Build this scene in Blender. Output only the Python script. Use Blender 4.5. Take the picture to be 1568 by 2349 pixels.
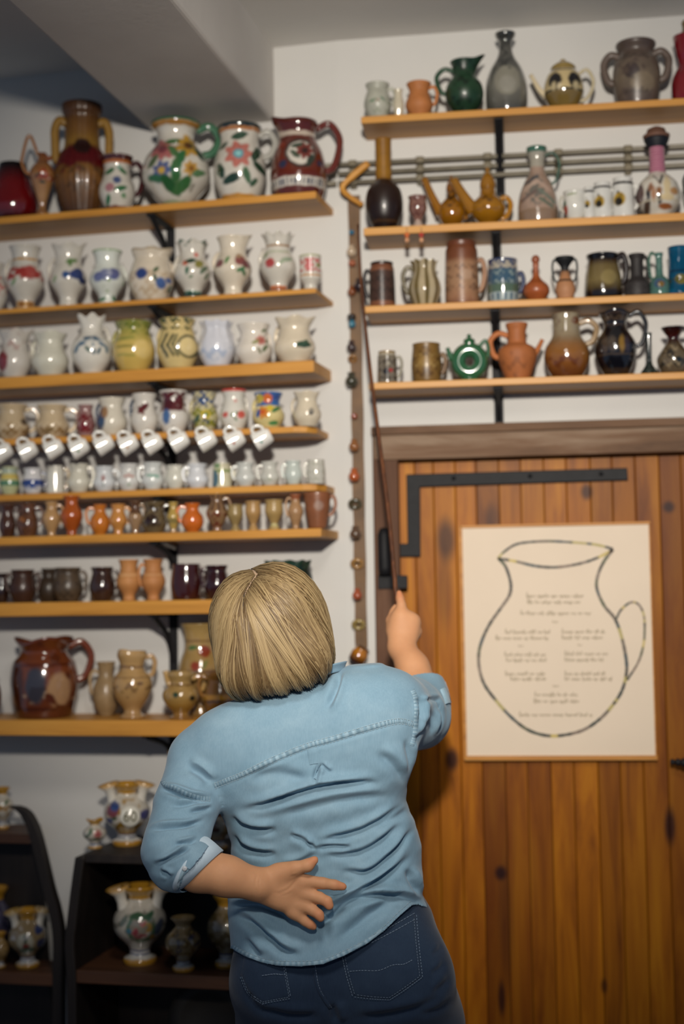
import bpy, bmesh, math, random
import numpy as np
from mathutils import Vector, Matrix
from mathutils.bvhtree import BVHTree
from mathutils.geometry import delaunay_2d_cdt

for o in list(bpy.data.objects):
    bpy.data.objects.remove(o)
scene = bpy.context.scene
COL = scene.collection

# ------------------------------------------------------------------ camera
FPX, CX, CY = 3267.0, 784.0, 1174.5
CAM_Z = 1.50
YAW, PITCH, ROLL = math.radians(7.0), math.radians(3.65), math.radians(-0.92)
LEFT_BEND = math.radians(6.0)
WALL_Y = 3.72
_f = Vector((-math.sin(YAW) * math.cos(PITCH), math.cos(YAW) * math.cos(PITCH), math.sin(PITCH)))
_r = Vector((math.cos(YAW), math.sin(YAW), 0))
_u = _r.cross(_f)
CF = _f
CR = _r * math.cos(ROLL) + _u * math.sin(ROLL)
CU = -_r * math.sin(ROLL) + _u * math.cos(ROLL)
CAM = Vector((0, 0, CAM_Z))
cam_data = bpy.data.cameras.new('camera')
cam = bpy.data.objects.new('camera', cam_data)
COL.objects.link(cam)
cam.matrix_world = Matrix(((CR.x, CU.x, -CF.x, CAM.x), (CR.y, CU.y, -CF.y, CAM.y), (CR.z, CU.z, -CF.z, CAM.z), (0, 0, 0, 1)))
cam_data.sensor_fit = 'HORIZONTAL'
cam_data.sensor_width = 24.0
cam_data.lens = FPX / 1568.0 * 24.0
cam_data.clip_start = 0.05
cam_data.dof.use_dof = True
cam_data.dof.focus_distance = 2.85
cam_data.dof.aperture_fstop = 1.4
scene.camera = cam

# ------------------------------------------------------------------ light
world = bpy.data.worlds.new('world')
scene.world = world
world.use_nodes = True
world.node_tree.nodes['Background'].inputs[0].default_value = (0.52, 0.68, 0.95, 1)
world.node_tree.nodes['Background'].inputs[1].default_value = 0.22

def area_light(name, loc, target, size, power, color, shape='DISK'):
    d = bpy.data.lights.new(name, 'AREA')
    d.shape = shape
    d.size = size
    d.energy = power
    d.color = color
    o = bpy.data.objects.new(name, d)
    COL.objects.link(o)
    o.location = loc
    o.rotation_euler = (Vector(target) - Vector(loc)).to_track_quat('-Z', 'Y').to_euler()
    return o

def spot_light(name, loc, target, radius, power, color, angle, blend):
    d = bpy.data.lights.new(name, 'SPOT')
    d.shadow_soft_size = radius
    d.energy = power
    d.color = color
    d.spot_size = math.radians(angle)
    d.spot_blend = blend
    o = bpy.data.objects.new(name, d)
    COL.objects.link(o)
    o.location = loc
    o.rotation_euler = (Vector(target) - Vector(loc)).to_track_quat('-Z', 'Y').to_euler()
    return o

spot_light('room_lamp', (0.02, -0.25, 2.38), (-0.22, 3.7, 2.0), 0.085, 610, (1.0, 0.92, 0.81), 50, 1.0)
area_light('overhead_fill', (-0.10, 1.25, 2.85), (-0.40, 2.6, 1.1), 0.45, 6, (1.0, 0.94, 0.86)).data.spread = math.radians(95)  # added fill from overhead, brightens the person and models the shirt folds

vs = scene.view_settings
vs.view_transform = 'Standard'
vs.look = 'None'
vs.gamma = 1.0
vs.use_curve_mapping = False
vs.exposure = 0.0

# ------------------------------------------------------------------ pixel helpers
def ray(px, py):
    return CF + CR * ((px - CX) / FPX) - CU * ((py - CY) / FPX)

def at_depth(px, py, d):
    return CAM + ray(px, py) * d

def project(p):
    v = Vector(p) - CAM
    d = v.dot(CF)
    return CX + FPX * v.dot(CR) / d, CY - FPX * v.dot(CU) / d, d

# two wall planes: right one along x at y = WALL_Y, left one turned away by LEFT_BEND
_d = ray(786, 900)
BEND = Vector((CAM.x + _d.x * WALL_Y / _d.y, WALL_Y, 0))
EU = {'R': Vector((1, 0, 0)), 'L': Vector((math.cos(LEFT_BEND), -math.sin(LEFT_BEND), 0))}
EN = {'R': Vector((0, -1, 0)), 'L': Vector((-math.sin(LEFT_BEND), -math.cos(LEFT_BEND), 0))}
ROT = {'R': 0.0, 'L': -LEFT_BEND}

def W(side, u, off, z):
    return BEND + EU[side] * u + EN[side] * off + Vector((0, 0, z))

def hit(side, px, py, off=0.0):
    """pixel -> (u, z) on the plane parallel to the wall at distance off in front of it"""
    n = EN[side]
    p0 = BEND + n * off
    r = ray(px, py)
    t = (p0 - CAM).dot(n) / r.dot(n)
    p = CAM + r * t
    return (p - BEND).dot(EU[side]), p.z

def hit_z(px, py, z):
    r = ray(px, py)
    return CAM + r * ((z - CAM.z) / r.z)

# ------------------------------------------------------------------ colour + materials
def lin(c):
    return c / 12.92 if c <= 0.04045 else ((c + 0.055) / 1.055) ** 2.4

def hexc(h):
    h = h.lstrip('#')
    if len(h) == 3:
        h = ''.join(q * 2 for q in h)
    return tuple(lin(int(h[i:i + 2], 16) / 255.0) for i in (0, 2, 4))

class NT:
    def __init__(self, name):
        self.m = bpy.data.materials.new(name)
        self.m.use_nodes = True
        self.t = self.m.node_tree
        self.b = self.t.nodes['Principled BSDF']
    def n(self, typ, **kw):
        nd = self.t.nodes.new(typ)
        for k, v in kw.items():
            if k.startswith('i_'):
                key = k[2:].replace('_', ' ')
                nd.inputs[key].default_value = v
            else:
                setattr(nd, k, v)
        return nd
    def l(self, a, b):
        self.t.links.new(a, b)
    def coords(self, scale=(1, 1, 1), kind='Object'):
        tc = self.n('ShaderNodeTexCoord')
        mp = self.n('ShaderNodeMapping')
        mp.inputs['Scale'].default_value = scale
        self.l(tc.outputs[kind], mp.inputs['Vector'])
        return mp.outputs[0]
    def noise(self, vec, scale, detail=4, rough=0.55, dist=0.0):
        nd = self.n('ShaderNodeTexNoise')
        nd.inputs['Scale'].default_value = scale
        nd.inputs['Detail'].default_value = detail
        nd.inputs['Roughness'].default_value = rough
        nd.inputs['Distortion'].default_value = dist
        self.l(vec, nd.inputs['Vector'])
        return nd.outputs[0]
    def ramp(self, fac, stops):
        nd = self.n('ShaderNodeValToRGB')
        e = nd.color_ramp.elements
        while len(e) < len(stops):
            e.new(0.5)
        for el, (p, c) in zip(e, stops):
            el.position = p
            el.color = (*c, 1)
        self.l(fac, nd.inputs[0])
        return nd.outputs[0]
    def mix(self, fac, a, b, mode='MIX'):
        nd = self.n('ShaderNodeMix', data_type='RGBA', blend_type=mode)
        for sock, v in ((nd.inputs[0], fac), (nd.inputs[6], a), (nd.inputs[7], b)):
            if isinstance(v, (int, float)):
                sock.default_value = v
            elif isinstance(v, tuple):
                sock.default_value = (*v[:3], 1)
            else:
                self.l(v, sock)
        return nd.outputs[2]
    def bump(self, h, strength=0.3, dist=0.01):
        nd = self.n('ShaderNodeBump')
        nd.inputs['Strength'].default_value = strength
        nd.inputs['Distance'].default_value = dist
        self.l(h, nd.inputs['Height'])
        self.l(nd.outputs[0], self.b.inputs['Normal'])
    def set(self, **kw):
        for k, v in kw.items():
            k = k.replace('_', ' ')
            s = self.b.inputs[k]
            if isinstance(v, tuple):
                s.default_value = (*v[:3], 1) if len(s.default_value) == 4 else v
            elif isinstance(v, (int, float)):
                s.default_value = v
            else:
                self.l(v, s)
        return self

MAT = {}

def mk_plaster(name, c0, c1, rough=0.85):
    m = NT(name)
    v = m.coords()
    n1 = m.noise(v, 1.7, 5)
    n2 = m.noise(v, 60, 3)
    m.set(Base_Color=m.ramp(n1, [(0.3, c0), (0.7, c1)]), Roughness=rough)
    m.bump(n2, 0.12, 0.004)
    return m.m

def mk_wood(name, c0, c1, c2, axis='x', rough=0.5, scale=1.0, spec=0.4):
    m = NT(name)
    s = {'x': (1.2, 14, 14), 'z': (14, 14, 1.2), 'y': (14, 1.2, 14)}[axis]
    v = m.coords(tuple(q * scale for q in s))
    n1 = m.noise(v, 2.0, 6, 0.6, 0.6)
    v2 = m.coords(tuple(q * scale * 0.5 for q in s))
    n2 = m.noise(v2, 1.3, 2)
    col = m.ramp(n1, [(0.30, c0), (0.52, c1), (0.75, c2)])
    col = m.mix(m.ramp(n2, [(0.45, (0, 0, 0)), (0.8, (0.5, 0.5, 0.5))]), col, c0)
    m.set(Base_Color=col, Roughness=rough, Specular_IOR_Level=spec)
    m.bump(n1, 0.15, 0.002)
    return m.m

def mk_attr(name, rough, coat=0.0, spec=0.5, metallic=0.0, trans=0.0, bump=0.0, var=0.12):
    m = NT(name)
    a = m.n('ShaderNodeAttribute', attribute_name='Col')
    v = m.coords()
    n1 = m.noise(v, 38, 4)
    col = m.mix(1.0, a.outputs[0], m.ramp(n1, [(0.3, (1 - var,) * 3), (0.7, (1.0, 1.0, 1.0))]), 'MULTIPLY')
    m.set(Base_Color=col, Roughness=rough, Coat_Weight=coat, Coat_Roughness=0.035, Specular_IOR_Level=spec,
          Metallic=metallic, Transmission_Weight=trans)
    if bump:
        m.bump(m.noise(v, 160, 3), bump, 0.002)
    return m.m

def mk_flat(name, c, rough=0.6, metallic=0.0, var=0.2, nscale=30, bump=0.1, spec=0.5):
    m = NT(name)
    v = m.coords()
    n1 = m.noise(v, nscale, 4)
    m.set(Base_Color=m.ramp(n1, [(0.3, tuple(q * (1 - var) for q in c)), (0.7, c)]), Roughness=rough, Metallic=metallic, Specular_IOR_Level=spec)
    if bump:
        m.bump(n1, bump, 0.003)
    return m.m

MAT['wall'] = mk_plaster('white plaster', (0.54, 0.53, 0.51), (0.60, 0.59, 0.565))
MAT['ceiling'] = mk_plaster('grey white ceiling plaster', (0.66, 0.64, 0.60), (0.74, 0.72, 0.68))
MAT['beam'] = mk_plaster('grey beam plaster', (0.48, 0.45, 0.42), (0.62, 0.59, 0.55))
MAT['floor'] = mk_flat('dark floor', (0.10, 0.075, 0.06), 0.6)
MAT['shelf'] = mk_wood('pine shelf', hexc('#a06c26'), hexc('#c08738'), hexc('#cf9845'), 'x', 0.45, 0.6)
MAT['iron'] = mk_flat('black iron', (0.010, 0.010, 0.012), 0.6, 0.0, 0.4, 40, 0.2, 0.25)
MAT['brass'] = mk_flat('dull brass', (0.17, 0.14, 0.085), 0.5, 0.1, 0.4, 60)
MAT['pipe'] = mk_flat('grey brown pipe', (0.24, 0.215, 0.165), 0.5, 0.0, 0.3, 20)
MAT['glaze'] = mk_attr('glazed ceramic', 0.14, 1.0, 0.5)
MAT['matte'] = mk_attr('bare clay', 0.6, 0.0, 0.35, bump=0.25, var=0.2)
MAT['satin'] = mk_attr('satin glaze', 0.36, 0.15, 0.45, bump=0.1, var=0.25)
MAT['glass'] = mk_attr('coloured glass', 0.08, 0.3, 0.5, trans=0.55)
MAT['darkwood'] = mk_wood('dark stained wood', hexc('#17120f'), hexc('#241c18'), hexc('#30261f'), 'z', 0.55, 0.8)
MAT['brownwood'] = mk_wood('brown shelf wood', hexc('#3a2418'), hexc('#52331f'), hexc('#684229'), 'x', 0.55, 0.8)
MAT['leather'] = mk_flat('brown leather strap', hexc('#6e4e2a'), 0.6, 0, 0.45, 18, 0.25)
MAT['stick'] = mk_wood('stick wood', hexc('#3a1f10'), hexc('#5a3218'), hexc('#7a4a24'), 'z', 0.5, 3)

# ------------------------------------------------------------------ object helpers
def mesh_obj(name, verts, faces, mat, parent=None, cols=None, smooth=True, loc=None, rotz=0.0):
    me = bpy.data.meshes.new(name)
    if isinstance(verts, np.ndarray):
        verts = verts.tolist()
    if isinstance(faces, np.ndarray):
        faces = faces.tolist()
    me.from_pydata(verts, [], faces)
    me.update()
    if cols is not None:
        at = me.color_attributes.new('Col', 'FLOAT_COLOR', 'POINT')
        c = np.ones((len(verts), 4), dtype=np.float32)
        c[:, :3] = np.asarray(cols, dtype=np.float32).reshape(-1, 3) if np.ndim(cols) > 1 else np.array(cols, dtype=np.float32)[None, :]
        at.data.foreach_set('color', c.ravel())
    if smooth:
        me.polygons.foreach_set('use_smooth', [True] * len(me.polygons))
    me.materials.append(MAT[mat] if isinstance(mat, str) else mat)
    o = bpy.data.objects.new(name, me)
    COL.objects.link(o)
    if parent:
        o.parent = parent
    if loc is not None:
        o.location = loc
    o.rotation_euler = (0, 0, rotz)
    return o

def tag(o, label, cat, group=None, kind=None):
    if label: o['label'] = label
    if cat: o['category'] = cat
    if group: o['group'] = group
    if kind: o['kind'] = kind
    return o

def thing(name, label, cat, loc=(0, 0, 0), rotz=0.0, group=None):
    o = bpy.data.objects.new(name, None)
    o.empty_display_size = 0.05
    COL.objects.link(o)
    o.location = loc
    o.rotation_euler = (0, 0, rotz)
    return tag(o, label, cat, group)

def box(x0, x1, y0, y1, z0, z1, bev=0.0):
    """verts/faces of a box, optionally bevelled"""
    bm = bmesh.new()
    bmesh.ops.create_cube(bm, size=1)
    for v in bm.verts:
        v.co = Vector((x0 + (v.co.x + .5) * (x1 - x0), y0 + (v.co.y + .5) * (y1 - y0), z0 + (v.co.z + .5) * (z1 - z0)))
    if bev:
        bmesh.ops.bevel(bm, geom=bm.edges[:], offset=bev, segments=2, affect='EDGES', profile=0.5)
    vs_ = [tuple(v.co) for v in bm.verts]
    bm.verts.index_update()
    fs = [[v.index for v in f.verts] for f in bm.faces]
    bm.free()
    return vs_, fs

def merge(parts):
    V, F = [], []
    for v, f in parts:
        o = len(V)
        V += [tuple(q) for q in v]
        F += [[i + o for i in q] for q in f]
    return V, F

def tube(pts, radii, n=8, flat=1.0, caps=True, up=(0, 0, 1)):
    """swept tube; flat squeezes the section along the binormal"""
    pts = [Vector(p) for p in pts]
    if isinstance(radii, (int, float)):
        radii = [radii] * len(pts)
    V, F = [], []
    prev = None
    for i, p in enumerate(pts):
        t = (pts[min(i + 1, len(pts) - 1)] - pts[max(i - 1, 0)]).normalized()
        if prev is None:
            a = Vector(up)
            if abs(a.dot(t)) > 0.95:
                a = Vector((1, 0, 0))
            nrm = (a - t * a.dot(t)).normalized()
        else:
            nrm = (prev - t * prev.dot(t)).normalized()
        prev = nrm
        b = t.cross(nrm)
        for k in range(n):
            a = 2 * math.pi * k / n
            V.append(tuple(p + nrm * (math.cos(a) * radii[i]) + b * (math.sin(a) * radii[i] * flat)))
    for i in range(len(pts) - 1):
        for k in range(n):
            k2 = (k + 1) % n
            F.append([i * n + k, i * n + k2, (i + 1) * n + k2, (i + 1) * n + k])
    if caps:
        F.append(list(range(n))[::-1])
        F.append([(len(pts) - 1) * n + k for k in range(n)])
    return V, F

def spline(pts, n=8):
    """Catmull-Rom through points -> dense list"""
    P = [np.array(p, dtype=float) for p in pts]
    P = [2 * P[0] - P[1]] + P + [2 * P[-1] - P[-2]]
    out = []
    for i in range(1, len(P) - 2):
        for k in range(n):
            t = k / n
            a, b, c, d = P[i - 1], P[i], P[i + 1], P[i + 2]
            out.append(0.5 * ((2 * b) + (c - a) * t + (2 * a - 5 * b + 4 * c - d) * t * t + (-a + 3 * b - 3 * c + d) * t ** 3))
    out.append(P[-2])
    return out

def lathe(prof, n=32, sx=1.0):
    V, F = [], []
    for r, z in prof:
        for k in range(n):
            a = 2 * math.pi * k / n
            V.append((r * math.sin(a), -r * math.cos(a), z))
    for i in range(len(prof) - 1):
        for k in range(n):
            k2 = (k + 1) % n
            F.append([i * n + k, i * n + k2, (i + 1) * n + k2, (i + 1) * n + k])
    return V, F
# ================================================================== THE ROOM
def struct(name, verts, faces, mat, parent=None, smooth=False, label=None):
    o = mesh_obj(name, verts, faces, mat, parent, smooth=smooth)
    if not parent:
        o['kind'] = 'structure'
    if label:
        o['label'] = label
    return o

DOOR_PX_L, DOOR_TOP = 858, 985
du0, _ = hit('R', DOOR_PX_L, 1300)
_, dz1 = hit('R', 1200, 978)
door_w = 0.93
du1 = du0 + door_w
CEIL = [hit('R', 1568, 30)[1], hit('R', 640, 103)[1]]
CEIL_Z = 0.5 * (CEIL[0] + CEIL[1])

def wall_piece(side, u0, u1, z0, z1, th=0.12):
    a = [W(side, u, o, z) for o in (0, -th) for u in (u0, u1) for z in (z0, z1)]
    f = [[0, 2, 3, 1], [4, 5, 7, 6], [0, 1, 5, 4], [2, 6, 7, 3], [1, 3, 7, 5], [0, 4, 6, 2]]
    return [tuple(v) for v in a], f

v, f = merge([wall_piece('R', 0, du0, 0, 3.2), wall_piece('R', du0, du1, dz1, 3.2), wall_piece('R', du1, 2.6, 0, 3.2)])
struct('wall_right', v, f, 'wall')
v, f = wall_piece('L', -2.8, 0.0, 0, 3.2)
struct('wall_left', v, f, 'wall')
v, f = box(-3.6, 2.9, -1.5, WALL_Y + 0.5, -0.1, 0.0)
struct('floor', v, f, 'floor')
# ceiling: slightly out of level, as the old house shows
cz = lambda x: CEIL_Z + 0.0 * x
uR, zR = hit('R', 1568, 30)
uL, zL = hit('R', 640, 103)
xR, xL = W('R', uR, 0, 0).x, W('R', uL, 0, 0).x
sl = (zR - zL) / (xR - xL)
V8 = []
for dz in (0, 0.12):
    for x, y in ((-3.6, -1.5), (2.9, -1.5), (2.9, WALL_Y + 0.6), (-3.6, WALL_Y + 0.6)):
        V8.append((x, y, zL + sl * 0.6 * (x - xL) + dz))
struct('ceiling', V8, [[0, 3, 2, 1], [4, 5, 6, 7], [0, 1, 5, 4], [1, 2, 6, 5], [2, 3, 7, 6], [3, 0, 4, 7]], 'ceiling')
# plaster beam running out of the left wall; its lower edges follow the photo at the wall
bu0, bz0 = hit('L', 346, 291)
bu1, bz1 = hit('L', 629, 293)
bz = 0.5 * (bz0 + bz1)
# direction of the beam away from the wall: from pixels of its edges on the plane z = bz
a1 = hit_z(385, 0, bz); a0 = W('L', bu1, 0, bz)
b1 = hit_z(27, 0, bz); b0 = W('L', bu0, 0, bz)
d1 = (a1 - a0); d2 = (b1 - b0)
dd = (d1.normalized() + d2.normalized()).normalized()
back = EN['L'] * -0.05
pA0, pB0 = a0 + back, b0 + back
pA1, pB1 = a0 + dd * 2.6, b0 + dd * 2.6
bv = [pB0, pA0, pA1, pB1]
bv = [tuple(q) for q in bv] + [(q.x, q.y, bz + 0.75) for q in bv]
beam = mesh_obj('ceiling_beam', bv, [[0, 1, 2, 3][::-1], [4, 5, 6, 7], [0, 1, 5, 4], [1, 2, 6, 5], [2, 3, 7, 6], [3, 0, 4, 7]], 'beam', smooth=False)
beam['kind'] = 'structure'
bvm = beam.modifiers.new('bevel', 'BEVEL'); bvm.width = 0.012; bvm.segments = 3

# ------------------------------------------------------------------ door
def mk_door_wood():
    m = NT('amber door planks')
    v = m.coords((9, 9, 0.9), 'Object')
    oi = m.n('ShaderNodeObjectInfo')
    add = m.n('ShaderNodeVectorMath', operation='ADD')
    m.l(v, add.inputs[0])
    sc = m.n('ShaderNodeVectorMath', operation='SCALE')
    cmb = m.n('ShaderNodeCombineXYZ')
    for i in range(3):
        m.l(oi.outputs['Random'], cmb.inputs[i])
    m.l(cmb.outputs[0], sc.inputs[0]); sc.inputs['Scale'].default_value = 40
    m.l(sc.outputs[0], add.inputs[1])
    n1 = m.noise(add.outputs[0], 2.2, 6, 0.6, 0.8)
    n2 = m.noise(add.outputs[0], 0.7, 3, 0.5, 0.3)
    col = m.ramp(n1, [(0.28, hexc('#693505')), (0.5, hexc('#9a5a0a')), (0.72, hexc('#b37312'))])
    col = m.mix(m.ramp(n2, [(0.5, (0, 0, 0)), (0.75, (0.75, 0.75, 0.75))]), col, hexc('#642c08'))
    hv = m.n('ShaderNodeHueSaturation')
    mr = m.n('ShaderNodeMapRange')
    mr.inputs[3].default_value = 0.72; mr.inputs[4].default_value = 1.12
    m.l(oi.outputs['Random'], mr.inputs[0])
    m.l(mr.outputs[0], hv.inputs['Value'])
    m.l(col, hv.inputs['Color'])
    col = hv.outputs[0]
    # knots at their places on the door (world position)
    geo = m.n('ShaderNodeNewGeometry')
    for (px, py, rx, rz, a) in ((1022, 1238, 20, 48, .8), (1345, 1128, 13, 18, .85), (1533, 1163, 13, 13, .9), (1128, 1195, 16, 40, .6), (1036, 1742, 15, 25, .9),
                                (1148, 2003, 13, 16, .95), (1150, 2290, 8, 38, .85), (1536, 1895, 12, 40, .9), (1385, 2262, 7, 16, .7), (1160, 2110, 16, 130, .35), (1020, 1350, 16, 90, .35)):
        u, z = hit('R', px, py, -0.03)
        c = W('R', u, -0.03, z)
        s = 3.72 / FPX
        sub = m.n('ShaderNodeVectorMath', operation='SUBTRACT')
        m.l(geo.outputs['Position'], sub.inputs[0]); sub.inputs[1].default_value = tuple(c)
        mul = m.n('ShaderNodeVectorMath', operation='MULTIPLY')
        m.l(sub.outputs[0], mul.inputs[0]); mul.inputs[1].default_value = (1 / (rx * s), 0.0, 1 / (rz * s))
        ln = m.n('ShaderNodeVectorMath', operation='LENGTH')
        m.l(mul.outputs[0], ln.inputs[0])
        fr = m.n('ShaderNodeMapRange', interpolation_type='SMOOTHSTEP')
        fr.inputs[1].default_value = 0.45; fr.inputs[2].default_value = 1.5
        fr.inputs[3].default_value = a; fr.inputs[4].default_value = 0.0
        m.l(ln.outputs['Value'], fr.inputs[0])
        col = m.mix(fr.outputs[0], col, hexc('#22090c'))
    m.set(Base_Color=col, Roughness=0.45, Specular_IOR_Level=0.16)
    m.bump(n1, 0.12, 0.002)
    return m.m
MAT['door'] = mk_door_wood()
MAT['frame'] = mk_wood('weathered door frame', hexc('#4c3626'), hexc('#6e523c'), hexc('#8f7a66'), 'x', 0.75, 1.0)
MAT['framez'] = mk_wood('weathered door post', hexc('#4a2f20'), hexc('#5e3f2b'), hexc('#745540'), 'z', 0.75, 1.0)

door = thing('door_1', None, None, tuple(W('R', du0, 0, 0)))
door['kind'] = 'structure'
def door_part(name, v, f, mat, smooth=False, parent=door, bev=0.0):
    o = mesh_obj(name, v, f, mat, parent, smooth=smooth)
    if bev:
        b = o.modifiers.new('bevel', 'BEVEL'); b.width = bev; b.segments = 2
    return o
leaf_u, leaf_z = hit('R', 912, 1200, -0.03)
_, leaf_top = hit('R', 1200, 1040, -0.01)
lu = leaf_u - du0
fw = lu
door_part('door_post', *box(0.002, fw + 0.006, -0.012, 0.10, 0, dz1 - 0.002), 'framez', bev=0.004)
door_part('door_post', *box(door_w - fw, door_w - 0.002, -0.012, 0.10, 0, dz1 - 0.002), 'framez', bev=0.004)
door_part('door_lintel', *box(0.004, door_w - 0.004, -0.018, 0.10, leaf_top - 0.01, dz1 + 0.001), 'frame', bev=0.004)
door_part('lintel_edge', *box(0.0, door_w, -0.028, -0.014, dz1 - 0.014, dz1 + 0.008), 'frame', bev=0.003)
edges_px = [912, 951, 994, 1044, 1092, 1144, 1194, 1247, 1299, 1354, 1404, 1457, 1512, 1562]
eu = [hit('R', q, 1130, -0.03)[0] - du0 for q in edges_px]
step = (eu[-1] - eu[2]) / 11
while eu[-1] + step * 0.6 < door_w - fw:
    eu.append(eu[-1] + step)
eu[-1] = door_w - fw - 0.002
rnd = random.Random(5)
for a, b in zip(eu[:-1], eu[1:]):
    j = rnd.uniform(-0.0012, 0.0012)
    door_part('plank', *box(a + 0.0005, b - 0.0005, 0.03 + j, 0.055, 0.01, leaf_top - 0.005, 0.0022), 'door', smooth=False)
door_part('plank_backing', *box(fw, door_w - fw, 0.056, 0.07, 0.01, leaf_top - 0.01), 'darkwood')
# iron strap hinge
def flat_px(poly, off, th, side='R', org=du0):
    """extruded polygon given in photo pixels on the wall plane"""
    pts = [hit(side, x, y, off) for x, y in poly]
    V = [(u - org, -off, z) for u, z in pts] + [(u - org, -off + th, z) for u, z in pts]
    n = len(pts)
    F = [list(range(n)), list(range(n, 2 * n))[::-1]] + [[i, i + n, (i + 1) % n + n, (i + 1) % n] for i in range(n)]
    return V, F
hv, hf = flat_px([(931, 1088), (1438, 1073), (1440, 1101), (963, 1117), (964, 1277), (905, 1277), (905, 1247), (934, 1247)][::-1], -0.018, 0.011)
hinge = door_part('strap_hinge', hv, hf, 'iron', bev=0.002)
hinge['label'] = 'black iron cranked strap hinge'
ku, kz0 = hit('R', 884, 1320, 0.005); _, kz1 = hit('R', 884, 1210, 0.005)
kv, kf = lathe([(0, kz0), (0.016, kz0), (0.018, kz0 + 0.02), (0.018, kz1 - 0.02), (0.012, kz1 - .004), (0, kz1)], 14)
kv = [(x + ku - du0, y - 0.022, z) for x, y, z in kv]
mesh_obj('hinge_pin', kv, kf, 'iron', door)
door_part('hinge_plate', *flat_px([(866, 1318), (934, 1320), (934, 1350), (866, 1352)][::-1], 0.016, 0.012), 'iron', bev=0.002)
for px, py in ((1378, 1087), (1215, 1092), (1040, 1097)):
    u, z = hit('R', px, py, -0.016)
    sv, sf = lathe([(0.0, 0.004), (0.003, 0.0035), (0.006, 0.0)], 10)
    mesh_obj('hinge_screw', [(x + u - du0, 0.017 - zz, z + y) for x, y, zz in sv], sf, 'iron', hinge)
# twisted iron handle at the right edge of the leaf
hu, hz = hit('R', 1538, 1748, 0.01)
pts = [(hu - du0 + 0.13 * t, -0.008 - 0.022 * math.sin(t * 3.14), hz - 0.035 * t + 0.012 * math.sin(t * 3.1)) for t in np.linspace(0, 1, 46)]
rad = [0.0045 + 0.009 * math.sin(min(1, 0.08 + t * 1.5) * 1.57) + 0.0022 * math.sin(t * 62) for t in np.linspace(0, 1, 46)]
hd = mesh_obj('door_handle', *tube(pts, rad, 12), 'iron', door)
hd['label'] = 'twisted black iron door handle'
mesh_obj('handle_stem', *tube([(pts[30][0], -0.02, pts[30][2]), (pts[30][0], 0.032, pts[30][2])], 0.007, 10), 'iron', hd)

# ------------------------------------------------------------------ picture on the door
MAT['paper'] = mk_flat('cream paper', hexc('#dccbb6'), 0.8, 0, 0.04, 6, 0.02)
MAT['picwood'] = mk_wood('honey picture frame', hexc('#9a621f'), hexc('#b97d33'), hexc('#c99145'), 'x', 0.5, 1.0)
MAT['ink'] = mk_flat('grey brown ink', hexc('#a3957d'), 0.8, 0, 0.1, 30, 0)
MAT['paint'] = mk_attr('outline paint', 0.55)
OFFP = -0.012
c00 = hit('R', 1067, 1735, OFFP); c11 = hit('R', 1490, 1204, OFFP)
c10 = hit('R', 1499, 1735, OFFP); c01 = hit('R', 1063, 1210, OFFP)
pu0 = 0.5 * (c00[0] + c01[0]); pu1 = 0.5 * (c10[0] + c11[0]); pz0 = 0.5 * (c00[1] + c10[1]); pz1 = 0.5 * (c01[1] + c11[1])
poster = thing('poster', 'cream poster of a jug outline with handwritten verses on the plank door', 'poster', tuple(W('R', pu0, OFFP, pz0)))
PW, PH = pu1 - pu0, pz1 - pz0
mesh_obj('backing_board', *box(-0.006, PW + 0.004, 0.002, 0.016, -0.008, PH + 0.006, 0.001), 'picwood', poster, smooth=False)
mesh_obj('bottom_rail', *box(-0.006, PW + 0.005, -0.006, 0.008, -0.010, 0.002, 0.001), 'picwood', poster, smooth=False)
mesh_obj('side_rail', *box(-0.008, -0.001, -0.004, 0.010, -0.008, PH + 0.006, 0.001), 'picwood', poster, smooth=False)
mesh_obj('top_rail', *box(-0.006, PW + 0.004, -0.004, 0.008, PH, PH + 0.007, 0.001), 'picwood', poster, smooth=False)
mesh_obj('paper_sheet', *box(0, PW, 0.0, 0.0022, 0.001, PH), 'paper', poster, smooth=False)
def pp(x, y):
    """crop pixel of the poster (1040,1180 at 2.97x) -> poster local x,z"""
    u, z = hit('R', 1040 + x / 2.97, 1180 + y / 2.97, OFFP)
    return u - pu0, z - pz0
def ribbon(pts2, wd, y=-0.0006, closed=False):
    V, F = [], []
    n = len(pts2)
    for i, (x, z) in enumerate(pts2):
        a = pts2[max(i - 1, 0)]; b = pts2[min(i + 1, n - 1)]
        tx, tz = b[0] - a[0], b[1] - a[1]
        l = math.hypot(tx, tz) or 1
        w_ = wd[i] if isinstance(wd, list) else wd
        V += [(x - tz / l * w_ / 2, y, z + tx / l * w_ / 2), (x + tz / l * w_ / 2, y, z - tx / l * w_ / 2)]
        if i:
            k = 2 * i
            F.append([k - 2, k - 1, k + 1, k])
    return V, F
outline = [
    ([(300, 300), (350, 250), (440, 200), (620, 183), (800, 190), (960, 205), (1085, 235)], .0045),
    ([(300, 300), (420, 320), (560, 352), (700, 360), (860, 335), (980, 295), (1085, 240)], .0050),
    ([(305, 300), (350, 350), (380, 430), (390, 500), (375, 560), (320, 640), (250, 740), (200, 840), (172, 940), (175, 1050), (210, 1160), (290, 1270), (390, 1380), (500, 1465), (620, 1505), (740, 1505),
      (880, 1470), (1000, 1390), (1090, 1290), (1150, 1190), (1178, 1060), (1165, 930), (1130, 790), (1090, 700), (1030, 630), (985, 540), (972, 470), (990, 390), (1030, 310), (1085, 240)], .0058),
    ([(1105, 715), (1140, 650), (1205, 600), (1260, 615), (1295, 690), (1300, 800), (1290, 900), (1255, 1010), (1180, 1130)], .0042)]
pal = ['#2f3a2e', '#232c28', '#5d5246', '#bfa958', '#454a30', '#6f5d50', '#22383f', '#75665a', '#2c2f28', '#a89a58', '#38332b', '#2a2a26']
rnd = random.Random(3)
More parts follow.
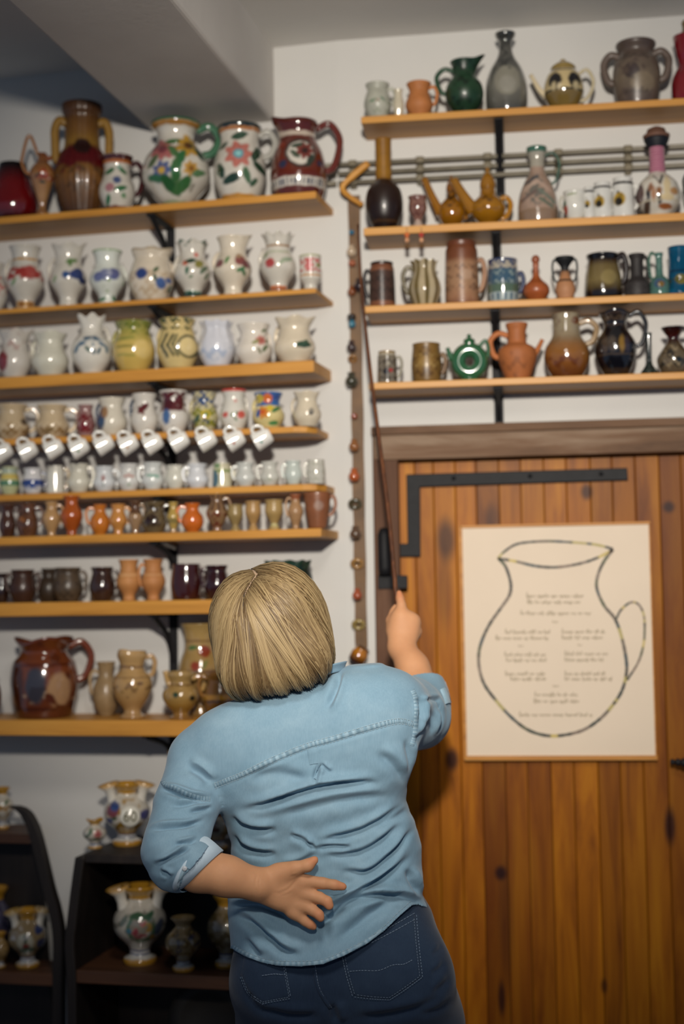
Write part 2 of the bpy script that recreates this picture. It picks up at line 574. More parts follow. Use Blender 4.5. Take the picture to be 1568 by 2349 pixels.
V, F, Cc = [], [], []
for pts, wd in outline:
    q = spline([pp(*p) for p in pts], 10)
    v_, f_ = ribbon([tuple(p) for p in q], [wd * 1.35 * (0.85 + 0.3 * rnd.random()) for _ in q])
    o = len(V)
    V += v_; F += [[i + o for i in k] for k in f_]
    c = hexc(rnd.choice(pal)); run = 0
    for i in range(len(q)):
        if run <= 0:
            run = rnd.randint(2, 7); c = hexc(rnd.choice(pal))
        run -= 1
        Cc += [c, c]
mesh_obj('jug_drawing', V, F, 'paint', poster, cols=np.array(Cc), smooth=False)
# verses: illegible handwriting, built as pen strokes on the same lines
def scribble(x0, x1, y, h=26, seed=0):
    r = random.Random(seed)
    out = []
    x = x0; first = True
    while x < x1 - 12:
        n = r.randint(3, 8)
        pts = []
        for k in range(n):
            up = r.choice([.45, .5, .55, 1.0, .5]) if not (first and k == 0) else 1.35
            dn = r.choice([0, 0, 0, -.35]) 
            wd = r.uniform(9, 13)
            pts += [(x, y + 0), (x + wd * .55, y - h * up), (x + wd * .6, y - h * dn)]
            x += wd
            if x > x1: break
        first = False
        if len(pts) > 2:
            out.append(pts)
        x += r.uniform(8, 13)
    return out
lines = [(495, 900, 562), (500, 885, 604), (455, 925, 680), (350, 655, 808), (285, 645, 850), (735, 1045, 806), (735, 1020, 846), (345, 625, 962), (355, 630, 1000),
         (755, 1045, 956), (755, 1035, 998), (350, 640, 1092), (385, 635, 1128), (755, 1040, 1092), (755, 1075, 1128), (550, 855, 1235), (545, 845, 1280), (445, 940, 1372),
         (670, 705, 735), (440, 470, 900), (845, 870, 893), (675, 715, 1172)]
for i, (a, b, y) in enumerate(lines):
    parts = []
    for st in scribble(a, b, y, 24 if b - a > 60 else 8, i):
        if len(st) < 2: continue
        q = spline([pp(*p) for p in st], 3)
        parts.append(ribbon([tuple(p) for p in q], 0.0013))
    if parts:
        hwl = mesh_obj('handwritten_line', *merge(parts), 'ink', poster, smooth=False)
        hwl['kind'] = 'stuff'

# ------------------------------------------------------------------ pipes along the wall
pipes = thing('pipe_run', 'three thin grey pipes clamped along the white wall behind upper jugs', 'pipes', tuple(W('R', 0, 0, 0)))
pz = []
for ya, yb in ((386, 330), (405, 354), (424, 377)):
    u0, z0 = hit('R', 745, ya, 0.02); u1, z1 = hit('R', 1568, yb, 0.02)
    z = 0.5 * (z0 + z1); pz.append(z)
    mesh_obj('pipe', *tube([(0.0, -0.022, z), (2.0, -0.022, z)], 0.0064, 10), 'pipe', pipes)
    # the pipes turn with the wall and run on behind the vases of the left wall
    p1 = W('L', -0.004, 0.022, 0) - W('R', 0, 0, 0); p0 = W('L', -0.07, 0.022, 0) - W('R', 0, 0, 0)
    mesh_obj('pipe', *tube([(p0.x, p0.y, z), (p1.x, p1.y, z)], 0.0064, 10), 'pipe', pipes)
for px in (809, 963, 1118, 1280, 1440):
    u, _ = hit('R', px, 380, 0.02)
    cl = mesh_obj('pipe_clamp', *merge([box(u - 0.009, u + 0.009, -0.012, 0.0, pz[2] - 0.014, pz[0] + 0.014, 0.003)] +
                  [box(u - 0.011, u + 0.011, -0.033, -0.011, z - 0.0085, z + 0.0085, 0.003) for z in pz]), 'brass', pipes, smooth=False)

# ------------------------------------------------------------------ shelves
SH = {}
def bracket(root, u, depth, drop, style=0):
    """iron bracket under the board: wall leg, arm and curved brace (local x = u)"""
    w_ = 0.012
    parts = [box(u - w_, u + w_, -0.006, -0.0005, -drop, -0.0005, 0.001), box(u - w_, u + w_, -depth * 0.92, -0.0005, -0.006, -0.0008, 0.001)]
    brace = spline([(u, -0.005, -drop * 0.8), (u, -depth * 0.28, -drop * 0.36), (u, -depth * 0.86, -0.005)], 6)
    parts.append(tube(brace, 0.0075, 6))
    return mesh_obj('bracket', *merge(parts), 'iron', root, smooth=False)

def shelf(key, side, label, p0, p1, th_px, depth, xl, xr, brackets=(), drop=0.13, round_end=False):
    xm = 0.5 * (max(p0[0], 0) + p1[0]); ym = p0[1] + (p1[1] - p0[1]) * (xm - p0[0]) / (p1[0] - p0[0])
    u_, z = hit(side, xm, ym, depth)
    _, zb = hit(side, xm, ym + th_px, depth)
    th = z - zb
    ua, _ = hit(side, xl, ym, depth); ub, _ = hit(side, xr, p1[1], depth)
    root = thing('wall_shelf', label, 'shelf', tuple(W(side, ua, 0, z - th)), ROT[side])
    L = ub - ua
    if round_end:
        c = 0.05
        poly = [(0, 0), (0, -depth), (L - c, -depth), (L - c * .35, -depth + c * .3), (L, -depth + c), (L, 0)]
    else:
        poly = [(0, 0), (0, -depth), (L, -depth), (L + 0.004, 0)]
    n = len(poly)
    V = [(x, y, 0) for x, y in poly] + [(x, y, th) for x, y in poly]
    F = [list(range(n))[::-1], list(range(n, 2 * n))] + [[i, (i + 1) % n, (i + 1) % n + n, i + n] for i in range(n)]
    F = [q[::-1] for q in F]
    b = mesh_obj('board', V, F, 'shelf', root, smooth=False)
    bm_ = bmesh.new(); bm_.from_mesh(b.data); bmesh.ops.recalc_face_normals(bm_, faces=bm_.faces); bm_.to_mesh(b.data); bm_.free()
    md = b.modifiers.new('bevel', 'BEVEL'); md.width = 0.002; md.segments = 2
    for bp in brackets:
        bu, _ = hit(side, bp, ym, 0.01)
        bracket(root, bu - ua, depth, drop)
    SH[key] = dict(side=side, z=z, depth=depth, root=root)
    return root

LD, RD = 0.175, 0.155
shelf('L1', 'L', 'topmost pine shelf on the left wall under big flowered vases', (0, 506), (724, 430), 16, LD, -260, 724, (389,), 0.17)
shelf('L2', 'L', 'pine shelf on the left wall under white jugs with fruit and flowers', (0, 712), (724, 658), 11, LD, -260, 724, (392,), 0.12)
shelf('L3', 'L', 'thick pine shelf on the left wall under cream and yellow jugs', (0, 864), (719, 827), 27, LD, -260, 719, (392,), 0.10)
shelf('L4', 'L', 'pine shelf on the left wall with white cups hanging from its edge', (0, 1011), (716, 973), 14, LD, -260, 716, (392,), 0.11, True)
shelf('L5', 'L', 'pine shelf on the left wall under a row of tiny white jugs', (0, 1137), (735, 1107), 15, LD * .8, -260, 738, (392,), 0.07, True)
shelf('L6', 'L', 'pine shelf on the left wall under small orange and brown clay jugs', (0, 1233), (736, 1211), 19, LD, -260, 736, (395,), 0.07)
shelf('L7', 'L', 'thick pine shelf on the left wall under dark brown pots', (0, 1384), (512, 1374), 32, LD, -260, 690, (395,), 0.16)
shelf('L8', 'L', 'lowest thick pine shelf on the left wall under large beige and brown jugs', (0, 1653), (433, 1652), 36, LD + .05, -260, 742, (395,), 0.10)
shelf('R1', 'R', 'topmost pine shelf over the door under the black arched teapot', (826, 266), (1568, 226), 16, RD * .9, 827, 1700, (1143,), 0.20)
shelf('R2', 'R', 'pine shelf over the door under two amber teapots', (832, 525), (1568, 485), 18, RD, 833, 1700, (1137,), 0.12)
shelf('R3', 'R', 'pine shelf over the door under brown mugs and blue bottles', (834, 703), (1568, 671), 16, RD, 835, 1700, (1135,), 0.16)
shelf('R4', 'R', 'lowest pine shelf over the door under the green ring teapot', (845, 882), (1568, 849), 16, RD, 845, 1700, (1142,), 0.085)

MAT['steel'] = mk_flat('pale steel', (0.45, 0.44, 0.42), 0.4, 0.6, 0.2, 40, 0.0)
_u0, _z0 = hit('L', 350, 1241, LD - .02); _u1, _z1 = hit('L', 402, 1262, LD - .10)
_r = SH['L6']['root']
_inv = Matrix.Rotation(-ROT['L'], 3, 'Z')
_q = [_inv @ (W('L', _u0, LD - .02, _z0 + .006) - _r.location), _inv @ (W('L', _u1, LD - .10, _z1 + .006) - _r.location)]
mesh_obj('bracket_tip', *tube([tuple(p) for p in _q], [.008, .006], 8, .5), 'steel', _r)
# ================================================================== POTTERY
PR = {  # (z, r) control points, r relative to half the body width
 'jug':     [(0, .50), (.04, .55), (.18, .82), (.36, 1), (.52, .93), (.68, .66), (.80, .58), (.92, .66), (1, .76)],
 'belly':   [(0, .50), (.04, .56), (.20, .88), (.38, 1), (.56, .90), (.70, .62), (.80, .54), (.92, .62), (1, .72)],
 'vase':    [(0, .44), (.04, .46), (.12, .44), (.30, .78), (.48, 1), (.62, .88), (.76, .60), (.88, .58), (1, .78)],
 'footvase':[(0, .50), (.03, .52), (.10, .48), (.18, .56), (.36, .94), (.48, 1), (.60, .88), (.70, .72), (.80, .68), (.92, .74), (1, .86)],
 'mug':     [(0, .84), (.03, .90), (.25, 1), (.6, .97), (.9, .92), (1, .93)],
 'tank':    [(0, .98), (.03, 1), (.5, .98), (.85, .94), (.92, .86), (1, .88)],
 'barrel':  [(0, .84), (.06, .90), (.45, 1), (.9, .90), (1, .92)],
 'goblet':  [(0, .62), (.05, .60), (.18, .36), (.30, .50), (.55, .92), (.75, .94), (.90, .88), (1, 1)],
 'cup':     [(0, .52), (.05, .60), (.12, .58), (.28, .90), (.34, 1), (.38, .96), (.9, .96), (1, .98)],
 'creamer': [(0, .62), (.05, .70), (.25, .98), (.42, 1), (.62, .80), (.78, .72), (.92, .84), (1, .92)],
 'squat':   [(0, .60), (.05, .70), (.30, .98), (.5, 1), (.72, .84), (.84, .76), (.93, .84), (1, .90)],
 'bottle':  [(0, .88), (.03, .94), (.18, 1), (.38, .98), (.55, .78), (.70, .44), (.80, .32), (.90, .32), (.96, .46), (1, .50)],
 'round':   [(0, .48), (.04, .56), (.20, .92), (.36, 1), (.52, .88), (.62, .54), (.66, .36), (.9, .34), (1, .40)],
 'gourd':   [(0, .56), (.05, .70), (.22, 1), (.40, .92), (.55, .50), (.68, .26), (.9, .22), (1, .26)],
 'amph':    [(0, .70), (.05, .80), (.22, 1), (.40, .86), (.46, .70), (.56, .52), (.68, .40), (.78, .44), (.92, .84), (1, .96)],
 'bowl':    [(0, .60), (.06, .68), (.35, .96), (.55, 1), (.8, .92), (1, .96)],
 'redjug':  [(0, .78), (.05, .88), (.25, 1), (.45, .92), (.62, .76), (.80, .66), (.95, .58), (1, .56)],
 'ewer':    [(0, .52), (.05, .50), (.14, .28), (.34, .52), (.58, .92), (.68, 1), (.78, .80), (.88, .40), (1, .34)],
 'tallamph':[(0, .66), (.04, .72), (.25, .98), (.40, 1), (.54, .84), (.62, .66), (.80, .62), (.88, .62), (.93, .72), (1, .74)],
 'bigvase': [(0, .40), (.03, .44), (.10, .62), (.28, .96), (.42, 1), (.58, .90), (.70, .66), (.80, .54), (.90, .58), (.95, .72), (1, .74)],
 'widevase':[(0, .66), (.04, .70), (.22, .92), (.42, 1), (.62, .90), (.76, .74), (.88, .74), (.96, .82), (1, .84)],
 'medjug':  [(0, .84), (.05, .88), (.20, .98), (.35, 1), (.60, .86), (.76, .66), (.84, .62), (.94, .70), (1, .70)],
 'habaner': [(0, .60), (.05, .64), (.09, .58), (.12, .40), (.20, .40), (.26, .52), (.40, .90), (.54, 1), (.66, .90), (.76, .60), (.82, .44), (.88, .46), (.96, .66), (1, .70)],
 'ribbed':  [(0, .70), (.06, .76), (.3, 1), (.5, .96), (.75, .72), (.9, .72), (1, .84)],
 'glassbot':[(0, .90), (.05, 1), (.30, 1), (.42, .70), (.50, .40), (.85, .36), (1, .46)],
 'fluteneck':[(0, 1), (.05, .96), (.14, .66), (.26, .36), (.5, .30), (.9, .36), (1, .42)],
 'funnel':  [(0, .70), (.04, .80), (.22, 1), (.38, .98), (.56, .66), (.70, .38), (.80, .36), (.92, .60), (1, .74)],
 'teapot':  [(0, .62), (.05, .72), (.25, .98), (.42, 1), (.62, .86), (.72, .66), (.76, .64)],
 'basket':  [(0, .60), (.05, .66), (.5, .88), (.9, 1), (1, 1)],
 'sphere':  [(0, .55), (.02, .60), (.13, .88), (.28, 1), (.43, .88), (.53, .52), (.56, .44), (.8, .42), (1, .44)],
 'pinkneck':[(0, .50), (.03, .56), (.16, .92), (.29, 1), (.44, .86), (.54, .54), (.60, .38), (.9, .34), (1, .36)],
 'handlepot':[(0, .80), (.05, .84), (.3, .96), (.5, 1), (.7, .92), (.80, .74), (.86, .70), (.96, .84), (1, .84)],
 'beigejug':[(0, .62), (.03, .66), (.07, .46), (.14, .44), (.30, .82), (.46, 1), (.60, .92), (.72, .62), (.80, .60), (.92, .74), (1, .70)],
 'cylinder':[(0, .92), (.04, 1), (.3, .9), (.35, .98), (.7, .9), (1, .96)],
}
def prof_at(ctrl, n):
    q = np.array(spline(ctrl, 10))
    z = np.maximum.accumulate(q[:, 0]) + np.arange(len(q)) * 1e-6
    zz = np.linspace(0, 1, n)
    zi = z / z[-1]
    return zz, np.interp(zz, zi, q[:, 1])

def pnoise(a, b, s):
    return (np.sin(a * 1.0 + s) + np.sin(b * 1.3 + s * 2.1) + np.sin((a + b) * 1.7 + s * .7) + np.sin((a - b) * 2.3 + s * 1.9) + .6 * np.sin(a * 4.1 + b * 3.3 + s)) / 4.6

def paint(x, z, front, asp, base, ops, th):
    n = x.shape
    x, z = x + .035 * pnoise(x * 7, z * asp * 7, 3.1), z + .03 * pnoise(x * 6 + 5, z * asp * 6, 1.7) / asp * (z > .03) * (z < .97)
    if isinstance(base, list):
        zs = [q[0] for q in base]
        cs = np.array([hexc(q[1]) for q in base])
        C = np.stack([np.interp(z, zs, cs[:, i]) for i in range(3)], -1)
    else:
        C = np.broadcast_to(np.array(hexc(base)), n + (3,)).copy()
    def put(mask, col, soft=1.0):
        m = np.clip(mask, 0, 1)[..., None] * soft
        C[...] = C * (1 - m) + np.array(hexc(col)) * m
    e = 0.09
    for op in ops:
        k = op[0]
        if k == 'b':
            w = 0.012
            put(np.clip((z - op[1]) / w + .5, 0, 1) * np.clip((op[2] - z) / w + .5, 0, 1), op[3])
        elif k == 'o':
            r = op[3]; ry = op[5] if len(op) > 5 else r
            d = np.hypot((x - op[1]) / r, (z - op[2]) * asp / ry)
            put((1 - d) / (e / r) + .5, op[4])
        elif k == 'f':
            dx, dz = x - op[1], (z - op[2]) * asp
            d = np.hypot(dx, dz); a = np.arctan2(dz, dx)
            r0 = op[3] * 1.22; R = r0 * (.84 + .16 * np.cos(a * 7))
            put((R - d) / e + .5, op[4])
            put((r0 * .34 - d) / e + .5, op[5])
            sh = np.clip((d - r0 * .3) / (r0 * .6), 0, 1) * np.clip((R - d) / e + .5, 0, 1)
            C[...] = C * (1 - .35 * sh * (.5 + .5 * np.cos(a * 7 + 3.14)))[..., None]
        elif k == 'l':
            dx, dz = x - op[1], (z - op[2]) * asp
            ca, sa = math.cos(op[4]), math.sin(op[4])
            p, q = dx * ca + dz * sa, -dx * sa + dz * ca
            Lf = op[3] * 1.04
            d = np.hypot(p / Lf, q / (Lf * .42))
            put((1 - d) * Lf / e + .5, op[5])
        elif k == 'n':
            v = pnoise(x * op[4], z * asp * op[4], op[6])
            put(np.clip((v - op[5]) * 6, 0, 1) * np.clip((z - op[1]) * 20 + .5, 0, 1) * np.clip((op[2] - z) * 20 + .5, 0, 1), op[3])
        elif k == 'r':
            d = np.abs(np.hypot(x - op[1], (z - op[2]) * asp) - op[3])
            put((op[4] - d) / e + .5, op[5])
        elif k == 's':
            ax, az, bx, bz_ = op[1], op[2] * asp, op[3], op[4] * asp
            px, pz_ = x - ax, z * asp - az
            vx, vz = bx - ax, bz_ - az
            t = np.clip((px * vx + pz_ * vz) / (vx * vx + vz * vz + 1e-9), 0, 1)
            d = np.hypot(px - vx * t, pz_ - vz * t)
            put((op[5] - d) / e + .5, op[6])
        elif k == 'w':
            s = np.sin(th * op[3])
            put(np.clip(s * 4, 0, 1) * (z > op[1]) * (z < op[2]), op[4])
        elif k == 'in':
            pass
    return C

def smooth01(t):
    t = np.clip(t, 0, 1)
    return t * t * (3 - 2 * t)

def pot_body(H, hw, prof, base, ops, px, ruffle=None, pinch=None, inner=None, closed=False, ribs=None):
    nz = int(np.clip(px[1] / 2.2, 26, 84)); ns = int(np.clip(px[0] * math.pi / 2.6, 36, 132))
    z, r = prof_at(PR[prof] if isinstance(prof, str) else prof, nz)
    th = np.linspace(0, 2 * np.pi, ns, endpoint=False)
    T, Z = np.meshgrid(th, z)
    R = np.repeat(r[:, None], ns, 1)
    ZZ = Z.copy()
    if ribs:
        R = R * (1 + ribs[1] * np.cos(ribs[0] * T))
    if ruffle:
        k = smooth01((Z - ruffle[2]) / (1 - ruffle[2])) if len(ruffle) > 2 else smooth01((Z - .72) / .28)
        R = R * (1 + ruffle[1] * np.cos(ruffle[0] * T) * k)
        ZZ = ZZ + k * ruffle[1] * .35 * np.sin(ruffle[0] * T + 1.0)
    if pinch:
        a0 = {'L': -math.pi / 2, 'R': math.pi / 2, 'F': 0.0, 'FL': -.7, 'FR': .7}[pinch[0]]
        dth = np.angle(np.exp(1j * (T - a0)))
        k = smooth01((Z - .68) / .32) * np.exp(-(dth / .55) ** 2)
        R = R * (1 + pinch[1] * k)
        ZZ = ZZ + pinch[1] * .22 * k
    X = R * np.sin(T) * hw; Y = -R * np.cos(T) * hw
    V = np.stack([X, Y, ZZ * H], -1)
    C = paint(X / hw, Z, np.cos(T) > 0, H / hw, base, ops, T)
    allV = [V.reshape(-1, 3)]; allC = [C.reshape(-1, 3)]
    F = []
    def grid(off, rows):
        for i in range(rows - 1):
            a = off + i * ns
            for j in range(ns):
                j2 = (j + 1) % ns
                F.append((a + j, a + j2, a + ns + j2, a + ns + j))
    grid(0, nz)
    # bottom
    F.append(tuple(range(ns))[::-1])
    if closed:
        F.append(tuple((nz - 1) * ns + j for j in range(ns)))
    else:
        t = max(0.0025, 0.07 * hw)
        rows = max(6, nz // 3)
        idx = np.linspace(nz - 1, int(nz * .12), rows).astype(int)
        RI = np.maximum(R[idx] * hw - t, 0.002)
        VI = np.stack([RI * np.sin(T[idx]), -RI * np.cos(T[idx]), ZZ[idx] * H], -1)
        VI[-1, :, :2] *= 0.3
        off = nz * ns
        ci = np.array(hexc(inner)) if inner else C[-3, :, :].mean(0)
        allV.append(VI.reshape(-1, 3)); allC.append(np.broadcast_to(ci, (rows * ns, 3)))
        a = (nz - 1) * ns
        for j in range(ns):
            j2 = (j + 1) % ns
            F.append((a + j, a + j2, off + j2, off + j))
        grid(off, rows)
        F.append(tuple(off + (rows - 1) * ns + j for j in range(ns)))
    return np.concatenate(allV), F, np.concatenate(allC), (z, r)

SA = {'L': -math.pi / 2, 'R': math.pi / 2, 'F': 0.0, 'B': math.pi, 'FL': -.8, 'FR': .8, 'BL': -2.3, 'BR': 2.3}

def handle_mesh(H, hw, zr, spec):
    """spec: (side, z_top, z_bot, out, thickness[, rise])"""
    a = SA[spec[0]] if isinstance(spec[0], str) else spec[0]
    rise = spec[5] if len(spec) > 5 else 0.04
    rt = np.interp(spec[1], *zr); rb = np.interp(spec[2], *zr)
    ro = max(rt, rb) + spec[3]
    zt, zb = spec[1], spec[2]
    pr = [(rt * .93, zt - .01), (rt + (ro - rt) * .55, zt + rise), (ro, zt - (zt - zb) * .18), (ro, zt - (zt - zb) * .5), (rb + (ro - rb) * .55, zb + (zt - zb) * .12), (rb * .93, zb)]
    pts = [(q[0] * hw * math.sin(a), -q[0] * hw * math.cos(a), q[1] * H) for q in spline(pr, 5)]
    return tube(pts, spec[4] * hw, 10, 1.25, up=(math.cos(a), math.sin(a), 0.01))

ALLPOTS = []
def pot(sh, name, label, cx, w, yt, prof, base, ops=(), handles=(), mat='glaze', spouts=(), off=None, cat=None, hcol=None, lid=None, group=None, zbase=None, **kw):
    s = SH[sh] if isinstance(sh, str) else sh
    side, z0 = s['side'], s['z'] + 0.0004
    scale = 3.8 / FPX
    if off is None:
        ctrl = PR[prof] if isinstance(prof, str) else prof
        off = max(s['depth'] - w * scale * .5 * (ctrl[0][1] + .06) - .004, w * scale * .5 + 0.012)
    u, zt = hit(side, cx, yt, off)
    P = W(side, u, off, z0)
    d = (P - CAM).dot(CF)
    hw = w * 0.5 * d / FPX * (1.05 if sh in ('L2', 'L3', 'L4') else 1.0)
    H = zt - z0
    v = P - CAM
    rotz = math.atan2(-v.x, v.y)
    root = thing(name, label, cat or name.split('_')[-1], tuple(P), rotz, group)
    px = (w, H * FPX / d)
    Vb, Fb, Cb, zr = pot_body(H, hw, prof, base, list(ops), px, **kw)
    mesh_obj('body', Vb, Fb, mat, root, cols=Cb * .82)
    hc = hcol or (base if isinstance(base, str) else base[len(base) // 2][1])
    for h in handles:
        c = h[6] if len(h) > 6 else hc
        hvv, hff = handle_mesh(H, hw, zr, h)
        mesh_obj('handle', hvv, hff, mat, root, cols=np.array(hexc(c)))
    for sp in spouts:   # (side, z_base, tip_x, tip_z, r0, r1[, col[, bulge]])
        a = SA[sp[0]] if isinstance(sp[0], str) else sp[0]
        rb = np.interp(sp[1], *zr)
        mid = ((rb * .8 + sp[2]) * .5, (sp[1] + sp[3]) * .5 - 0.10 * (sp[7] if len(sp) > 7 else 1.0))
        q = spline([(rb * .8, sp[1]), mid, (sp[2], sp[3])], 6)
        pts = [(p[0] * hw * math.sin(a), -p[0] * hw * math.cos(a), p[1] * H) for p in q]
        rr = [hw * (sp[4] + (sp[5] - sp[4]) * (i / (len(q) - 1)) ** .7) for i in range(len(q))]
        rr[-1] *= 1.12
        mesh_obj('spout', *tube(pts, rr, 12), mat, root, cols=np.array(hexc(sp[6] if len(sp) > 6 and sp[6] else hc)))
    if lid:   # (z0, z1, r, col[, knob])
        zl0, zl1, rl, cl = lid[:4]
        hh = (zl1 - zl0)
        kn = [(rl * 1.04, zl0), (rl * 1.06, zl0 + hh * .12), (rl * .98, zl0 + hh * .3), (rl * .6, zl0 + hh * .62), (rl * .2, zl0 + hh * .7), (rl * .18, zl0 + hh * .78), (rl * .26, zl0 + hh * .88), (rl * .16, zl0 + hh * .98), (0.001, zl0 + hh)]
        lv, lf = lathe([(r_ * hw, z_ * H) for r_, z_ in kn], 28)
        mesh_obj('lid', lv, lf, mat, root, cols=np.array(hexc(cl)))
    root['_hw'] = hw; root['_H'] = H
    del root['_hw']; del root['_H']
    return root, hw, H

WHT, CRM, OFF = '#d8d2c6', '#e0d3b8', '#d8d4c8'
GRN, DGR, LGR = '#2f6b3e', '#1d3f2c', '#7d9a6a'
RED, PNK, BLU, DBL = '#a83a34', '#d88f88', '#3d5a96', '#22305e'
YEL, GLD, ORG, BRN, DBR = '#d9a92c', '#c48a22', '#c96a28', '#6b3f20', '#2c1812'
TER, TAN, OLV = '#bf7440', '#b08a58', '#6a5d38'

# ---- L1: top left
pot('L1', 'red_jug', 'deep red glazed pear shaped jug with black rim beside the small ewer', 30, 114, 378, 'redjug', [(0, '#2a0408'), (.15, '#6e0d12'), (.6, '#780f14'), (.86, '#3a080c'), (.93, '#12070a'), (1, '#0d0608')])
pot('L1', 'ewer', 'slender orange brown ewer with beaked spout and tall curled handle', 97, 58, 352, 'ewer', [(0, '#8a5a34'), (.3, '#b78a5a'), (.75, '#a06a3a'), (1, '#7a4526')],
    [('f', 0.1, .62, .3, '#c0442c', '#d8c8b0'), ('l', -.4, .6, .25, .6, '#3f4a34'), ('n', .5, .72, '#8a3024', 6, .2, 2), ('f', .5, .56, .2, '#b05a3c', '#e0d0b8'), ('l', 0, .5, .25, 0, '#3a4232')],
    [('L', .98, .66, .55, .10, .30)], spouts=[('R', .93, 1.05, 1.14, .3, .05, '#8a4c2c')])
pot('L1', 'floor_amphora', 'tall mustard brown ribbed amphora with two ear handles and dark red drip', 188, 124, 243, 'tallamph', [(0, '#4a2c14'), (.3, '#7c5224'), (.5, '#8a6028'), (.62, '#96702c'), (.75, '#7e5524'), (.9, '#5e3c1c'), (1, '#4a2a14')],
    [('n', .42, .60, '#5a0c10', 3, -.6, 1), ('b', .42, .52, '#5c0d12'), ('n', .34, .46, '#5c0d12', 5, .0, 4), ('o', 0, .58, .32, '#2c120e'), ('n', .1, .4, '#5a3a18', 7, .1, 3)],
    [('L', .84, .48, .06, .13, .02), ('R', .84, .48, .06, .13, .02)], mat='satin', cat='amphora', ribs=(26, .012))
pot('L1', 'flowered_jug', 'small white jug with green leaf painting and brown rim and handle', 268, 82, 362, 'creamer', WHT,
    [('b', .9, 1, '#4a1a16'), ('b', .84, .9, '#b86a2c'), ('b', 0, .05, '#7a3a20'), ('l', -.4, .68, .3, .5, GRN), ('l', .3, .7, .3, 2.4, GRN), ('o', 0, .5, .22, '#4a5a86'), ('o', -.4, .36, .26, '#b07a80'), ('l', .2, .34, .35, .3, GRN), ('l', -.5, .14, .3, 1.5, GRN), ('o', .35, .22, .14, '#5f8a58'), ('o', .1, .76, .12, '#8fb0a0')],
    [('R', .86, .30, .40, .12, .05, '#3c1416')])
pot('L1', 'flowered_vase', 'large round white vase painted with sunflowers and a green rim', 403, 155, 285, 'bigvase', WHT,
    [('b', .965, 1.02, '#2f5f44'), ('b', .92, .965, '#b07c34'), ('b', 0, .035, '#8f9a78'),
     ('f', -.38, .60, .33, '#b56a68', '#7a3a44'), ('f', .36, .66, .34, '#c89a34', '#5a3418'), ('f', -.42, .33, .25, '#4f5f92', '#d0a83a'), ('f', .44, .36, .2, '#c8983a', '#7c4a1c'),
     ('l', 0, .34, .34, 1.5, GRN), ('l', -.18, .18, .36, 2.4, '#2c5c36'), ('l', .16, .18, .34, .7, '#3a6a3c'), ('l', -.05, .55, .25, 2.2, '#4a7446'), ('l', .12, .48, .28, 1.1, GRN), ('l', -.68, .46, .22, 1, '#5a6a4a'), ('l', .7, .58, .24, 2, DGR), ('l', .66, .32, .2, .4, '#4a7446'), ('l', -.1, .71, .2, .2, GRN), ('l', -.62, .26, .2, 2.7, GRN), ('s', 0, .1, 0, .6, .03, '#44683c'), ('s', .4, .14, .5, .2, .03, '#4a4a38')],
    [('R', .93, .62, .42, .10, .05, '#3f6a50')])
pot('L1', 'flowered_vase', 'white vase with one large pink daisy and a dark green rim', 549, 122, 294, 'widevase', WHT,
    [('b', .945, 1.02, '#1a2a2a'), ('b', .90, .945, '#b4743a'), ('b', 0, .06, '#c08a3c'), ('f', -.05, .56, .46, '#c47468', '#4f9aa8'), ('o', -.05, .56, .1, '#9ad0d0'),
     ('l', .62, .58, .34, 1.2, DGR), ('l', .72, .40, .30, 2.4, DGR), ('l', -.3, .24, .36, .3, '#1f3a2a'), ('l', .25, .28, .3, 1.9, '#4a6a48'), ('l', 0, .82, .3, .3, '#2c4a38'), ('l', -.72, .36, .3, 1.9, DGR), ('l', .5, .20, .2, .8, '#34553c'), ('l', -.6, .70, .2, .8, '#2c4a38')],
    [('R', .90, .60, .40, .10, .05, '#a8a69e')])
pot('L1', 'medallion_jug', 'red brown jug with a white medallion and lattice band at shelf end', 683, 130, 283, 'medjug', [(0, '#5a2014'), (.5, '#6e2a18'), (1, '#501810')],
    [('b', .10, .22, '#d4ccc0'), ('w', .12, .20, 40, '#3c4254'), ('b', .78, .84, '#c8b8a8'), ('o', .08, .52, .52, '#ddd6ca', .46), ('r', .08, .52, .5, .05, '#2a1c1a'), ('f', .22, .55, .28, '#7c342c', '#2c1414'), ('l', -.05, .62, .2, .3, '#3a4a3c'), ('l', .4, .42, .26, 1.2, '#2f3a30'), ('l', -.12, .50, .2, 2.4, '#40503f'), ('o', -.55, .38, .14, '#28304e'), ('o', -.6, .66, .12, '#8c3a24'), ('o', .75, .4, .12, '#28304e')],
    [('R', .93, .36, .44, .10, .06, '#5e2016')], pinch=('L', .35))

# ---- L2
g = None
pot('L2', 'flowered_jug', 'pink blotched white jug at the far end of its shelf', -12, 54, 605, 'jug', WHT, [('n', .3, .7, '#c8766e', 5, -.1, 1)])
pot('L2', 'flowered_jug', 'white footed jug with a red blossom band and gold lines', 58, 82, 568, 'footvase', WHT,
    [('n', .44, .64, RED, 5, -.35, 1), ('o', .25, .58, .3, '#b4504a'), ('o', -.2, .55, .22, RED), ('b', .76, .79, GLD), ('b', .01, .12, '#c8985a'), ('o', -.2, .06, .12, '#8a5424'), ('o', .25, .06, .12, '#8a5424'), ('l', -.6, .4, .2, 1, LGR)],
    [('BL', .78, .42, .34, .10)])
pot('L2', 'flowered_jug', 'white jug with a navy blue pansy and one green leaf', 156, 80, 566, 'footvase', WHT,
    [('o', .52, .50, .32, '#26386e'), ('o', .25, .48, .2, '#2c3f78'), ('o', -.12, .47, .2, '#2f5288'), ('o', .75, .40, .2, DBL), ('l', .18, .72, .3, .2, '#6c8a56'), ('l', .1, .69, .22, 1.6, '#5f8048'), ('l', -.72, .42, .2, 1.2, '#9aa880')],
    [('BL', .78, .42, .36, .10)], ruffle=(5, .06), pinch=('R', .2))
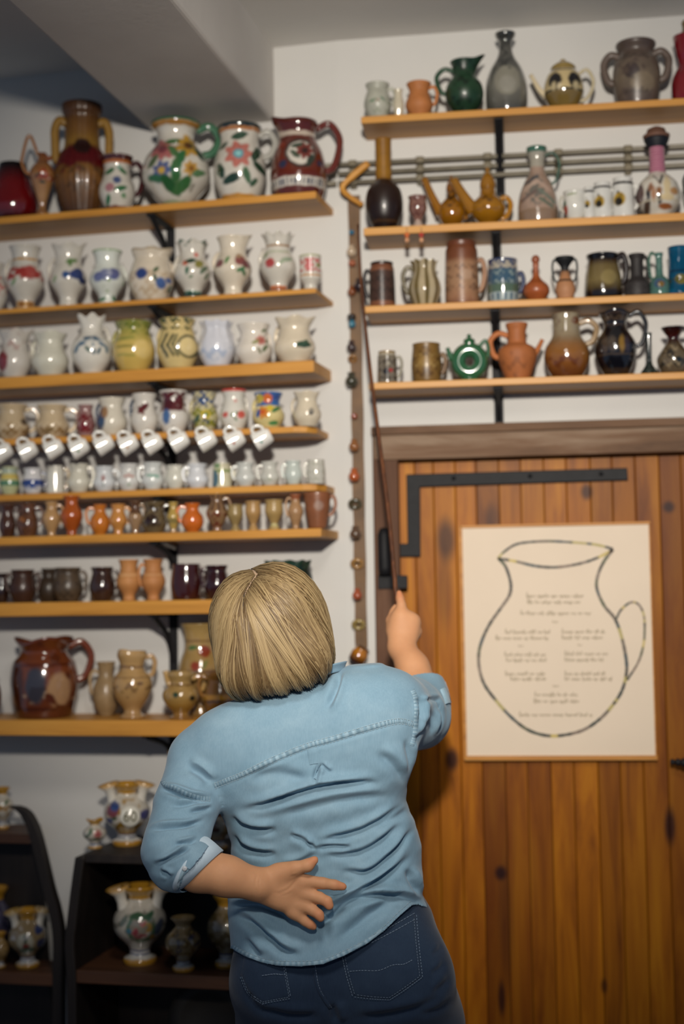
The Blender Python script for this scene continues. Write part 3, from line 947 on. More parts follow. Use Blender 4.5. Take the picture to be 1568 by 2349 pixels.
pot('L2', 'flowered_jug', 'pale greenish white jug with grey blue flowers and green dabs at foot', 246, 78, 578, 'footvase', '#dfe3da',
    [('o', .35, .52, .34, '#5a6090'), ('o', -.1, .5, .34, '#7d84a6'), ('o', -.5, .46, .28, '#68709c'), ('o', .1, .54, .14, '#a8acc0'), ('l', -.3, .06, .22, .3, GRN), ('l', .35, .08, .2, 2, GRN), ('b', .97, 1.02, '#a8bc98'), ('n', .2, .42, '#a8b894', 6, .35, 2)],
    [('BR', .74, .40, .34, .10)])
pot('L2', 'flowered_jug', 'wide mouthed cream jug sponged beige with scattered blue flowers', 346, 98, 577, 'squat', '#ddd0bc',
    [('n', .0, .55, '#c8b49a', 7, .0, 2), ('o', -.42, .48, .26, '#31457e'), ('o', .42, .30, .24, '#46629a'), ('l', .2, .56, .18, .8, '#3a5a38'), ('l', .16, .40, .16, 2, '#30503a'), ('l', .8, .22, .16, 1, '#30503a'), ('b', .96, 1.02, '#b8a890'), ('o', .78, .36, .12, '#46629a')],
    [('BR', .82, .36, .26, .09)], pinch=('R', .16), ruffle=(6, .04))
pot('L2', 'flowered_jug', 'white ruffled jug with dark green foot and small mixed flowers', 441, 80, 558, 'footvase', WHT,
    [('b', 0, .09, '#1f4038'), ('b', .09, .11, '#3f7a5c'), ('o', -.4, .58, .16, '#c86a50'), ('o', .35, .56, .24, '#86803a'), ('l', -.1, .62, .3, .2, DGR), ('l', -.3, .44, .22, 1.4, '#3f6a52'), ('l', -.1, .33, .12, .4, GRN), ('l', .6, .46, .3, .8, '#5f7058'), ('o', .2, .74, .12, '#c86a5c'), ('l', .75, .36, .2, 1.1, '#6c7a64'), ('n', .9, 1.02, '#6f7a6c', 6, .1, 4)],
    [('BL', .74, .40, .30, .09)], ruffle=(7, .07))
pot('L2', 'flowered_jug', 'cream jug with maroon grapes and green vine leaves', 533, 82, 547, 'footvase', '#e2d6c2',
    [('o', -.72, .52, .22, '#7c4a4a'), ('o', .38, .56, .28, '#8a4a48'), ('o', .72, .50, .22, '#743f42'), ('o', .3, .64, .14, '#a88a6c'), ('l', -.3, .56, .22, 1.1, '#5d8a52'), ('l', .42, .40, .26, .4, '#4a7c4c'), ('l', .56, .36, .2, 2, '#3f7046')],
    [('BL', .74, .44, .34, .10)], pinch=('R', .25))
pot('L2', 'flowered_jug', 'white ruffled jug with orange foot and single red rose', 637, 80, 541, 'footvase', WHT,
    [('b', .06, .10, ORG), ('b', 0, .06, '#9a6048'), ('b', .775, .80, '#9a6a34'), ('o', -.45, .46, .26, '#b04a48'), ('l', .45, .52, .3, .2, '#9aa890'), ('l', .2, .48, .2, .6, '#a8b49a'), ('l', -.7, .62, .22, 1, '#6f8458'), ('b', .66, .69, '#b8c0a4')],
    [('BL', .74, .40, .32, .10)], ruffle=(8, .08, .8))
pot('L2', 'flowered_cup', 'small stepped white cup with pink flowers and a gold line', 711, 50, 588, 'cup', WHT,
    [('b', .36, .41, '#c8843a'), ('n', .5, .88, '#c86a68', 5, -.15, 2), ('o', -.2, .66, .3, '#cf7a78'), ('o', .72, .68, .2, '#8a8a50'), ('b', .96, 1.02, '#b8b890')], cat='cup')

# ---- L3
pot('L3', 'cream_jug', 'off white fluted jug with a maroon brush stroke', 33, 72, 762, 'creamer', '#d9d2c8', [('o', -.7, .34, .3, '#8a3a3e', .6), ('n', .5, 1, '#c0a8a0', 4, .2, 2)], [('BR', .84, .34, .30, .09)], ruffle=(4, .1), pinch=('R', .2))
pot('L3', 'cream_jug', 'plain pale cream jug with no painting', 115, 79, 766, 'creamer', '#dcd9c8', [], [('BL', .84, .34, .24, .09)], ruffle=(4, .05))
pot('L3', 'sprig_jug', 'white jug with tall ruffled neck and dark blue green sprigs', 210, 88, 728, 'belly', '#e4dfd4',
    [('l', -.5, .48, .22, .3, '#51708a'), ('l', -.2, .58, .22, .2, '#4a6478'), ('l', .2, .58, .22, 2.8, '#4a6478'), ('l', .5, .48, .2, 2.5, '#51708a'), ('l', -.2, .38, .2, 2.2, '#3d6258'), ('l', .1, .34, .16, 1.6, '#3d5a66'), ('l', .35, .36, .18, 1.1, '#3d5a66'), ('l', .05, .46, .12, 1.5, '#5b7d94'), ('l', -.75, .40, .22, 1.2, '#66808f'), ('l', .72, .40, .2, 1.8, '#66808f'), ('s', -.6, .52, .6, .56, .02, '#6a8494')],
    [('BR', .8, .38, .14, .09)], ruffle=(6, .09, .8))
pot('L3', 'medallion_jug', 'yellow green glazed jug with pale round medallion', 306, 92, 741, 'squat', [(0, '#cfae5c'), (.5, '#d4b865'), (.8, '#a8a050'), (1, '#8a8a48')],
    [('o', .42, .42, .44, '#e2c67c'), ('n', .72, 1, '#76803c', 8, .0, 2), ('s', -.8, .62, 0, .64, .06, '#8a9048'), ('s', -.75, .46, -.1, .46, .06, '#8a8444'), ('s', -.7, .30, 0, .28, .05, '#a09a50')], [('BL', .82, .4, .22, .09)])
pot('L3', 'medallion_jug', 'cream jug with dark green chevrons beside a ringed medallion', 407, 91, 735, 'squat', '#ddc588',
    [('o', .5, .42, .46, '#e6cf94'), ('r', .5, .42, .50, .055, '#26382c'), ('s', -.2, .64, -.5, .44, .06, '#26382c'), ('s', -.5, .44, -.2, .24, .06, '#26382c'), ('s', -.5, .66, -.78, .44, .06, '#26382c'), ('s', -.78, .44, -.5, .22, .06, '#26382c'), ('s', -.02, .64, -.25, .44, .05, '#2f4434'), ('s', -.25, .44, 0, .24, .05, '#2f4434'), ('n', .76, 1, '#33452f', 11, .05, 3)], [('BL', .82, .4, .2, .09)])
pot('L3', 'fluted_jug', 'bluish white fluted porcelain jug', 496, 80, 741, 'squat', '#d9dae2', [('n', .1, .4, '#b8c2d6', 4, .1, 2)], [('BR', .8, .3, .2, .08)], ruffle=(9, .05, .4))
pot('L3', 'rose_jug', 'small round white jug with a pink rose and leaves', 581, 80, 746, 'creamer', '#e6ddd0', [('f', .38, .56, .26, '#c8786c', '#a8524c'), ('l', .62, .36, .22, .9, '#5a6a40'), ('l', .1, .52, .22, .5, '#9a9a68'), ('l', .3, .30, .18, 2, '#6a6a40'), ('l', .56, .82, .16, .4, '#5f7048'), ('l', .72, .55, .14, 1.2, '#5a6a40')], [('BR', .8, .3, .2, .09)])
pot('L3', 'cream_jug', 'wide ruffled cream jug with a small green scribble at shelf end', 675, 90, 733, 'creamer', '#e0d2ba', [('l', .42, .36, .36, .05, '#37503e'), ('l', .5, .42, .18, .5, '#4a6250'), ('s', .1, .32, .8, .34, .03, '#37503e')], [('BL', .84, .3, .22, .09)], ruffle=(5, .07), pinch=('R', .12))

# ---- L4
pot('L4', 'beige_jug', 'beige jug with brown floral smudge beside the open handled beige jug', 27, 78, 930, 'creamer', '#cdb795', [('n', .05, .45, '#9a7c54', 7, .0, 2), ('o', .7, .5, .2, '#5a4a3c')], [('R', .86, .26, .44, .09)])
pot('L4', 'beige_jug', 'beige jug with brown leaves and a large open handle', 120, 74, 931, 'creamer', '#d0ba98', [('n', .05, .4, '#98794f', 7, .05, 5), ('l', -.2, .2, .3, .4, '#8a6f48')], [('R', .86, .22, .50, .09)])
pot('L4', 'maroon_jug', 'small pinkish brown jug with dark red panels', 196, 42, 930, 'ribbed', '#9a7470', [('n', .1, .7, '#74282c', 4, -.1, 2), ('o', -.1, .3, .4, '#7a2226'), ('o', .5, .4, .3, '#8a5a58')], [('BL', .8, .3, .2, .1)])
pot('L4', 'painted_jug', 'cream jug with a blue and brown brush stroke on one side', 256, 68, 915, 'creamer', '#ddd5c4', [('o', -.72, .45, .3, '#3d5270', .75), ('o', -.45, .6, .22, '#a07a58', .4)], [('BL', .84, .3, .26, .09, .05, '#4a5468')])
pot('L4', 'painted_jug', 'white jug with one dark maroon leaf', 331, 60, 905, 'creamer', '#dcd6cc', [('l', -.1, .62, .5, .8, '#5c2226'), ('l', -.25, .56, .36, 2.2, '#662a2c')], [('BL', .84, .3, .3, .1, .05, '#3c4a5c')])
pot('L4', 'painted_jug', 'white jug with maroon shoulder and blue stripe', 397, 68, 898, 'creamer', '#ddd8d0', [('n', .5, .95, '#5a2228', 4, -.3, 3), ('o', -.4, .66, .36, '#4e2028'), ('o', .4, .74, .34, '#5c262a'), ('o', -.45, .36, .24, '#47699a', .5)], [('BR', .84, .3, .22, .09)])
pot('L4', 'painted_jug', 'small jug densely painted in blue, yellow and green', 468, 62, 902, 'creamer', '#c8bd94', [('n', .6, 1, '#39517c', 6, -.1, 2), ('n', .1, .6, '#8a8a34', 6, .0, 5), ('o', .1, .40, .34, '#c8b03c'), ('o', .1, .40, .18, '#6a8040'), ('l', -.5, .3, .3, 1, '#33503c'), ('n', 0, .3, '#30405a', 7, .2, 7)], [('BL', .82, .3, .24, .1)])
pot('L4', 'painted_jug', 'white jug with coral red rim and red flowers', 536, 62, 895, 'creamer', '#dedad0', [('b', .94, 1.02, '#c84c40'), ('o', .5, .35, .28, '#cc5a4c'), ('o', -.62, .35, .2, '#cc5a4c'), ('l', 0, .36, .28, .5, '#6f8466'), ('l', .1, .24, .16, 2.2, '#5d7a58'), ('o', .1, .7, .12, '#d89890')], [('BR', .82, .3, .22, .1)])
pot('L4', 'painted_jug', 'bright jug with orange, yellow and blue blooms', 615, 70, 903, 'creamer', '#dccb8e', [('b', .62, 1.02, '#3a6aa8'), ('o', -.05, .82, .30, '#d8733c'), ('o', -.6, .82, .3, '#c8b23c'), ('o', .5, .84, .26, '#30549a'), ('f', -.35, .42, .36, '#d98a34', '#cc5a30'), ('o', .1, .55, .2, '#d8bc3a'), ('l', .45, .5, .3, .6, '#3f7a4a'), ('l', .3, .12, .3, .1, '#3f8a50'), ('l', -.65, .4, .26, 1.4, '#345c9c')], [('BL', .82, .3, .22, .1)])
pot('L4', 'cream_jug', 'cream jug with one small dark round stamp at shelf end', 703, 62, 901, 'creamer', '#ddd0b8', [('o', .3, .40, .18, '#585450', .24), ('o', .3, .42, .09, '#b0a89a')], [('BL', .82, .34, .38, .09)], ruffle=(5, .05))

# ---- L5: tiny jugs
tiny = [(22, 46, 1072, 'squat', '#c9cc9e', [('b', .55, .72, '#d8c06a'), ('b', .32, .5, '#5d8a6a'), ('b', .75, .95, '#b8c4b0')], 'tiny jug banded in yellow and sea green', ()),
 (75, 50, 1075, 'squat', '#e0dfe0', [('b', .30, .55, '#2c4384'), ('n', .2, .5, '#3a5aa0', 5, .1, 2)], 'tiny white jug with a broad cobalt blue band', (('R', .8, .3, .25, .1, .05, '#2c3a60'),)),
 (127, 42, 1069, 'tank', '#dedbd0', [], 'tiny plain straight sided cream cup with golden handle', (('R', .85, .2, .4, .1, .05, '#a88a4c'),)),
 (181, 52, 1065, 'creamer', '#dcd8c8', [], 'tiny plain cream jug without painting', (('R', .85, .2, .3, .1),)),
 (239, 52, 1071, 'creamer', '#dde0e2', [('o', -.1, .5, .12, '#a05048', .3), ('s', -.1, .4, -.1, .2, .04, '#7a8a80')], 'tiny bluish white jug with one red tulip', ()),
 (295, 52, 1065, 'creamer', '#dddcd8', [('o', -.3, .52, .12, '#b8624e'), ('o', 0, .56, .12, '#b8624e'), ('o', .3, .52, .12, '#b8624e'), ('o', 0, .2, .1, '#8aa880')], 'tiny white jug with three red dots in a row', ()),
 (350, 52, 1062, 'creamer', '#dcdfdc', [('s', -.5, .52, .4, .5, .09, '#6aa892'), ('o', .4, .46, .14, '#86b8a4')], 'tiny white jug with a mint green brush stroke', ()),
 (401, 46, 1068, 'squat', '#dbd9cc', [], 'tiny plain ivory jug with wavy rim', ()),
 (452, 52, 1065, 'creamer', '#e2e4e8', [], 'tiny plain bright white jug', ()),
 (509, 44, 1064, 'tank', '#d8d2b4', [('b', .62, .74, '#8a9a5c'), ('o', -.8, .35, .4, '#4a7080', .9), ('o', -.5, .9, .3, '#7a9a70')], 'tiny cream cup with green line and teal patch', ()),
 (562, 48, 1062, 'creamer', '#d3d5d0', [], 'tiny pale grey jug beside the teal patched cup', ()),
 (618, 46, 1060, 'creamer', '#d0cfc6', [('n', .2, .4, '#b8bca8', 6, .1, 2)], 'tiny warm grey jug with faint mottling', ()),
 (672, 42, 1058, 'squat', '#cbd3cc', [], 'tiny pale mint jug', ()),
 (724, 44, 1055, 'barrel', '#ccc9be', [('n', .1, .9, '#b4b3a4', 6, .1, 2)], 'tiny stone grey barrel cup at shelf end', ())]
for cx, w, yt, pr, col, ops, lab, hs in tiny:
    pot('L5', 'tiny_jug', lab + ' on the shelf of miniatures', cx, w, yt, pr, col, ops, hs or (('R' if cx % 2 else 'L', .82, .3, .24, .09),), cat='jug', group='tiny white jugs in a row')

# ---- L6: small clay jugs
clay = [(17, 38, 1158, 'creamer', '#4e3024', (), 'small dark chocolate clay jug at the hidden end of its row', ('R',)),
 (63, 50, 1156, 'ribbed', '#6a4530', [('o', -.5, .5, .3, '#9a6030'), ('n', .1, 1, '#4a3024', 5, .1, 3)], 'small mottled brown clay mug with amber flecks', ('R',)),
 (118, 42, 1151, 'vase', '#bd9464', (), 'small tall beige clay pitcher', ('R',)),
 (164, 52, 1138, 'vase', [(0, '#a8501e'), (1, '#b4581e')], (), 'tall burnt orange clay vase in the small clay row', ()),
 (229, 46, 1158, 'belly', '#c87528', (), 'small orange clay jug with an open looped handle', ('L',)),
 (271, 42, 1157, 'footvase', '#cc8c48', (), 'small light orange waisted clay vase', ('R',)),
 (310, 34, 1150, 'vase', '#a08060', [('b', .6, 1, '#5a3c28')], 'small beige clay jug with brown neck', ('R',)),
 (353, 58, 1152, 'creamer', '#6a5a40', [('o', -.2, .4, .5, '#2c1a18'), ('n', .2, 1, '#4a3c2c', 4, .1, 2)], 'small olive brown clay mug with a dark patch', ('R',)),
 (397, 30, 1152, 'vase', '#b89a50', [('b', .3, .45, '#8a7a48'), ('b', 0, .12, '#c0a080')], 'tiny mustard yellow clay vase', ()),
 (441, 52, 1155, 'belly', '#d06a24', (), 'small bright orange clay jug', ('L',)),
 (497, 50, 1134, 'vase', '#8a6a4a', [('n', .1, .5, '#6a3020', 5, .1, 2), ('w', .55, 1, 9, '#5a4030')], 'small streaky brown clay pitcher with red spots', ('R',)),
 (539, 38, 1158, 'goblet', '#a08858', (), 'small olive clay goblet', ()),
 (580, 38, 1150, 'goblet', '#b8905a', (), 'small tan clay goblet between two others', ()),
 (628, 44, 1147, 'goblet', '#b4955e', [('b', .1, .22, '#c8bc84')], 'wider tan clay goblet with pale stem', ()),
 (677, 36, 1134, 'vase', '#b08860', [('b', .85, 1.02, '#9a5a3a')], 'small slim tan clay jug with rusty rim', ('L',)),
 (727, 62, 1130, 'basket', '#8c5636', [('o', .1, .62, .35, '#a08070')], 'terracotta clay basket cup with big handle at shelf end', ('R',))]
for cx, w, yt, pr, col, ops, lab, hs in clay:
    pot('L6', 'clay_jug', lab, cx, w, yt, pr, col, list(ops), [(h, .86, .36, .34, .10) for h in hs], cat='jug', group='small clay jugs in a row', mat='satin' if cx > 520 else 'glaze')

# ---- L7
dark = [(4, 34, 1315, 'squat', '#2c1a16', 'small black brown pot at the far end of the dark row', ('R',), 'glaze', ()),
 (52, 60, 1307, 'squat', '#452c22', 'dark brown glazed mug with two small ears', ('L', 'R'), 'satin', ()),
 (112, 52, 1304, 'belly', '#40342a', 'olive black jug tucked behind a rough mug', ('L',), 'satin', ()),
 (156, 66, 1302, 'squat', '#5a4a3a', 'rough olive brown mug in the dark row', ('R',), 'satin', [('n', 0, 1, '#43362a', 6, .1, 2)]),
 (234, 58, 1301, 'squat', '#3a2620', 'dark brown creamer beside the twin terracotta vases', ('R',), 'glaze', ()),
 (295, 56, 1284, 'footvase', '#c48850', 'unglazed terracotta waisted vase with a pale neck band', (), 'matte', [('b', .6, .66, '#d8a470')]),
 (351, 56, 1283, 'footvase', '#bf814c', 'unglazed terracotta waisted jug with shoulder handle', ('L',), 'matte', [('b', .6, .64, '#d09a68')]),
 (427, 72, 1294, 'barrel', '#3a1412', 'glossy oxblood brown mug', ('R',), 'glaze', ()),
 (497, 58, 1297, 'squat', '#30151a', 'glossy dark maroon jug half behind the blonde head', ('L',), 'glaze', ()),
 (660, 112, 1287, 'bowl', '#1d3a2a', 'dark green ruffled bowl behind the blonde head', (), 'satin', [('n', 0, 1, '#0f241c', 6, .0, 3)])]
for cx, w, yt, pr, col, lab, hs, mt, ops in dark:
    pot('L7', 'dark_pot' if mt != 'matte' else 'terracotta_vase', lab, cx, w, yt, pr, col, list(ops), [(h, .84, .34, .24, .09) for h in hs], mat=mt, cat='pot' if mt != 'matte' else 'vase', off=.115 if cx not in (112, 350) else .055,
        ruffle=(10, .05, .8) if cx == 660 else None)

# ---- L8
pot('L8', 'brown_jug', 'brown jug at the far end of the lowest wall shelf', -24, 54, 1520, 'belly', '#6b3c22', [], mat='glaze')
r_, hw_, H_ = pot('L8', 'puzzle_jug', 'large red brown jug with split rim, cream medallion and big handle', 101, 154, 1466, 'handlepot', [(0, '#5a2a16'), (.5, '#7c4022'), (1, '#6a3218')],
    [('o', .42, .36, .34, '#b08a66', .52), ('n', .2, .55, '#c8a888', 5, .35, 2), ('o', -.25, .42, .30, '#3c3a44', .55), ('b', .10, .14, '#4a2012'), ('b', .66, .70, '#5a2814'), ('o', -.8, .4, .2, '#4a2414', .8), ('n', 0, 1, '#5a2a18', 3, .35, 6)],
    [('R', .90, .46, .36, .085, .06, '#6a3016')], ruffle=(3, .10, .78), off=.125)
pot('L8', 'beige_jug', 'plain beige jug half behind another beige jug', 243, 62, 1518, 'belly', '#a08560', [], [('L', .8, .4, .16, .1)], mat='satin', off=.075)
pot('L8', 'beige_jug', 'glossy beige footed jug with face relief and small ears', 303, 92, 1493, 'beigejug', [(0, '#b08a5c'), (.5, '#b8935f'), (1, '#c09c6a')],
    [('n', .3, .6, '#8a6a44', 5, .2, 2), ('b', .74, .78, '#8a6844'), ('b', .60, .62, '#8c6c48'), ('o', .35, .52, .18, '#7c5c3c', .1)], [('R', .9, .62, .22, .10, .02, '#a8865a')], pinch=('FL', .16), off=.15)
pot('L8', 'beige_jug', 'squat beige jug with two green dots and side spout', 414, 84, 1540, 'beigejug', [(0, '#8a6030'), (.2, '#96702f'), (.5, '#a8864e'), (1, '#a88a58')],
    [('o', -.28, .52, .15, '#163c2a'), ('o', .62, .44, .15, '#131c18'), ('b', .70, .74, '#6a4c28')], [('R', .84, .56, .3, .1)], spouts=[('L', .72, .84, 1.02, .2, .14)], off=.16)
pot('L8', 'tall_vase', 'tall beige vase with red flowers half hidden behind the person', 458, 104, 1430, 'footvase', [(0, '#8a6a3c'), (1, '#ae9058')],
    [('l', -.3, .74, .2, .2, '#4a6a30'), ('o', .2, .70, .26, '#8a3a24'), ('o', -.2, .54, .2, '#8f3c2a'), ('b', .80, .82, '#7c5a30'), ('l', .2, .56, .2, 1, '#7a7a44'), ('b', .46, .5, '#6a4a2c')], off=.06)
pot('L8', 'amber_jug', 'amber banded jug half hidden by the shoulder of the person', 503, 72, 1545, 'squat', '#7a5220', [('b', .44, .54, '#b07c1e'), ('b', .38, .42, '#3c2410'), ('b', 0, .2, '#5a3414')], [('L', .9, .5, .3, .1)], off=.17)
pot('L8', 'brown_vase', 'dark brown vase standing behind the nape of the person', 724, 62, 1392, 'widevase', '#30201a', [], mat='satin', off=.10)

# ---- R1
pot('R1', 'painted_jug', 'small grey white jug with green speckled flowers beside tiny cream cup', 865, 62, 195, 'squat', '#b8b8aa', [('l', -.4, .42, .2, .3, '#6a8a6c'), ('l', .35, .48, .2, 2.4, '#6f8a72'), ('o', 0, .42, .12, '#b8847a'), ('n', .1, .6, '#9aa08c', 7, .3, 2)], [('R', .84, .4, .26, .1)], mat='satin')
pot('R1', 'cream_cup', 'tiny cream handleless cup beside terracotta jug', 913, 25, 206, 'ribbed', '#d6ccb4', [], cat='cup')
pot('R1', 'terracotta_jug', 'small plain terracotta jug with one handle on the topmost shelf', 960, 62, 193, 'creamer', '#bd7844', [], [('R', .86, .34, .30, .1)], mat='matte')
pot('R1', 'green_jug', 'dark green jug with wide pouring lip beside the grey bottle', 1063, 88, 143, 'belly', [(0, '#1a3524'), (.5, '#23452e'), (1, '#1c3a28')], [('n', 0, 1, '#14291c', 5, .2, 2)], [('L', .84, .40, .40, .10)], mat='satin', pinch=('R', .55))
pot('R1', 'grey_bottle', 'tall smoky grey bottle with flared lip', 1158, 95, 78, 'bottle', [(0, '#4a4a46'), (.3, '#7a7870'), (.6, '#52524e'), (.75, '#5c5b56'), (1, '#2c2d2b')], [('o', .05, .36, .62, '#8c897c', .75), ('o', .05, .30, .4, '#98958a', .4), ('n', .5, .9, '#3c3d3b', 5, .1, 2)], mat='glaze')
tp, hw_, H_ = pot('R1', 'teapot', 'cream and olive teapot with black arches and lid', 1291, 90, 160, [(z / .80 if z < .8 else 1, r) for z, r in PR['teapot']], '#cdb888',
    [('b', 0, .38, '#7c6636'), ('b', .36, .40, '#2c2a26'), ('o', -.42, .60, .34, '#15151a', .42), ('o', .55, .60, .32, '#15151a', .42), ('o', -.5, .46, .12, '#c8b890', .22), ('o', .62, .46, .14, '#c8b890', .22), ('o', -.2, .44, .12, '#d8c8a4', .16), ('b', .86, .9, '#2c2a26'), ('b', .94, 1.02, '#8a7440')],
    [('R', .86, .18, .62, .075, .10, '#c0b496')], spouts=[('L', .34, 1.64, .93, .22, .10, '#cfc0a0')], lid=(.985, 1.26, .62, '#8c7640'), cat='teapot')
pot('R1', 'two_handled_vase', 'grey brown stoneware vase with two big handles and a round seal', 1457, 108, 102, 'handlepot', [(0, '#5a4c46'), (.4, '#786a5a'), (.8, '#62544c'), (1, '#52443e')],
    [('o', -.2, .48, .30, '#463a3a'), ('r', -.2, .48, .30, .03, '#362c2c'), ('o', .25, .3, .5, '#857662', .4), ('n', 0, 1, '#5c4e46', 4, .3, 3)] +
    [('s', -.55 + .1 * i, .68 + .03 * math.sin(i * .35), -.52 + .1 * i, .72 + .03 * math.sin(i * 1.7), .022, '#352a28') for i in range(11)] + [('s', -.5 + .1 * i, .15, -.47 + .1 * i, .19 + .02 * math.sin(i * 2.1), .022, '#352a28') for i in range(10)],
    [('L', .82, .40, .34, .13), ('R', .82, .40, .34, .13)], mat='satin', cat='vase')
rb, hw_, H_ = pot('R1', 'red_bottle', 'bright red hourglass bottle with wooden stopper', 1572, 70, 85, [(0, .92), (.1, 1), (.35, .98), (.55, .56), (.62, .52), (.75, .66), (1, .86)], '#7c0c1c', [], cat='bottle', closed=True)
mesh_obj('stopper', *lathe([(hw_ * .32, H_), (hw_ * .34, H_ * 1.03), (hw_ * .2, H_ * 1.08), (hw_ * .2, H_ * 1.16), (hw_ * .26, H_ * 1.2), (hw_ * .16, H_ * 1.25), (0.0005, H_ * 1.26)], 20), 'matte', rb, cols=np.array(hexc('#6a5434')))

# ---- R2
gb, hw_, H_ = pot('R2', 'long_neck_bottle', 'round dark brown bottle with a long mustard yellow neck', 878, 87, 320, 'sphere', [(0, '#20120e'), (.53, '#2a1812'), (.555, '#8a5f1c'), (.6, '#9a6c20'), (1, '#96661e')], [('b', .06, .08, '#4a3018')], cat='bottle', mat='satin')
pot('R2', 'small_goblet', 'small pinkish brown goblet beside the long necked bottle', 957, 44, 452, 'goblet', '#8a6458', [('n', .3, 1, '#6a4440', 6, .0, 2), ('b', 0, .2, '#c0aa9c')], cat='goblet')
pot('R2', 'amber_teapot', 'amber bird shaped teapot with two thin upright spouts', 1035, 64, 430, [(0, .5), (.04, .56), (.10, .46), (.26, .86), (.42, 1), (.62, .8), (.78, .4), (.9, .32), (1, .36)], [(0, '#6a4410'), (.4, '#96610f'), (1, '#7c4e12')], [('n', .5, .9, '#3a240e', 5, .1, 2)], spouts=[('L', .42, 1.95, 1.22, .40, .24, '#8a5a14', .3)], lid=(.92, 1.28, .38, '#7a4a14'), cat='teapot', off=.065, handles=[('R', .62, .3, .2, .1)])
pot('R2', 'amber_teapot', 'larger amber teapot with ring handle and thick rising spout', 1118, 80, 425, [(0, .5), (.04, .54), (.10, .48), (.24, .82), (.42, 1), (.6, .86), (.76, .5), (.88, .42), (1, .44)], [(0, '#7a5212'), (.4, '#a06c14'), (1, '#8c5c16')], [('n', .4, .9, '#6a4410', 5, .2, 2), ('b', .36, .38, '#6a4612')], [('R', .66, .20, .52, .12)], spouts=[('L', .40, 1.95, 1.16, .44, .25, '#8c5e16', .3)], lid=(.94, 1.42, .44, '#8a5c16'), cat='teapot', off=.09)
pot('R2', 'marbled_bottle', 'grey and pink marbled bottle with narrow neck and green lip', 1230, 92, 340, [(0, .92), (.04, .96), (.2, 1), (.4, .9), (.55, .66), (.66, .42), (.74, .36), (.86, .38), (.96, .5), (1, .52)], '#a58c7c',
    [('n', .2, .6, '#6f6a62', 5, .0, 2), ('s', -.8, .4, 0, .52, .1, '#c0a898'), ('s', 0, .52, .8, .36, .1, '#b89e8e'), ('s', -.8, .28, .1, .4, .08, '#6a5a54'), ('s', .1, .40, .8, .24, .08, '#707a6e'), ('s', -.6, .5, 0, .6, .07, '#454a52'), ('b', 0, .16, '#8c7460'), ('s', .1, .28, .7, .18, .07, '#5a6a5c'), ('b', .93, 1.02, '#3f6a58'), ('b', .74, .93, '#a8a294')],
    [('R', .90, .52, .36, .05, .03, '#3f5c50')], cat='bottle')
pot('R2', 'white_creamer', 'small white creamer with a leafy rim and red green side', 1317, 54, 441, 'bowl', '#dcdad2', [('s', -.6, .84, .1, .86, .06, '#7a8a4c'), ('o', -.85, .3, .24, '#a8402c', .5), ('o', -.9, .55, .16, '#2f5a3c', .3)], [('L', .8, .3, .3, .1, .05, '#b8b4a8')], cat='jug')
for cx, w, yt, lab, g_ in ((1349, 26, 431, 'smallest white mug with gold and black portrait oval', .05), (1380, 44, 421, 'middle white mug with gold and black portrait oval', .06), (1427, 52, 411, 'largest white mug with gold and black portrait oval', .075)):
    pot('R2', 'portrait_mug', lab, cx, w, yt, 'tank', '#dcdbd6', [('o', -.32, .44, .52, '#b5922c', .62), ('o', -.38, .38, .34, '#1e1a14', .40), ('o', -.2, .52, .2, '#8a6f28', .24), ('o', -.42, .62, .12, '#2a2418'), ('b', .82, .88, '#1c1a1a')], [('R', .78, .22, .30, .1)], cat='mug')
pk, hw_, H_ = pot('R2', 'figure_bottle', 'white round bottle with dancing folk figures and pink neck', 1505, 102, 328, 'pinkneck', WHT,
    [('b', .58, 1.02, '#a8607a')] + [('b', .60 + .035 * i, .612 + .035 * i, '#c08a9a') for i in range(11)] +
    [('o', -.82, .28, .2, '#4a2420', .5), ('o', -.5, .1, .16, '#4a3a34', .3), ('o', -.42, .25, .10, '#1c1c22', .30), ('o', -.30, .38, .07, '#b88a70'), ('o', -.30, .33, .13, '#8a5c40', .18), ('o', -.18, .24, .10, '#b08060', .30), ('o', .05, .27, .12, '#8a5a34', .22), ('o', .06, .17, .08, '#1e1c22', .22), ('o', .08, .39, .07, '#a87a60'), ('s', .08, .4, -.16, .50, .03, '#1c1c22'), ('s', .1, .38, .2, .5, .05, '#1c1c22'),
     ('o', .40, .34, .16, '#d8c49c', .5), ('b', .16, .175, '#c8bca4'), ('o', .4, .20, .3, '#dcc69a', .14), ('o', .3, .09, .3, '#9a5c34', .12), ('o', .7, .28, .16, '#b48858', .18)], cat='bottle', closed=True)
mesh_obj('stopper', *lathe([(hw_ * .36, H_ * .985), (hw_ * .55, H_ * 1.06), (hw_ * .60, H_ * 1.075), (hw_ * .60, H_ * 1.10), (hw_ * .46, H_ * 1.12), (hw_ * .40, H_ * 1.18), (hw_ * .2, H_ * 1.21), (0.0005, H_ * 1.215)], 24), 'matte', pk, cols=np.array(hexc('#6a4a3c')))
mesh_obj('neck_ribbon', *lathe([(hw_ * .40, H_ * .93), (hw_ * .56, H_ * 1.03), (hw_ * .57, H_ * 1.055), (hw_ * .45, H_ * 1.05)], 24), 'matte', pk, cols=np.array(hexc('#10131c')))
pot('R2', 'black_jug', 'black jug at the end of the shelf beside the folk bottle', 1600, 50, 390, 'belly', '#15130f', [('b', 0, .3, '#b09a54')], [('L', .9, .4, .3, .1)])

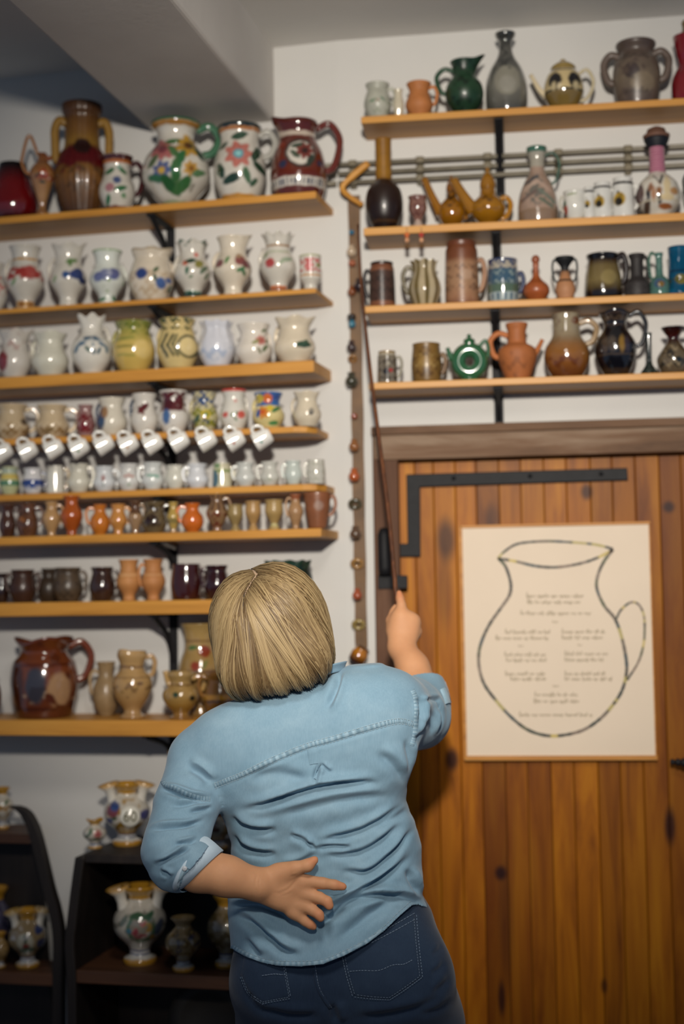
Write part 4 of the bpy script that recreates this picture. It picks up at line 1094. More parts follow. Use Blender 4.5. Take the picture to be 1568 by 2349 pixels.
# ---- R3
pot('R3', 'brown_mug', 'brown tankard with embossed sides and a black rim beside the strap', 875, 60, 604, 'tank', [(0, '#7c4c34'), (.1, '#8a583c'), (.14, '#4a342c'), (.78, '#4c362e'), (.82, '#84543a'), (.93, '#7a4a34'), (.95, '#16110f'), (1, '#120e0c')], [('n', .14, .78, '#33241f', 6, .0, 2)], [('L', .8, .25, .34, .12, .04, '#1c1416')], mat='satin', cat='mug')
pot('R3', 'striped_jug', 'olive and cream striped jug with a pinched spout', 972, 74, 601, 'ribbed', '#b8a888', [('w', 0, 1.02, 9, '#6a5a34')], [('L', .84, .3, .3, .12, .04, '#5f553c')], ribs=(9, .02), ruffle=(9, .05, .6))
pot('R3', 'stoneware_tankard', 'large beige stoneware tankard with a brown top', 1057, 78, 557, 'tank', [(0, '#8a5c42'), (.1, '#a07456'), (.35, '#ab8464'), (.64, '#a67d5e'), (.72, '#7c4a30'), (1, '#6e3c24')], [('n', .2, .62, '#7c5a44', 8, .15, 2), ('o', .3, .45, .3, '#b8957a', .3)], [('R', .7, .22, .32, .12, .02, '#9a7052')], mat='satin', cat='tankard')
pot('R3', 'blue_mug', 'blue green banded mug with white dashes and dark blue handle', 1152, 75, 598, 'barrel', '#4c5f6c', [('b', .76, .96, '#b0a898'), ('n', .76, .96, '#33456a', 9, .0, 2), ('b', .95, 1.02, '#24345c'), ('b', .48, .74, '#3f5c72'), ('n', .4, .74, '#8a9a98', 8, .25, 4), ('b', .22, .40, '#566a58'), ('b', 0, .22, '#a8b4b4'), ('w', .04, .2, 14, '#5c707c')], [('R', .66, .25, .26, .12, .03, '#1f2c50')], cat='mug')
gd, hw_, H_ = pot('R3', 'gourd_bottle', 'terracotta gourd bottle with slim neck and ball stopper', 1228, 60, 606, 'gourd', '#a4562c', [('b', .50, .52, '#8a4424')], mat='satin', cat='bottle')
mesh_obj('stopper', *lathe([(hw_ * .18, H_ * .98), (hw_ * .2, H_ * 1.02), (hw_ * .32, H_ * 1.09), (hw_ * .32, H_ * 1.16), (hw_ * .18, H_ * 1.23), (0.0005, H_ * 1.24)], 18), 'satin', gd, cols=np.array(hexc('#8c4a2a')))
pot('R3', 'small_amphora', 'small terracotta amphora with black mouth and two thin handles', 1294, 46, 591, 'amph', [(0, '#bb8660'), (.5, '#b47e56'), (.64, '#9a6c4a'), (.68, '#15191c'), (1, '#12161a')], [('b', .40, .46, '#3a2c28')], [('L', .93, .42, .34, .09, .02, '#2c3434'), ('R', .93, .42, .34, .09, .02, '#232a2c')], mat='matte', cat='amphora')
pot('R3', 'olive_mug', 'wide olive glazed mug with glossy black rim and base', 1381, 86, 586, [(0, .9), (.05, .96), (.2, 1), (.5, .95), (.8, .84), (.88, .80), (.95, .86), (1, .88)], [(0, '#120c0c'), (.14, '#1c1210'), (.2, '#4a3c24'), (.4, '#7a6a42'), (.7, '#6c5c38'), (.82, '#3c2e20'), (.87, '#100c0c'), (1, '#0e0a0a')], [('o', .3, .44, .4, '#8a7a4e', .4)], [('R', .88, .35, .24, .13, .12, '#1c110f')], cat='mug')
pot('R3', 'black_jug', 'unglazed black clay jug between olive mug and teal bottle', 1459, 60, 584, [(0, .96), (.05, 1), (.3, .94), (.42, .66), (.5, .5), (.85, .5), (.95, .62), (1, .62)], '#2e2a2a', [('n', 0, .4, '#3c3838', 8, .1, 2)], [('R', .90, .44, .2, .1)], mat='matte', cat='jug')
pot('R3', 'glass_bottle', 'small pale teal glass jug with a gilded front', 1510, 44, 581, 'glassbot', '#6fa094', [('o', 0, .26, .6, '#5a7aa0', .5), ('o', .15, .24, .34, '#b08a4a', .3)], [('L', .98, .4, .24, .12, .04, '#4a7a68')], mat='glass', cat='bottle')
pot('R3', 'glass_bottle', 'deep turquoise blue glass bottle with gold emblem', 1556, 54, 568, 'cylinder', '#0f6a94', [('o', .1, .30, .5, '#a89a4c', .42), ('n', .2, .36, '#6a6a34', 9, .1, 3), ('b', .46, .5, '#0a3c60')], mat='glass', cat='bottle')

# ---- R4
pot('R4', 'small_stein', 'small grey stein with painted dancing scene', 887, 46, 807, 'tank', '#7c7262', [('n', .1, .75, '#3a302a', 6, .0, 2), ('o', .35, .38, .2, '#b03c34'), ('o', -.1, .34, .3, '#1c1e28'), ('o', .1, .6, .2, '#a8a090'), ('b', .86, .94, '#b0a692'), ('b', .94, 1.02, '#94784a')], [('R', .8, .2, .44, .12, .03, '#8a8474')], cat='stein')
pot('R4', 'barrel_mug', 'ochre brown barrel mug with leaf relief', 977, 70, 790, 'barrel', '#80602e', [('n', .1, .9, '#62451c', 5, .0, 2), ('o', -.1, .5, .5, '#94743c', .4), ('n', .3, .7, '#a88a50', 7, .3, 5)], [('R', .7, .25, .26, .12, .03, '#6a4a22')], mat='satin', cat='mug')
pot('R4', 'spouted_jug', 'terracotta jug with tall neck, left handle and a straight side spout', 1184, 88, 743, [(0, .62), (.04, .66), (.3, .94), (.46, 1), (.56, .9), (.62, .62), (.66, .5), (.85, .48), (.95, .56), (1, .58)], '#b0693a', [('n', 0, .5, '#985a32', 4, .2, 2)], [('L', .80, .40, .36, .12, .04)], spouts=[('R', .40, 1.32, .70, .20, .10, '#a8622f', .2)], mat='matte', cat='jug')
pot('R4', 'salt_glazed_jug', 'large honey brown jug with grey neck and one handle', 1297, 104, 722, [(0, .62), (.03, .68), (.2, .94), (.36, 1), (.5, .92), (.62, .70), (.70, .62), (.9, .60), (1, .62)], [(0, '#5a2c16'), (.15, '#7c4a22'), (.35, '#8f5e2c'), (.5, '#8a6038'), (.62, '#8f7c62'), (.75, '#978a72'), (1, '#9a8c72')], [('o', .4, .88, .16, '#6a3416'), ('n', .0, .3, '#6a3a1c', 4, .2, 2), ('n', .7, 1, '#857460', 5, .1, 4)], [('R', .86, .52, .40, .10, .03, '#8f7450')], cat='jug')
pot('R4', 'black_gold_vase', 'black glazed vase with gold figure panels and a tall handle', 1409, 95, 716, [(0, .56), (.03, .60), (.2, .86), (.38, 1), (.52, .96), (.66, .70), (.74, .56), (.84, .56), (.95, .74), (1, .76)], '#0d0d14',
    [('o', -.5, .46, .16, '#4a3c30', .45), ('o', -.15, .46, .20, '#4a4038', .40), ('o', .3, .46, .14, '#8a6a30', .42), ('o', .55, .46, .12, '#3a3038', .4), ('b', .29, .31, '#4a3a28'), ('b', .02, .10, '#30241c'), ('b', .76, .80, '#3a2e28'), ('b', .84, .92, '#4a3c30'), ('n', .84, .92, '#0d0d14', 9, .0, 2), ('b', .94, .96, '#4a3c34')],
    [('R', .93, .44, .42, .09, .06, '#0c0d16')], cat='vase', ruffle=(3, .05, .85))
pot('R4', 'bud_vase', 'narrow black green bud vase with a tall flared neck', 1486, 40, 764, 'fluteneck', '#16201c', [('n', 0, .2, '#3c463e', 8, .1, 2)], cat='vase', off=.135)
pot('R4', 'funnel_jug', 'dappled grey jug with a dark red funnel mouth', 1543, 76, 752, 'funnel', [(0, '#5c4c3a'), (.3, '#6a5c48'), (.6, '#5c5040'), (.72, '#2c0e0c'), (.8, '#380c0a'), (1, '#1a0808')], [('o', -.2, .40, .22, '#22201e', .3), ('o', .25, .22, .26, '#121a1c', .3), ('n', .1, .6, '#8a7a60', 5, .2, 2), ('n', .1, .6, '#3a3228', 5, .3, 5)], [('R', .93, .5, .3, .08, .04, '#1c1210')], cat='jug')

# ring shaped green teapot: torus body standing on a foot
def ring_teapot():
    s = SH['R4']; off = .125
    u, zt = hit('R', 1075, 764, off)
    P = W('R', u, off, s['z'] + .0004)
    d = (P - CAM).dot(CF); sc = d / FPX
    v = P - CAM
    root = thing('ring_teapot', 'green glazed ring shaped teapot with a hole through its body', 'teapot', tuple(P), math.atan2(-v.x, v.y))
    col = np.array(hexc('#2c5a3c'))
    R, r, cz_ = 26 * sc, 17 * sc, 45 * sc
    V, F = [], []
    n, m_ = 40, 16
    for i in range(n):
        a = 2 * math.pi * i / n
        for j in range(m_):
            b = 2 * math.pi * j / m_
            rr = R + r * math.cos(b)
            V.append((rr * math.cos(a), r * 1.0 * math.sin(b), cz_ + rr * 1.02 * math.sin(a)))
            F.append((i * m_ + j, ((i + 1) % n) * m_ + j, ((i + 1) % n) * m_ + (j + 1) % m_, i * m_ + (j + 1) % m_))
    mesh_obj('body', V, F, 'glaze', root, cols=col)
    mesh_obj('foot', *lathe([(0.001, 0), (20 * sc, 0), (21 * sc, 3 * sc), (14 * sc, 9 * sc), (0.001, 10 * sc)], 24), 'glaze', root, cols=col)
    mesh_obj('spout', *tube(spline([(-34 * sc, 0, 48 * sc), (-44 * sc, 0, 60 * sc), (-50 * sc, 0, 78 * sc)], 6), [9 * sc] * 5 + [7 * sc] * 4 + [5 * sc] * 4, 12), 'glaze', root, cols=col)
    mesh_obj('handle', *tube(spline([(22 * sc, 0, 78 * sc), (36 * sc, 0, 92 * sc), (43 * sc, 0, 80 * sc), (43 * sc, 0, 62 * sc), (38 * sc, 0, 48 * sc)], 6), 4.5 * sc, 10), 'glaze', root, cols=col)
    mesh_obj('neck', *lathe([(13 * sc, 80 * sc), (12 * sc, 86 * sc), (14 * sc, 91 * sc), (0.001, 91.2 * sc)], 20), 'glaze', root, cols=col)
    mesh_obj('lid', *lathe([(14 * sc, 91.3 * sc), (13 * sc, 95 * sc), (6 * sc, 99 * sc), (4 * sc, 101 * sc), (6 * sc, 105 * sc), (0.001, 109 * sc)], 20), 'glaze', root, cols=col)
ring_teapot()

# ---- white cups hanging by their handles from hooks in the L4 board edge
cup_x = [8, 65, 125, 183, 240, 296, 352, 412, 475, 540, 603]
cup_y = [1030, 1027, 1022, 1020, 1012, 1012, 1010, 1005, 1003, 1002, 999]
s4 = SH['L4']
tilt = 0.0
cup_marks = ['plain white', 'white with a faint pink dot', 'plain white', 'white with a green dab', 'plain white', 'white with an orange dot', 'plain white', 'plain white', 'plain white', 'white with a red dab', 'white with a teal rim dab']
proto = None
for i, (cx, cy_) in enumerate(zip(cup_x, cup_y)):
    off = s4['depth'] + 0.020
    u, z = hit('L', cx, cy_, off)
    P = W('L', u, off, z)
    sc = (P - CAM).dot(CF) / FPX
    v = P - CAM
    root = thing('hanging_cup', 'small white cup hanging by its handle under the shelf edge', 'cup', tuple(P), math.atan2(-v.x, v.y), 'white cups hanging from the shelf edge')
    if proto is None:
        hw, H = 21 * sc, 40 * sc
        Vb, Fb, Cb, zr = pot_body(H, hw, [(0, .62), (.04, .68), (.2, .84), (.6, .95), (1, 1.04)], '#e4e2dc', [('o', .3, .3, .12, '#c8b8a8')], (44, 40))
        # lay the cup down: axis points down-left, handle up
        M = Matrix.Rotation(math.radians(-22), 3, 'Y') @ Matrix.Rotation(math.radians(28), 3, 'X') 
        M = Matrix.Rotation(math.radians(148), 3, 'Y') @ Matrix.Rotation(math.radians(-20), 3, 'X')
        Mn = np.array(M)
        hv_, hf_ = handle_mesh(H, hw, zr, ('R', .80, .25, .50, .13, .05))
        # rotate so the handle sits at the top of the tilted cup
        R2 = np.array(Matrix.Rotation(math.radians(0), 3, 'Z'))
        shift = np.array([0, 0, -H * .5])
        Vb2 = (Vb + shift) @ R2.T; hv2 = (np.array(hv_) + shift) @ R2.T
        tot = np.array(Matrix.Rotation(math.radians(16), 3, 'X') @ Matrix.Rotation(math.radians(-118), 3, 'Y') @ Matrix.Rotation(math.radians(0), 3, 'Z'))
        Vb2 = Vb2 @ tot.T; hv2 = hv2 @ tot.T
        c0 = Vb2.mean(0)
        Vb2 = Vb2 - [0, 0, 6 * sc]; hv2 = hv2 - [0, 0, 6 * sc]
        hook_top = hv2[:, 2].max()
        b_ = mesh_obj('body', Vb2, Fb, 'glaze', root, cols=Cb)
        h_ = mesh_obj('handle', hv2, hf_, 'glaze', root, cols=np.array(hexc('#e4e2dc')))
        hx = float(hv2[hv2[:, 2].argmax(), 0])
        k_ = mesh_obj('hook', *tube(spline([(hx, 0.030, hook_top + .006), (hx, 0.008, hook_top + .005), (hx, -0.006, hook_top - .003), (hx, 0.002, hook_top - .010), (hx, .008, hook_top - .006)], 5), 0.0011, 6), 'brass', root)
        proto = [b_, h_, k_]
        fr = Vb2[(np.abs(Vb2[:, 2] - Vb2[:, 2].min() - .30 * np.ptp(Vb2[:, 2])) < .004) & (np.abs(Vb2[:, 0]) < .009)]
        dab_at = fr[fr[:, 1].argmin()]
    else:
        for q in proto:
            c = q.copy(); COL.objects.link(c); c.parent = root
    dabs = {3: ('#4a8a58', 'green'), 5: ('#c88a4a', 'orange'), 9: ('#b85440', 'red'), 10: ('#4a9a90', 'teal')}
    if i in dabs:
        sv_, sf_ = lathe([(0.0003, -.0016), (.0026, -.0010), (.0036, 0), (.0026, .0010), (0.0003, .0016)], 12)
        mesh_obj('painted_dab', [(x + dab_at[0], z + dab_at[1], y + dab_at[2]) for x, y, z in sv_], sf_, 'glaze', root, cols=np.array(hexc(dabs[i][0])))
        root['label'] = 'small white cup with a %s dab hanging by its handle under the shelf edge' % dabs[i][1]
    else:
        root['label'] = 'small unpainted white cup hanging by its handle under the shelf edge'

# ---- small charms dangling from the R2 board
for cx, col, lab in ((933, '#c8642c', 'small orange bead charm hanging from the pine shelf'), (966, '#a83024', 'small red bead charm hanging from the pine shelf')):
    off = RD + .004
    u, z = hit('R', cx, 543, off)
    root = thing('bead_charm', lab, 'charm', tuple(W('R', u, off, z)))
    sc = 3.6 / FPX
    for k, (zz, rr) in enumerate(((4, 6.5), (-8, 6.0))):
        bv_, bf_ = lathe([(0.0004, (zz - rr) * sc), (rr * .7 * sc, (zz - rr * .7) * sc), (rr * sc, zz * sc), (rr * .7 * sc, (zz + rr * .7) * sc), (0.0004, (zz + rr) * sc)], 14)
        mesh_obj('bead', bv_, bf_, 'glaze', root, cols=np.array(hexc(col if k == 0 else '#c89068')))
    mesh_obj('cord', *tube([(0, 0, -12 * sc), (0, 0, 18 * sc), (0, .004, 22 * sc)], 0.0008, 6), 'brass', root)

# ---- strap with little ornaments between the two shelf blocks
sv, sz1 = hit('R', 810, 448, .012); sb, sz0 = hit('R', 829, 1500, .012)
su = 0.5 * (sv + sb)
strap = thing('ornament_strap', 'long brown strap hung with tiny clay ornaments on the wall beside the door', 'wall hanging', tuple(W('R', su, 0, sz0)))
SL = sz1 - sz0
SWD = 14 * 3.7 / FPX
n = 60
V, F = [], []
for i in range(n):
    t = i / (n - 1)
    w_ = SWD * (1 + .05 * math.sin(t * 40)); y_ = -0.004 - .003 * math.sin(t * 23) ** 2
    V += [(-w_, y_, t * SL), (w_, y_, t * SL), (w_, y_ - .005, t * SL), (-w_, y_ - .005, t * SL)]
    if i:
        k = 4 * i
        F += [[k - 4 + a, k - 4 + (a + 1) % 4, k + (a + 1) % 4, k + a] for a in range(4)]
F += [[0, 3, 2, 1], [4 * n - 4, 4 * n - 3, 4 * n - 2, 4 * n - 1]]
mesh_obj('band', V, F, 'leather', strap, smooth=False)
def pxl(px, py, off=.012):
    u, z = hit('R', px, py, off)
    return u - su, z - sz0
hp = [pxl(848, 385), pxl(815, 412), pxl(789, 440), pxl(805, 458), pxl(832, 473)]
mesh_obj('wooden_hanger', *tube(spline([(a, -.052 + .030 * (i_ > 2) * (i_ - 2) / 2, b) for i_, (a, b) in enumerate(hp)], 6), [.010] * 8 + [.008] * 9 + [.007] * 8, 10), 'shelf', strap)
orn = [(806, 533, 8, '#2c6a8a', 'dot'), (806, 576, 13, '#b8a48c', 'jug'), (807, 604, 11, '#9a5234', 'dot'), (806, 668, 11, '#7a4424', 'jug'), (824, 655, 15, '#241a24', 'jug'), (806, 728, 13, '#141214', 'dot'), (807, 742, 10, '#2f7088', 'jug'), (806, 795, 13, '#3a2e30', 'jug'), (808, 823, 10, '#8a6030', 'ring'), (806, 872, 17, '#3a3a30', 'jug'), (808, 880, 10, '#a08a58', 'dot'),
       (812, 955, 10, '#8a4424', 'dot'), (812, 1022, 14, '#8a5a34', 'jug'), (812, 1090, 15, '#a4542c', 'jug'), (814, 1156, 15, '#4a4432', 'ring'), (815, 1222, 15, '#5a4434', 'jug'), (819, 1293, 15, '#9a7444', 'ring'), (819, 1363, 13, '#9a4a2c', 'jug'), (822, 1433, 15, '#94804c', 'ring')]
for px, py, r0, c, kd in orn:
    a, b = pxl(px, py, .02)
    sc = 3.7 / FPX
    if kd == 'ring':
        tv, tf = tube([(a + math.cos(q) * r0 * .8 * sc, -.018 - .006 * math.sin(q), b + math.sin(q) * r0 * .55 * sc) for q in np.linspace(0, 6.2832, 22)], r0 * .34 * sc, 8)
    elif kd == 'dot':
        q = lathe([(0.0005, -r0 * .7 * sc), (r0 * .7 * sc, -r0 * .5 * sc), (r0 * sc * .85, 0), (r0 * .7 * sc, r0 * .5 * sc), (0.0005, r0 * .7 * sc)], 14)
        tv, tf = [(x + a, y - .02, z + b) for x, y, z in q[0]], q[1]
    else:
        q = lathe([(0.0005, -r0 * sc), (r0 * .6 * sc, -r0 * sc), (r0 * .95 * sc, -r0 * .3 * sc), (r0 * .8 * sc, r0 * .2 * sc), (r0 * .45 * sc, r0 * .55 * sc), (r0 * .6 * sc, r0 * sc), (r0 * .4 * sc, r0 * .9 * sc), (0.0005, r0 * .3 * sc)], 16)
        tv, tf = [(x + a, y - .022, z + b) for x, y, z in q[0]], q[1]
    mesh_obj('ornament', tv, tf, 'glaze', strap, cols=np.array(hexc(c)))
# amber jar at the strap's lower end
a, b = pxl(824, 1502, .03); sc = 3.7 / FPX
q = lathe([(0.0005, -20 * sc), (17 * sc, -20 * sc), (20 * sc, -15 * sc), (20 * sc, 4 * sc), (15 * sc, 12 * sc), (16 * sc, 20 * sc), (12 * sc, 20 * sc), (0.0005, 8 * sc)], 24)
Mr = np.array(Matrix.Rotation(math.radians(28), 3, 'Y'))
jv = np.array(q[0]) @ Mr.T + np.array([a, -.034, b])
jc = np.array([hexc('#2c1410') if abs(z) > 12 * sc else hexc('#a86a18') for _, _, z in q[0]])
o = mesh_obj('amber_jar', jv, q[1], 'glaze', strap, cols=jc)
o['label'] = 'dark rimmed amber jar'
# ================================================================== DARK BOAT SHAPED STANDS (lower left)
def boat_stand(label, right_side, left_side, shelf_rows, off_f, rib=None):
    """right_side / left_side: photo pixels of the outer front edge from top to bottom; shelf_rows: (front top y, thickness px, wood)"""
    u0, z0 = hit('L', right_side[0][0], right_side[0][1], off_f)
    root = thing('boat_stand', label, 'shelf unit', tuple(W('L', u0, 0, 0)), ROT['L'])
    rs = [hit('L', x, y, off_f) for x, y in right_side]
    ls = [hit('L', x, y, off_f) for x, y in left_side]
    th = 0.026
    back = .012 if rib is None else off_f - rib
    for name, pts, sgn in (('side_board', rs, 1), ('side_board', ls, -1)):
        q = spline([(u - u0, z) for u, z in pts] + [(pts[-1][0] - u0, 0.0)], 6)
        V, F = [], []
        for u, z in q:
            for du_, y_ in ((0, -off_f), (-sgn * th, -off_f), (-sgn * th, -back), (0, -back)):
                V.append((u + du_, y_, z))
        for i in range(len(q) - 1):
            k = 4 * i
            F += [[k + a, k + (a + 1) % 4, k + 4 + (a + 1) % 4, k + 4 + a] for a in range(4)]
        F += [[0, 1, 2, 3], [len(V) - 4 + a for a in range(4)]]
        o = mesh_obj(name, V, F, 'darkwood', root, smooth=False)
        bm_ = bmesh.new(); bm_.from_mesh(o.data); bmesh.ops.recalc_face_normals(bm_, faces=bm_.faces); bm_.to_mesh(o.data); bm_.free()
        md = o.modifiers.new('bevel', 'BEVEL'); md.width = .004; md.segments = 2
    def width_at(z):
        ur = np.interp(z, [p[1] for p in rs][::-1], [p[0] for p in rs][::-1])
        ul = np.interp(z, [p[1] for p in ls][::-1], [p[0] for p in ls][::-1])
        return ul - u0, ur - u0
    tops = []
    xm = 0.5 * (right_side[-1][0] + max(left_side[-1][0], 0))
    for fy, tpx, wood in shelf_rows:
        _, zt = hit('L', xm, fy, off_f - .006)
        _, zb = hit('L', xm, fy + tpx, off_f - .006)
        a, b = width_at(zt)
        ins = 0.0 if rib is None else (off_f - .02) * .34
        a += th * .9; b -= th * .9
        V = [(x, y, z) for z in (zb, zt) for x, y in ((a, -off_f + .006), (b, -off_f + .006), (b - ins, -.022), (a + ins, -.022))]
        sbo = mesh_obj('shelf_board', V, [[3, 2, 1, 0], [4, 5, 6, 7], [0, 1, 5, 4], [1, 2, 6, 5], [2, 3, 7, 6], [3, 0, 4, 7]], wood, root, smooth=False)
        mb = sbo.modifiers.new('bevel', 'BEVEL'); mb.width = .002; mb.segments = 2
        tops.append(zt)
    a, b = width_at(tops[-1])
    zz = tops[0]
    a0, b0 = width_at(zz)
    ins = 0.0 if rib is None else (off_f - .01) * .36
    a0, a, b0, b = a0 + ins, a + ins, b0 - ins, b - ins
    V = [(a0 + .01, -.008, zz), (b0 - .01, -.008, zz), (b - .01, -.008, 0.02), (a + .01, -.008, 0.02)]
    V += [(x, -.020, z) for x, _, z in V]
    mesh_obj('back_panel', V, [[0, 1, 2, 3], [7, 6, 5, 4], [0, 4, 5, 1], [1, 5, 6, 2], [2, 6, 7, 3], [3, 7, 4, 0]], 'darkwood', root, smooth=False)
    return root, tops

st1, t1 = boat_stand('dark curved boat shaped stand at the corner with vases', [(36, 1851), (52, 1857), (68, 1872), (84, 1906), (97, 1952), (118, 2040), (132, 2090), (142, 2160), (141, 2300)],
                     [(-270, 1851), (-286, 1857), (-302, 1872), (-318, 1906), (-331, 1952), (-352, 2040), (-366, 2090), (-376, 2160), (-376, 2300)], [(1914, 22, 'brownwood'), (2234, 26, 'brownwood'), (2480, 26, 'brownwood')], .17, .03)
# second stand: its left flank leans outwards
st2, t2 = boat_stand('dark boat shaped stand behind the hip of the person with vases', [(705, 1966), (712, 2000), (722, 2060), (730, 2123), (734, 2170), (732, 2300)], [(171, 1966), (166, 2000), (158, 2060), (151, 2123), (147, 2170), (152, 2300)],
                     [(1966, 20, 'darkwood'), (2238, 30, 'brownwood'), (2480, 26, 'brownwood')], .30)
A1 = dict(side='L', z=t1[0], depth=.15); A2 = dict(side='L', z=t1[1], depth=.15)
B1 = dict(side='L', z=t2[0], depth=.28); B2 = dict(side='L', z=t2[1], depth=.28); B3 = dict(side='L', z=t2[2], depth=.28)
HB = [('b', 0, .085, '#b8862c'), ('b', .085, .13, '#d0ccc4'), ('b', .13, .15, '#3a4a78'), ('b', .15, .18, '#d0ccc4'), ('b', .18, .20, '#34447a'), ('b', .84, 1.02, '#bf8c2a')]
def flowers(seed, cols=('#a84a48', '#c89034', '#41558c', '#3f6a44', '#5f7a50', '#3a5a44', '#b87a70')):
    r = random.Random(seed)
    out = []
    for i in range(16):
        x, z = r.uniform(-.85, .85), r.uniform(.28, .76)
        c = r.choice(cols)
        out.append(('l', x, z, r.uniform(.12, .24), r.uniform(0, 3), c) if r.random() < .6 else ('f', x, z, r.uniform(.12, .24), c, '#d0b060'))
    return out
def mouths(root, hw, H, spread=.74, zb=.74, col='#bf8c2a', mid='#d2ccc0'):
    """two extra trumpet mouths beside the neck"""
    for s in (-1, 1):
        pr = [(.24, -.04), (.19, .08), (.25, .17), (.50, .265), (.46, .267), (.18, .16), (.001, .08)]
        lv, lf = lathe([(r_ * hw, z_ * H) for r_, z_ in pr], 22)
        cc = np.array([hexc(col) if z > .17 * H else hexc(mid) for _, _, z in lv])
        Mt = np.array(Matrix.Rotation(math.radians(15 * s), 3, 'Y'))
        lv = np.array(lv) @ Mt.T + np.array([s * spread * hw * .82, -.12 * hw, zb * H])
        mesh_obj('mouth', lv, lf, 'glaze', root, cols=cc)
HBODY = '#cfc8ba'
hb, hw_, H_ = pot(B1, 'majolica_vase', 'twin mouthed yellow rimmed vase with a white medallion reading 60', 290, 106, 1795, 'habaner', HBODY,
    HB + [('n', .26, .76, '#a8802c', 3.2, .1, 2), ('b', .20, .30, '#9a7426'), ('o', -.6, .58, .26, '#7c3438'), ('o', -.5, .66, .2, '#344a80'), ('l', -.6, .46, .2, .3, '#3a5238'), ('o', -.75, .42, .15, '#3c4a80'), ('o', .8, .5, .24, '#4a4a7c')], off=.15, cat='vase')
mouths(hb, hw_, H_)
lv, lf = lathe([(0.0005, .012 * hw_ * 8), (.40 * hw_, .009 * hw_ * 8), (.44 * hw_, 0), (.40 * hw_, -.02)], 28)
lv = np.array(lv)
disc = np.stack([lv[:, 0] + .14 * hw_, -lv[:, 2] - hw_ * .92, lv[:, 1] + .50 * H_], -1)
md_ = mesh_obj('medallion', disc, lf, 'glaze', hb, cols=np.array(hexc('#dcd9cc')))
tc = bpy.data.curves.new('number', 'FONT'); tc.body = '60'; tc.size = hw_ * .6; tc.extrude = .0008; tc.align_x = 'CENTER'; tc.align_y = 'CENTER'
to = bpy.data.objects.new('number', tc); COL.objects.link(to)
dg = bpy.context.evaluated_depsgraph_get()
tm = bpy.data.meshes.new_from_object(to.evaluated_get(dg))
tv = np.array([v.co[:] for v in tm.vertices]); tf_ = [list(p.vertices) for p in tm.polygons]
bpy.data.objects.remove(to)
tv = np.stack([tv[:, 0] + .14 * hw_, -tv[:, 2] - hw_ * 1.03, tv[:, 1] + .50 * H_], -1)
mesh_obj('painted_number', tv, tf_, 'matte', md_, cols=np.array(hexc('#4e4718')), smooth=False)
pot(B1, 'majolica_vase', 'small yellow rimmed vase with a pink rose beside the medallion vase', 217, 54, 1880, 'habaner', HBODY, HB + [('f', .25, .54, .34, '#b8746c', '#a04c4c'), ('l', -.35, .62, .28, 1.3, '#3f6a48'), ('l', .1, .36, .3, .2, '#33553c'), ('l', -.6, .5, .3, .8, '#6c7a68')], off=.21, cat='vase', ruffle=(3, .12, .85))
pot(B1, 'majolica_vase', 'tall yellow rimmed vase behind the raised elbow of the person', 412, 80, 1722, 'habaner', HBODY, HB + flowers(3), off=.075, cat='vase')
pot(B1, 'majolica_vase', 'vase with brown portrait oval seen between arm and waist', 497, 78, 1835, 'habaner', '#a88a60', HB + [('o', -.1, .52, .5, '#b0a896', .62), ('o', -.2, .56, .24, '#6a5048', .2), ('o', -.1, .44, .26, '#5a4038', .16), ('b', .7, .85, '#6a3020')], off=.18, cat='vase')
hb, hw_, H_ = pot(B2, 'majolica_vase', 'big twin mouthed vase with a rose wreath and striped foot', 320, 122, 2030, 'habaner', '#c4bdb0',
    HB + [('r', .05, .50, .46, .1, '#4a6a50'), ('f', 0, .50, .30, '#b06a68', '#c8b0a4'), ('o', -.05, .45, .2, '#8a3a44'), ('o', .3, .52, .16, '#b08a3c'), ('l', -.1, .66, .3, .1, '#3a5a40'), ('l', .3, .66, .24, .4, '#3f6048'), ('n', .3, .75, '#8a8478', 5, .15, 2), ('o', -.4, .48, .1, '#3f7a90'), ('o', .46, .38, .1, '#b08038'), ('l', -.6, .6, .24, 1, '#6a7060'), ('l', .7, .5, .3, 1.2, '#50586c')], off=.20, cat='vase')
mouths(hb, hw_, H_)
pot(B2, 'majolica_vase', 'mid sized beige vase with flared foot and faded flowers', 420, 82, 2103, 'habaner', '#9a8258', HB[:5] + flowers(5, ('#7a5a30', '#5a4a4a', '#4a4a60', '#8a7038')), off=.25, cat='vase')
pot(B2, 'majolica_vase', 'vase with a pale panel half hidden by the shirt hem', 519, 92, 2050, 'habaner', '#8a7a60', HB + [('o', .1, .52, .34, '#b0a68c', .5), ('n', .26, .76, '#6a5a38', 4, .1, 3)], off=.20, cat='vase')
hb, hw_, H_ = pot(A1, 'majolica_vase', 'yellow footed vase standing on the curved corner stand', 6, 50, 1806, 'habaner', HBODY, HB + [('n', .25, .6, '#a0742c', 4, -.1, 2), ('l', .3, .66, .3, .6, '#4a6a48'), ('o', 0, .38, .3, '#cfc8ba', .4)], off=.09, cat='vase')
hb, hw_, H_ = pot(A2, 'majolica_vase', 'yellow rimmed vase with an oval landscape panel', 63, 86, 2085, 'habaner', '#8f7c5c',
    HB + [('o', -.12, .48, .42, '#b8b4a0', .5), ('l', -.12, .54, .26, 1.5, '#2c4a34'), ('o', -.08, .42, .18, '#7c3028', .16), ('l', 0, .34, .36, .1, '#4a7060'), ('o', .6, .68, .24, '#2c3a6a'), ('o', .72, .44, .26, '#3a3c5c'), ('n', .5, .8, '#c0b8b0', 4, .3, 3)], off=.10, cat='vase')
mouths(hb, hw_, H_, .74, .74, '#b08a2a')
pot(A2, 'majolica_vase', 'small tan vase in front of the blue one on the curved stand', 0, 42, 2138, 'habaner', '#a88a58', HB + [('n', .3, .7, '#8a6a3c', 6, .1, 3)], off=.12, cat='vase')
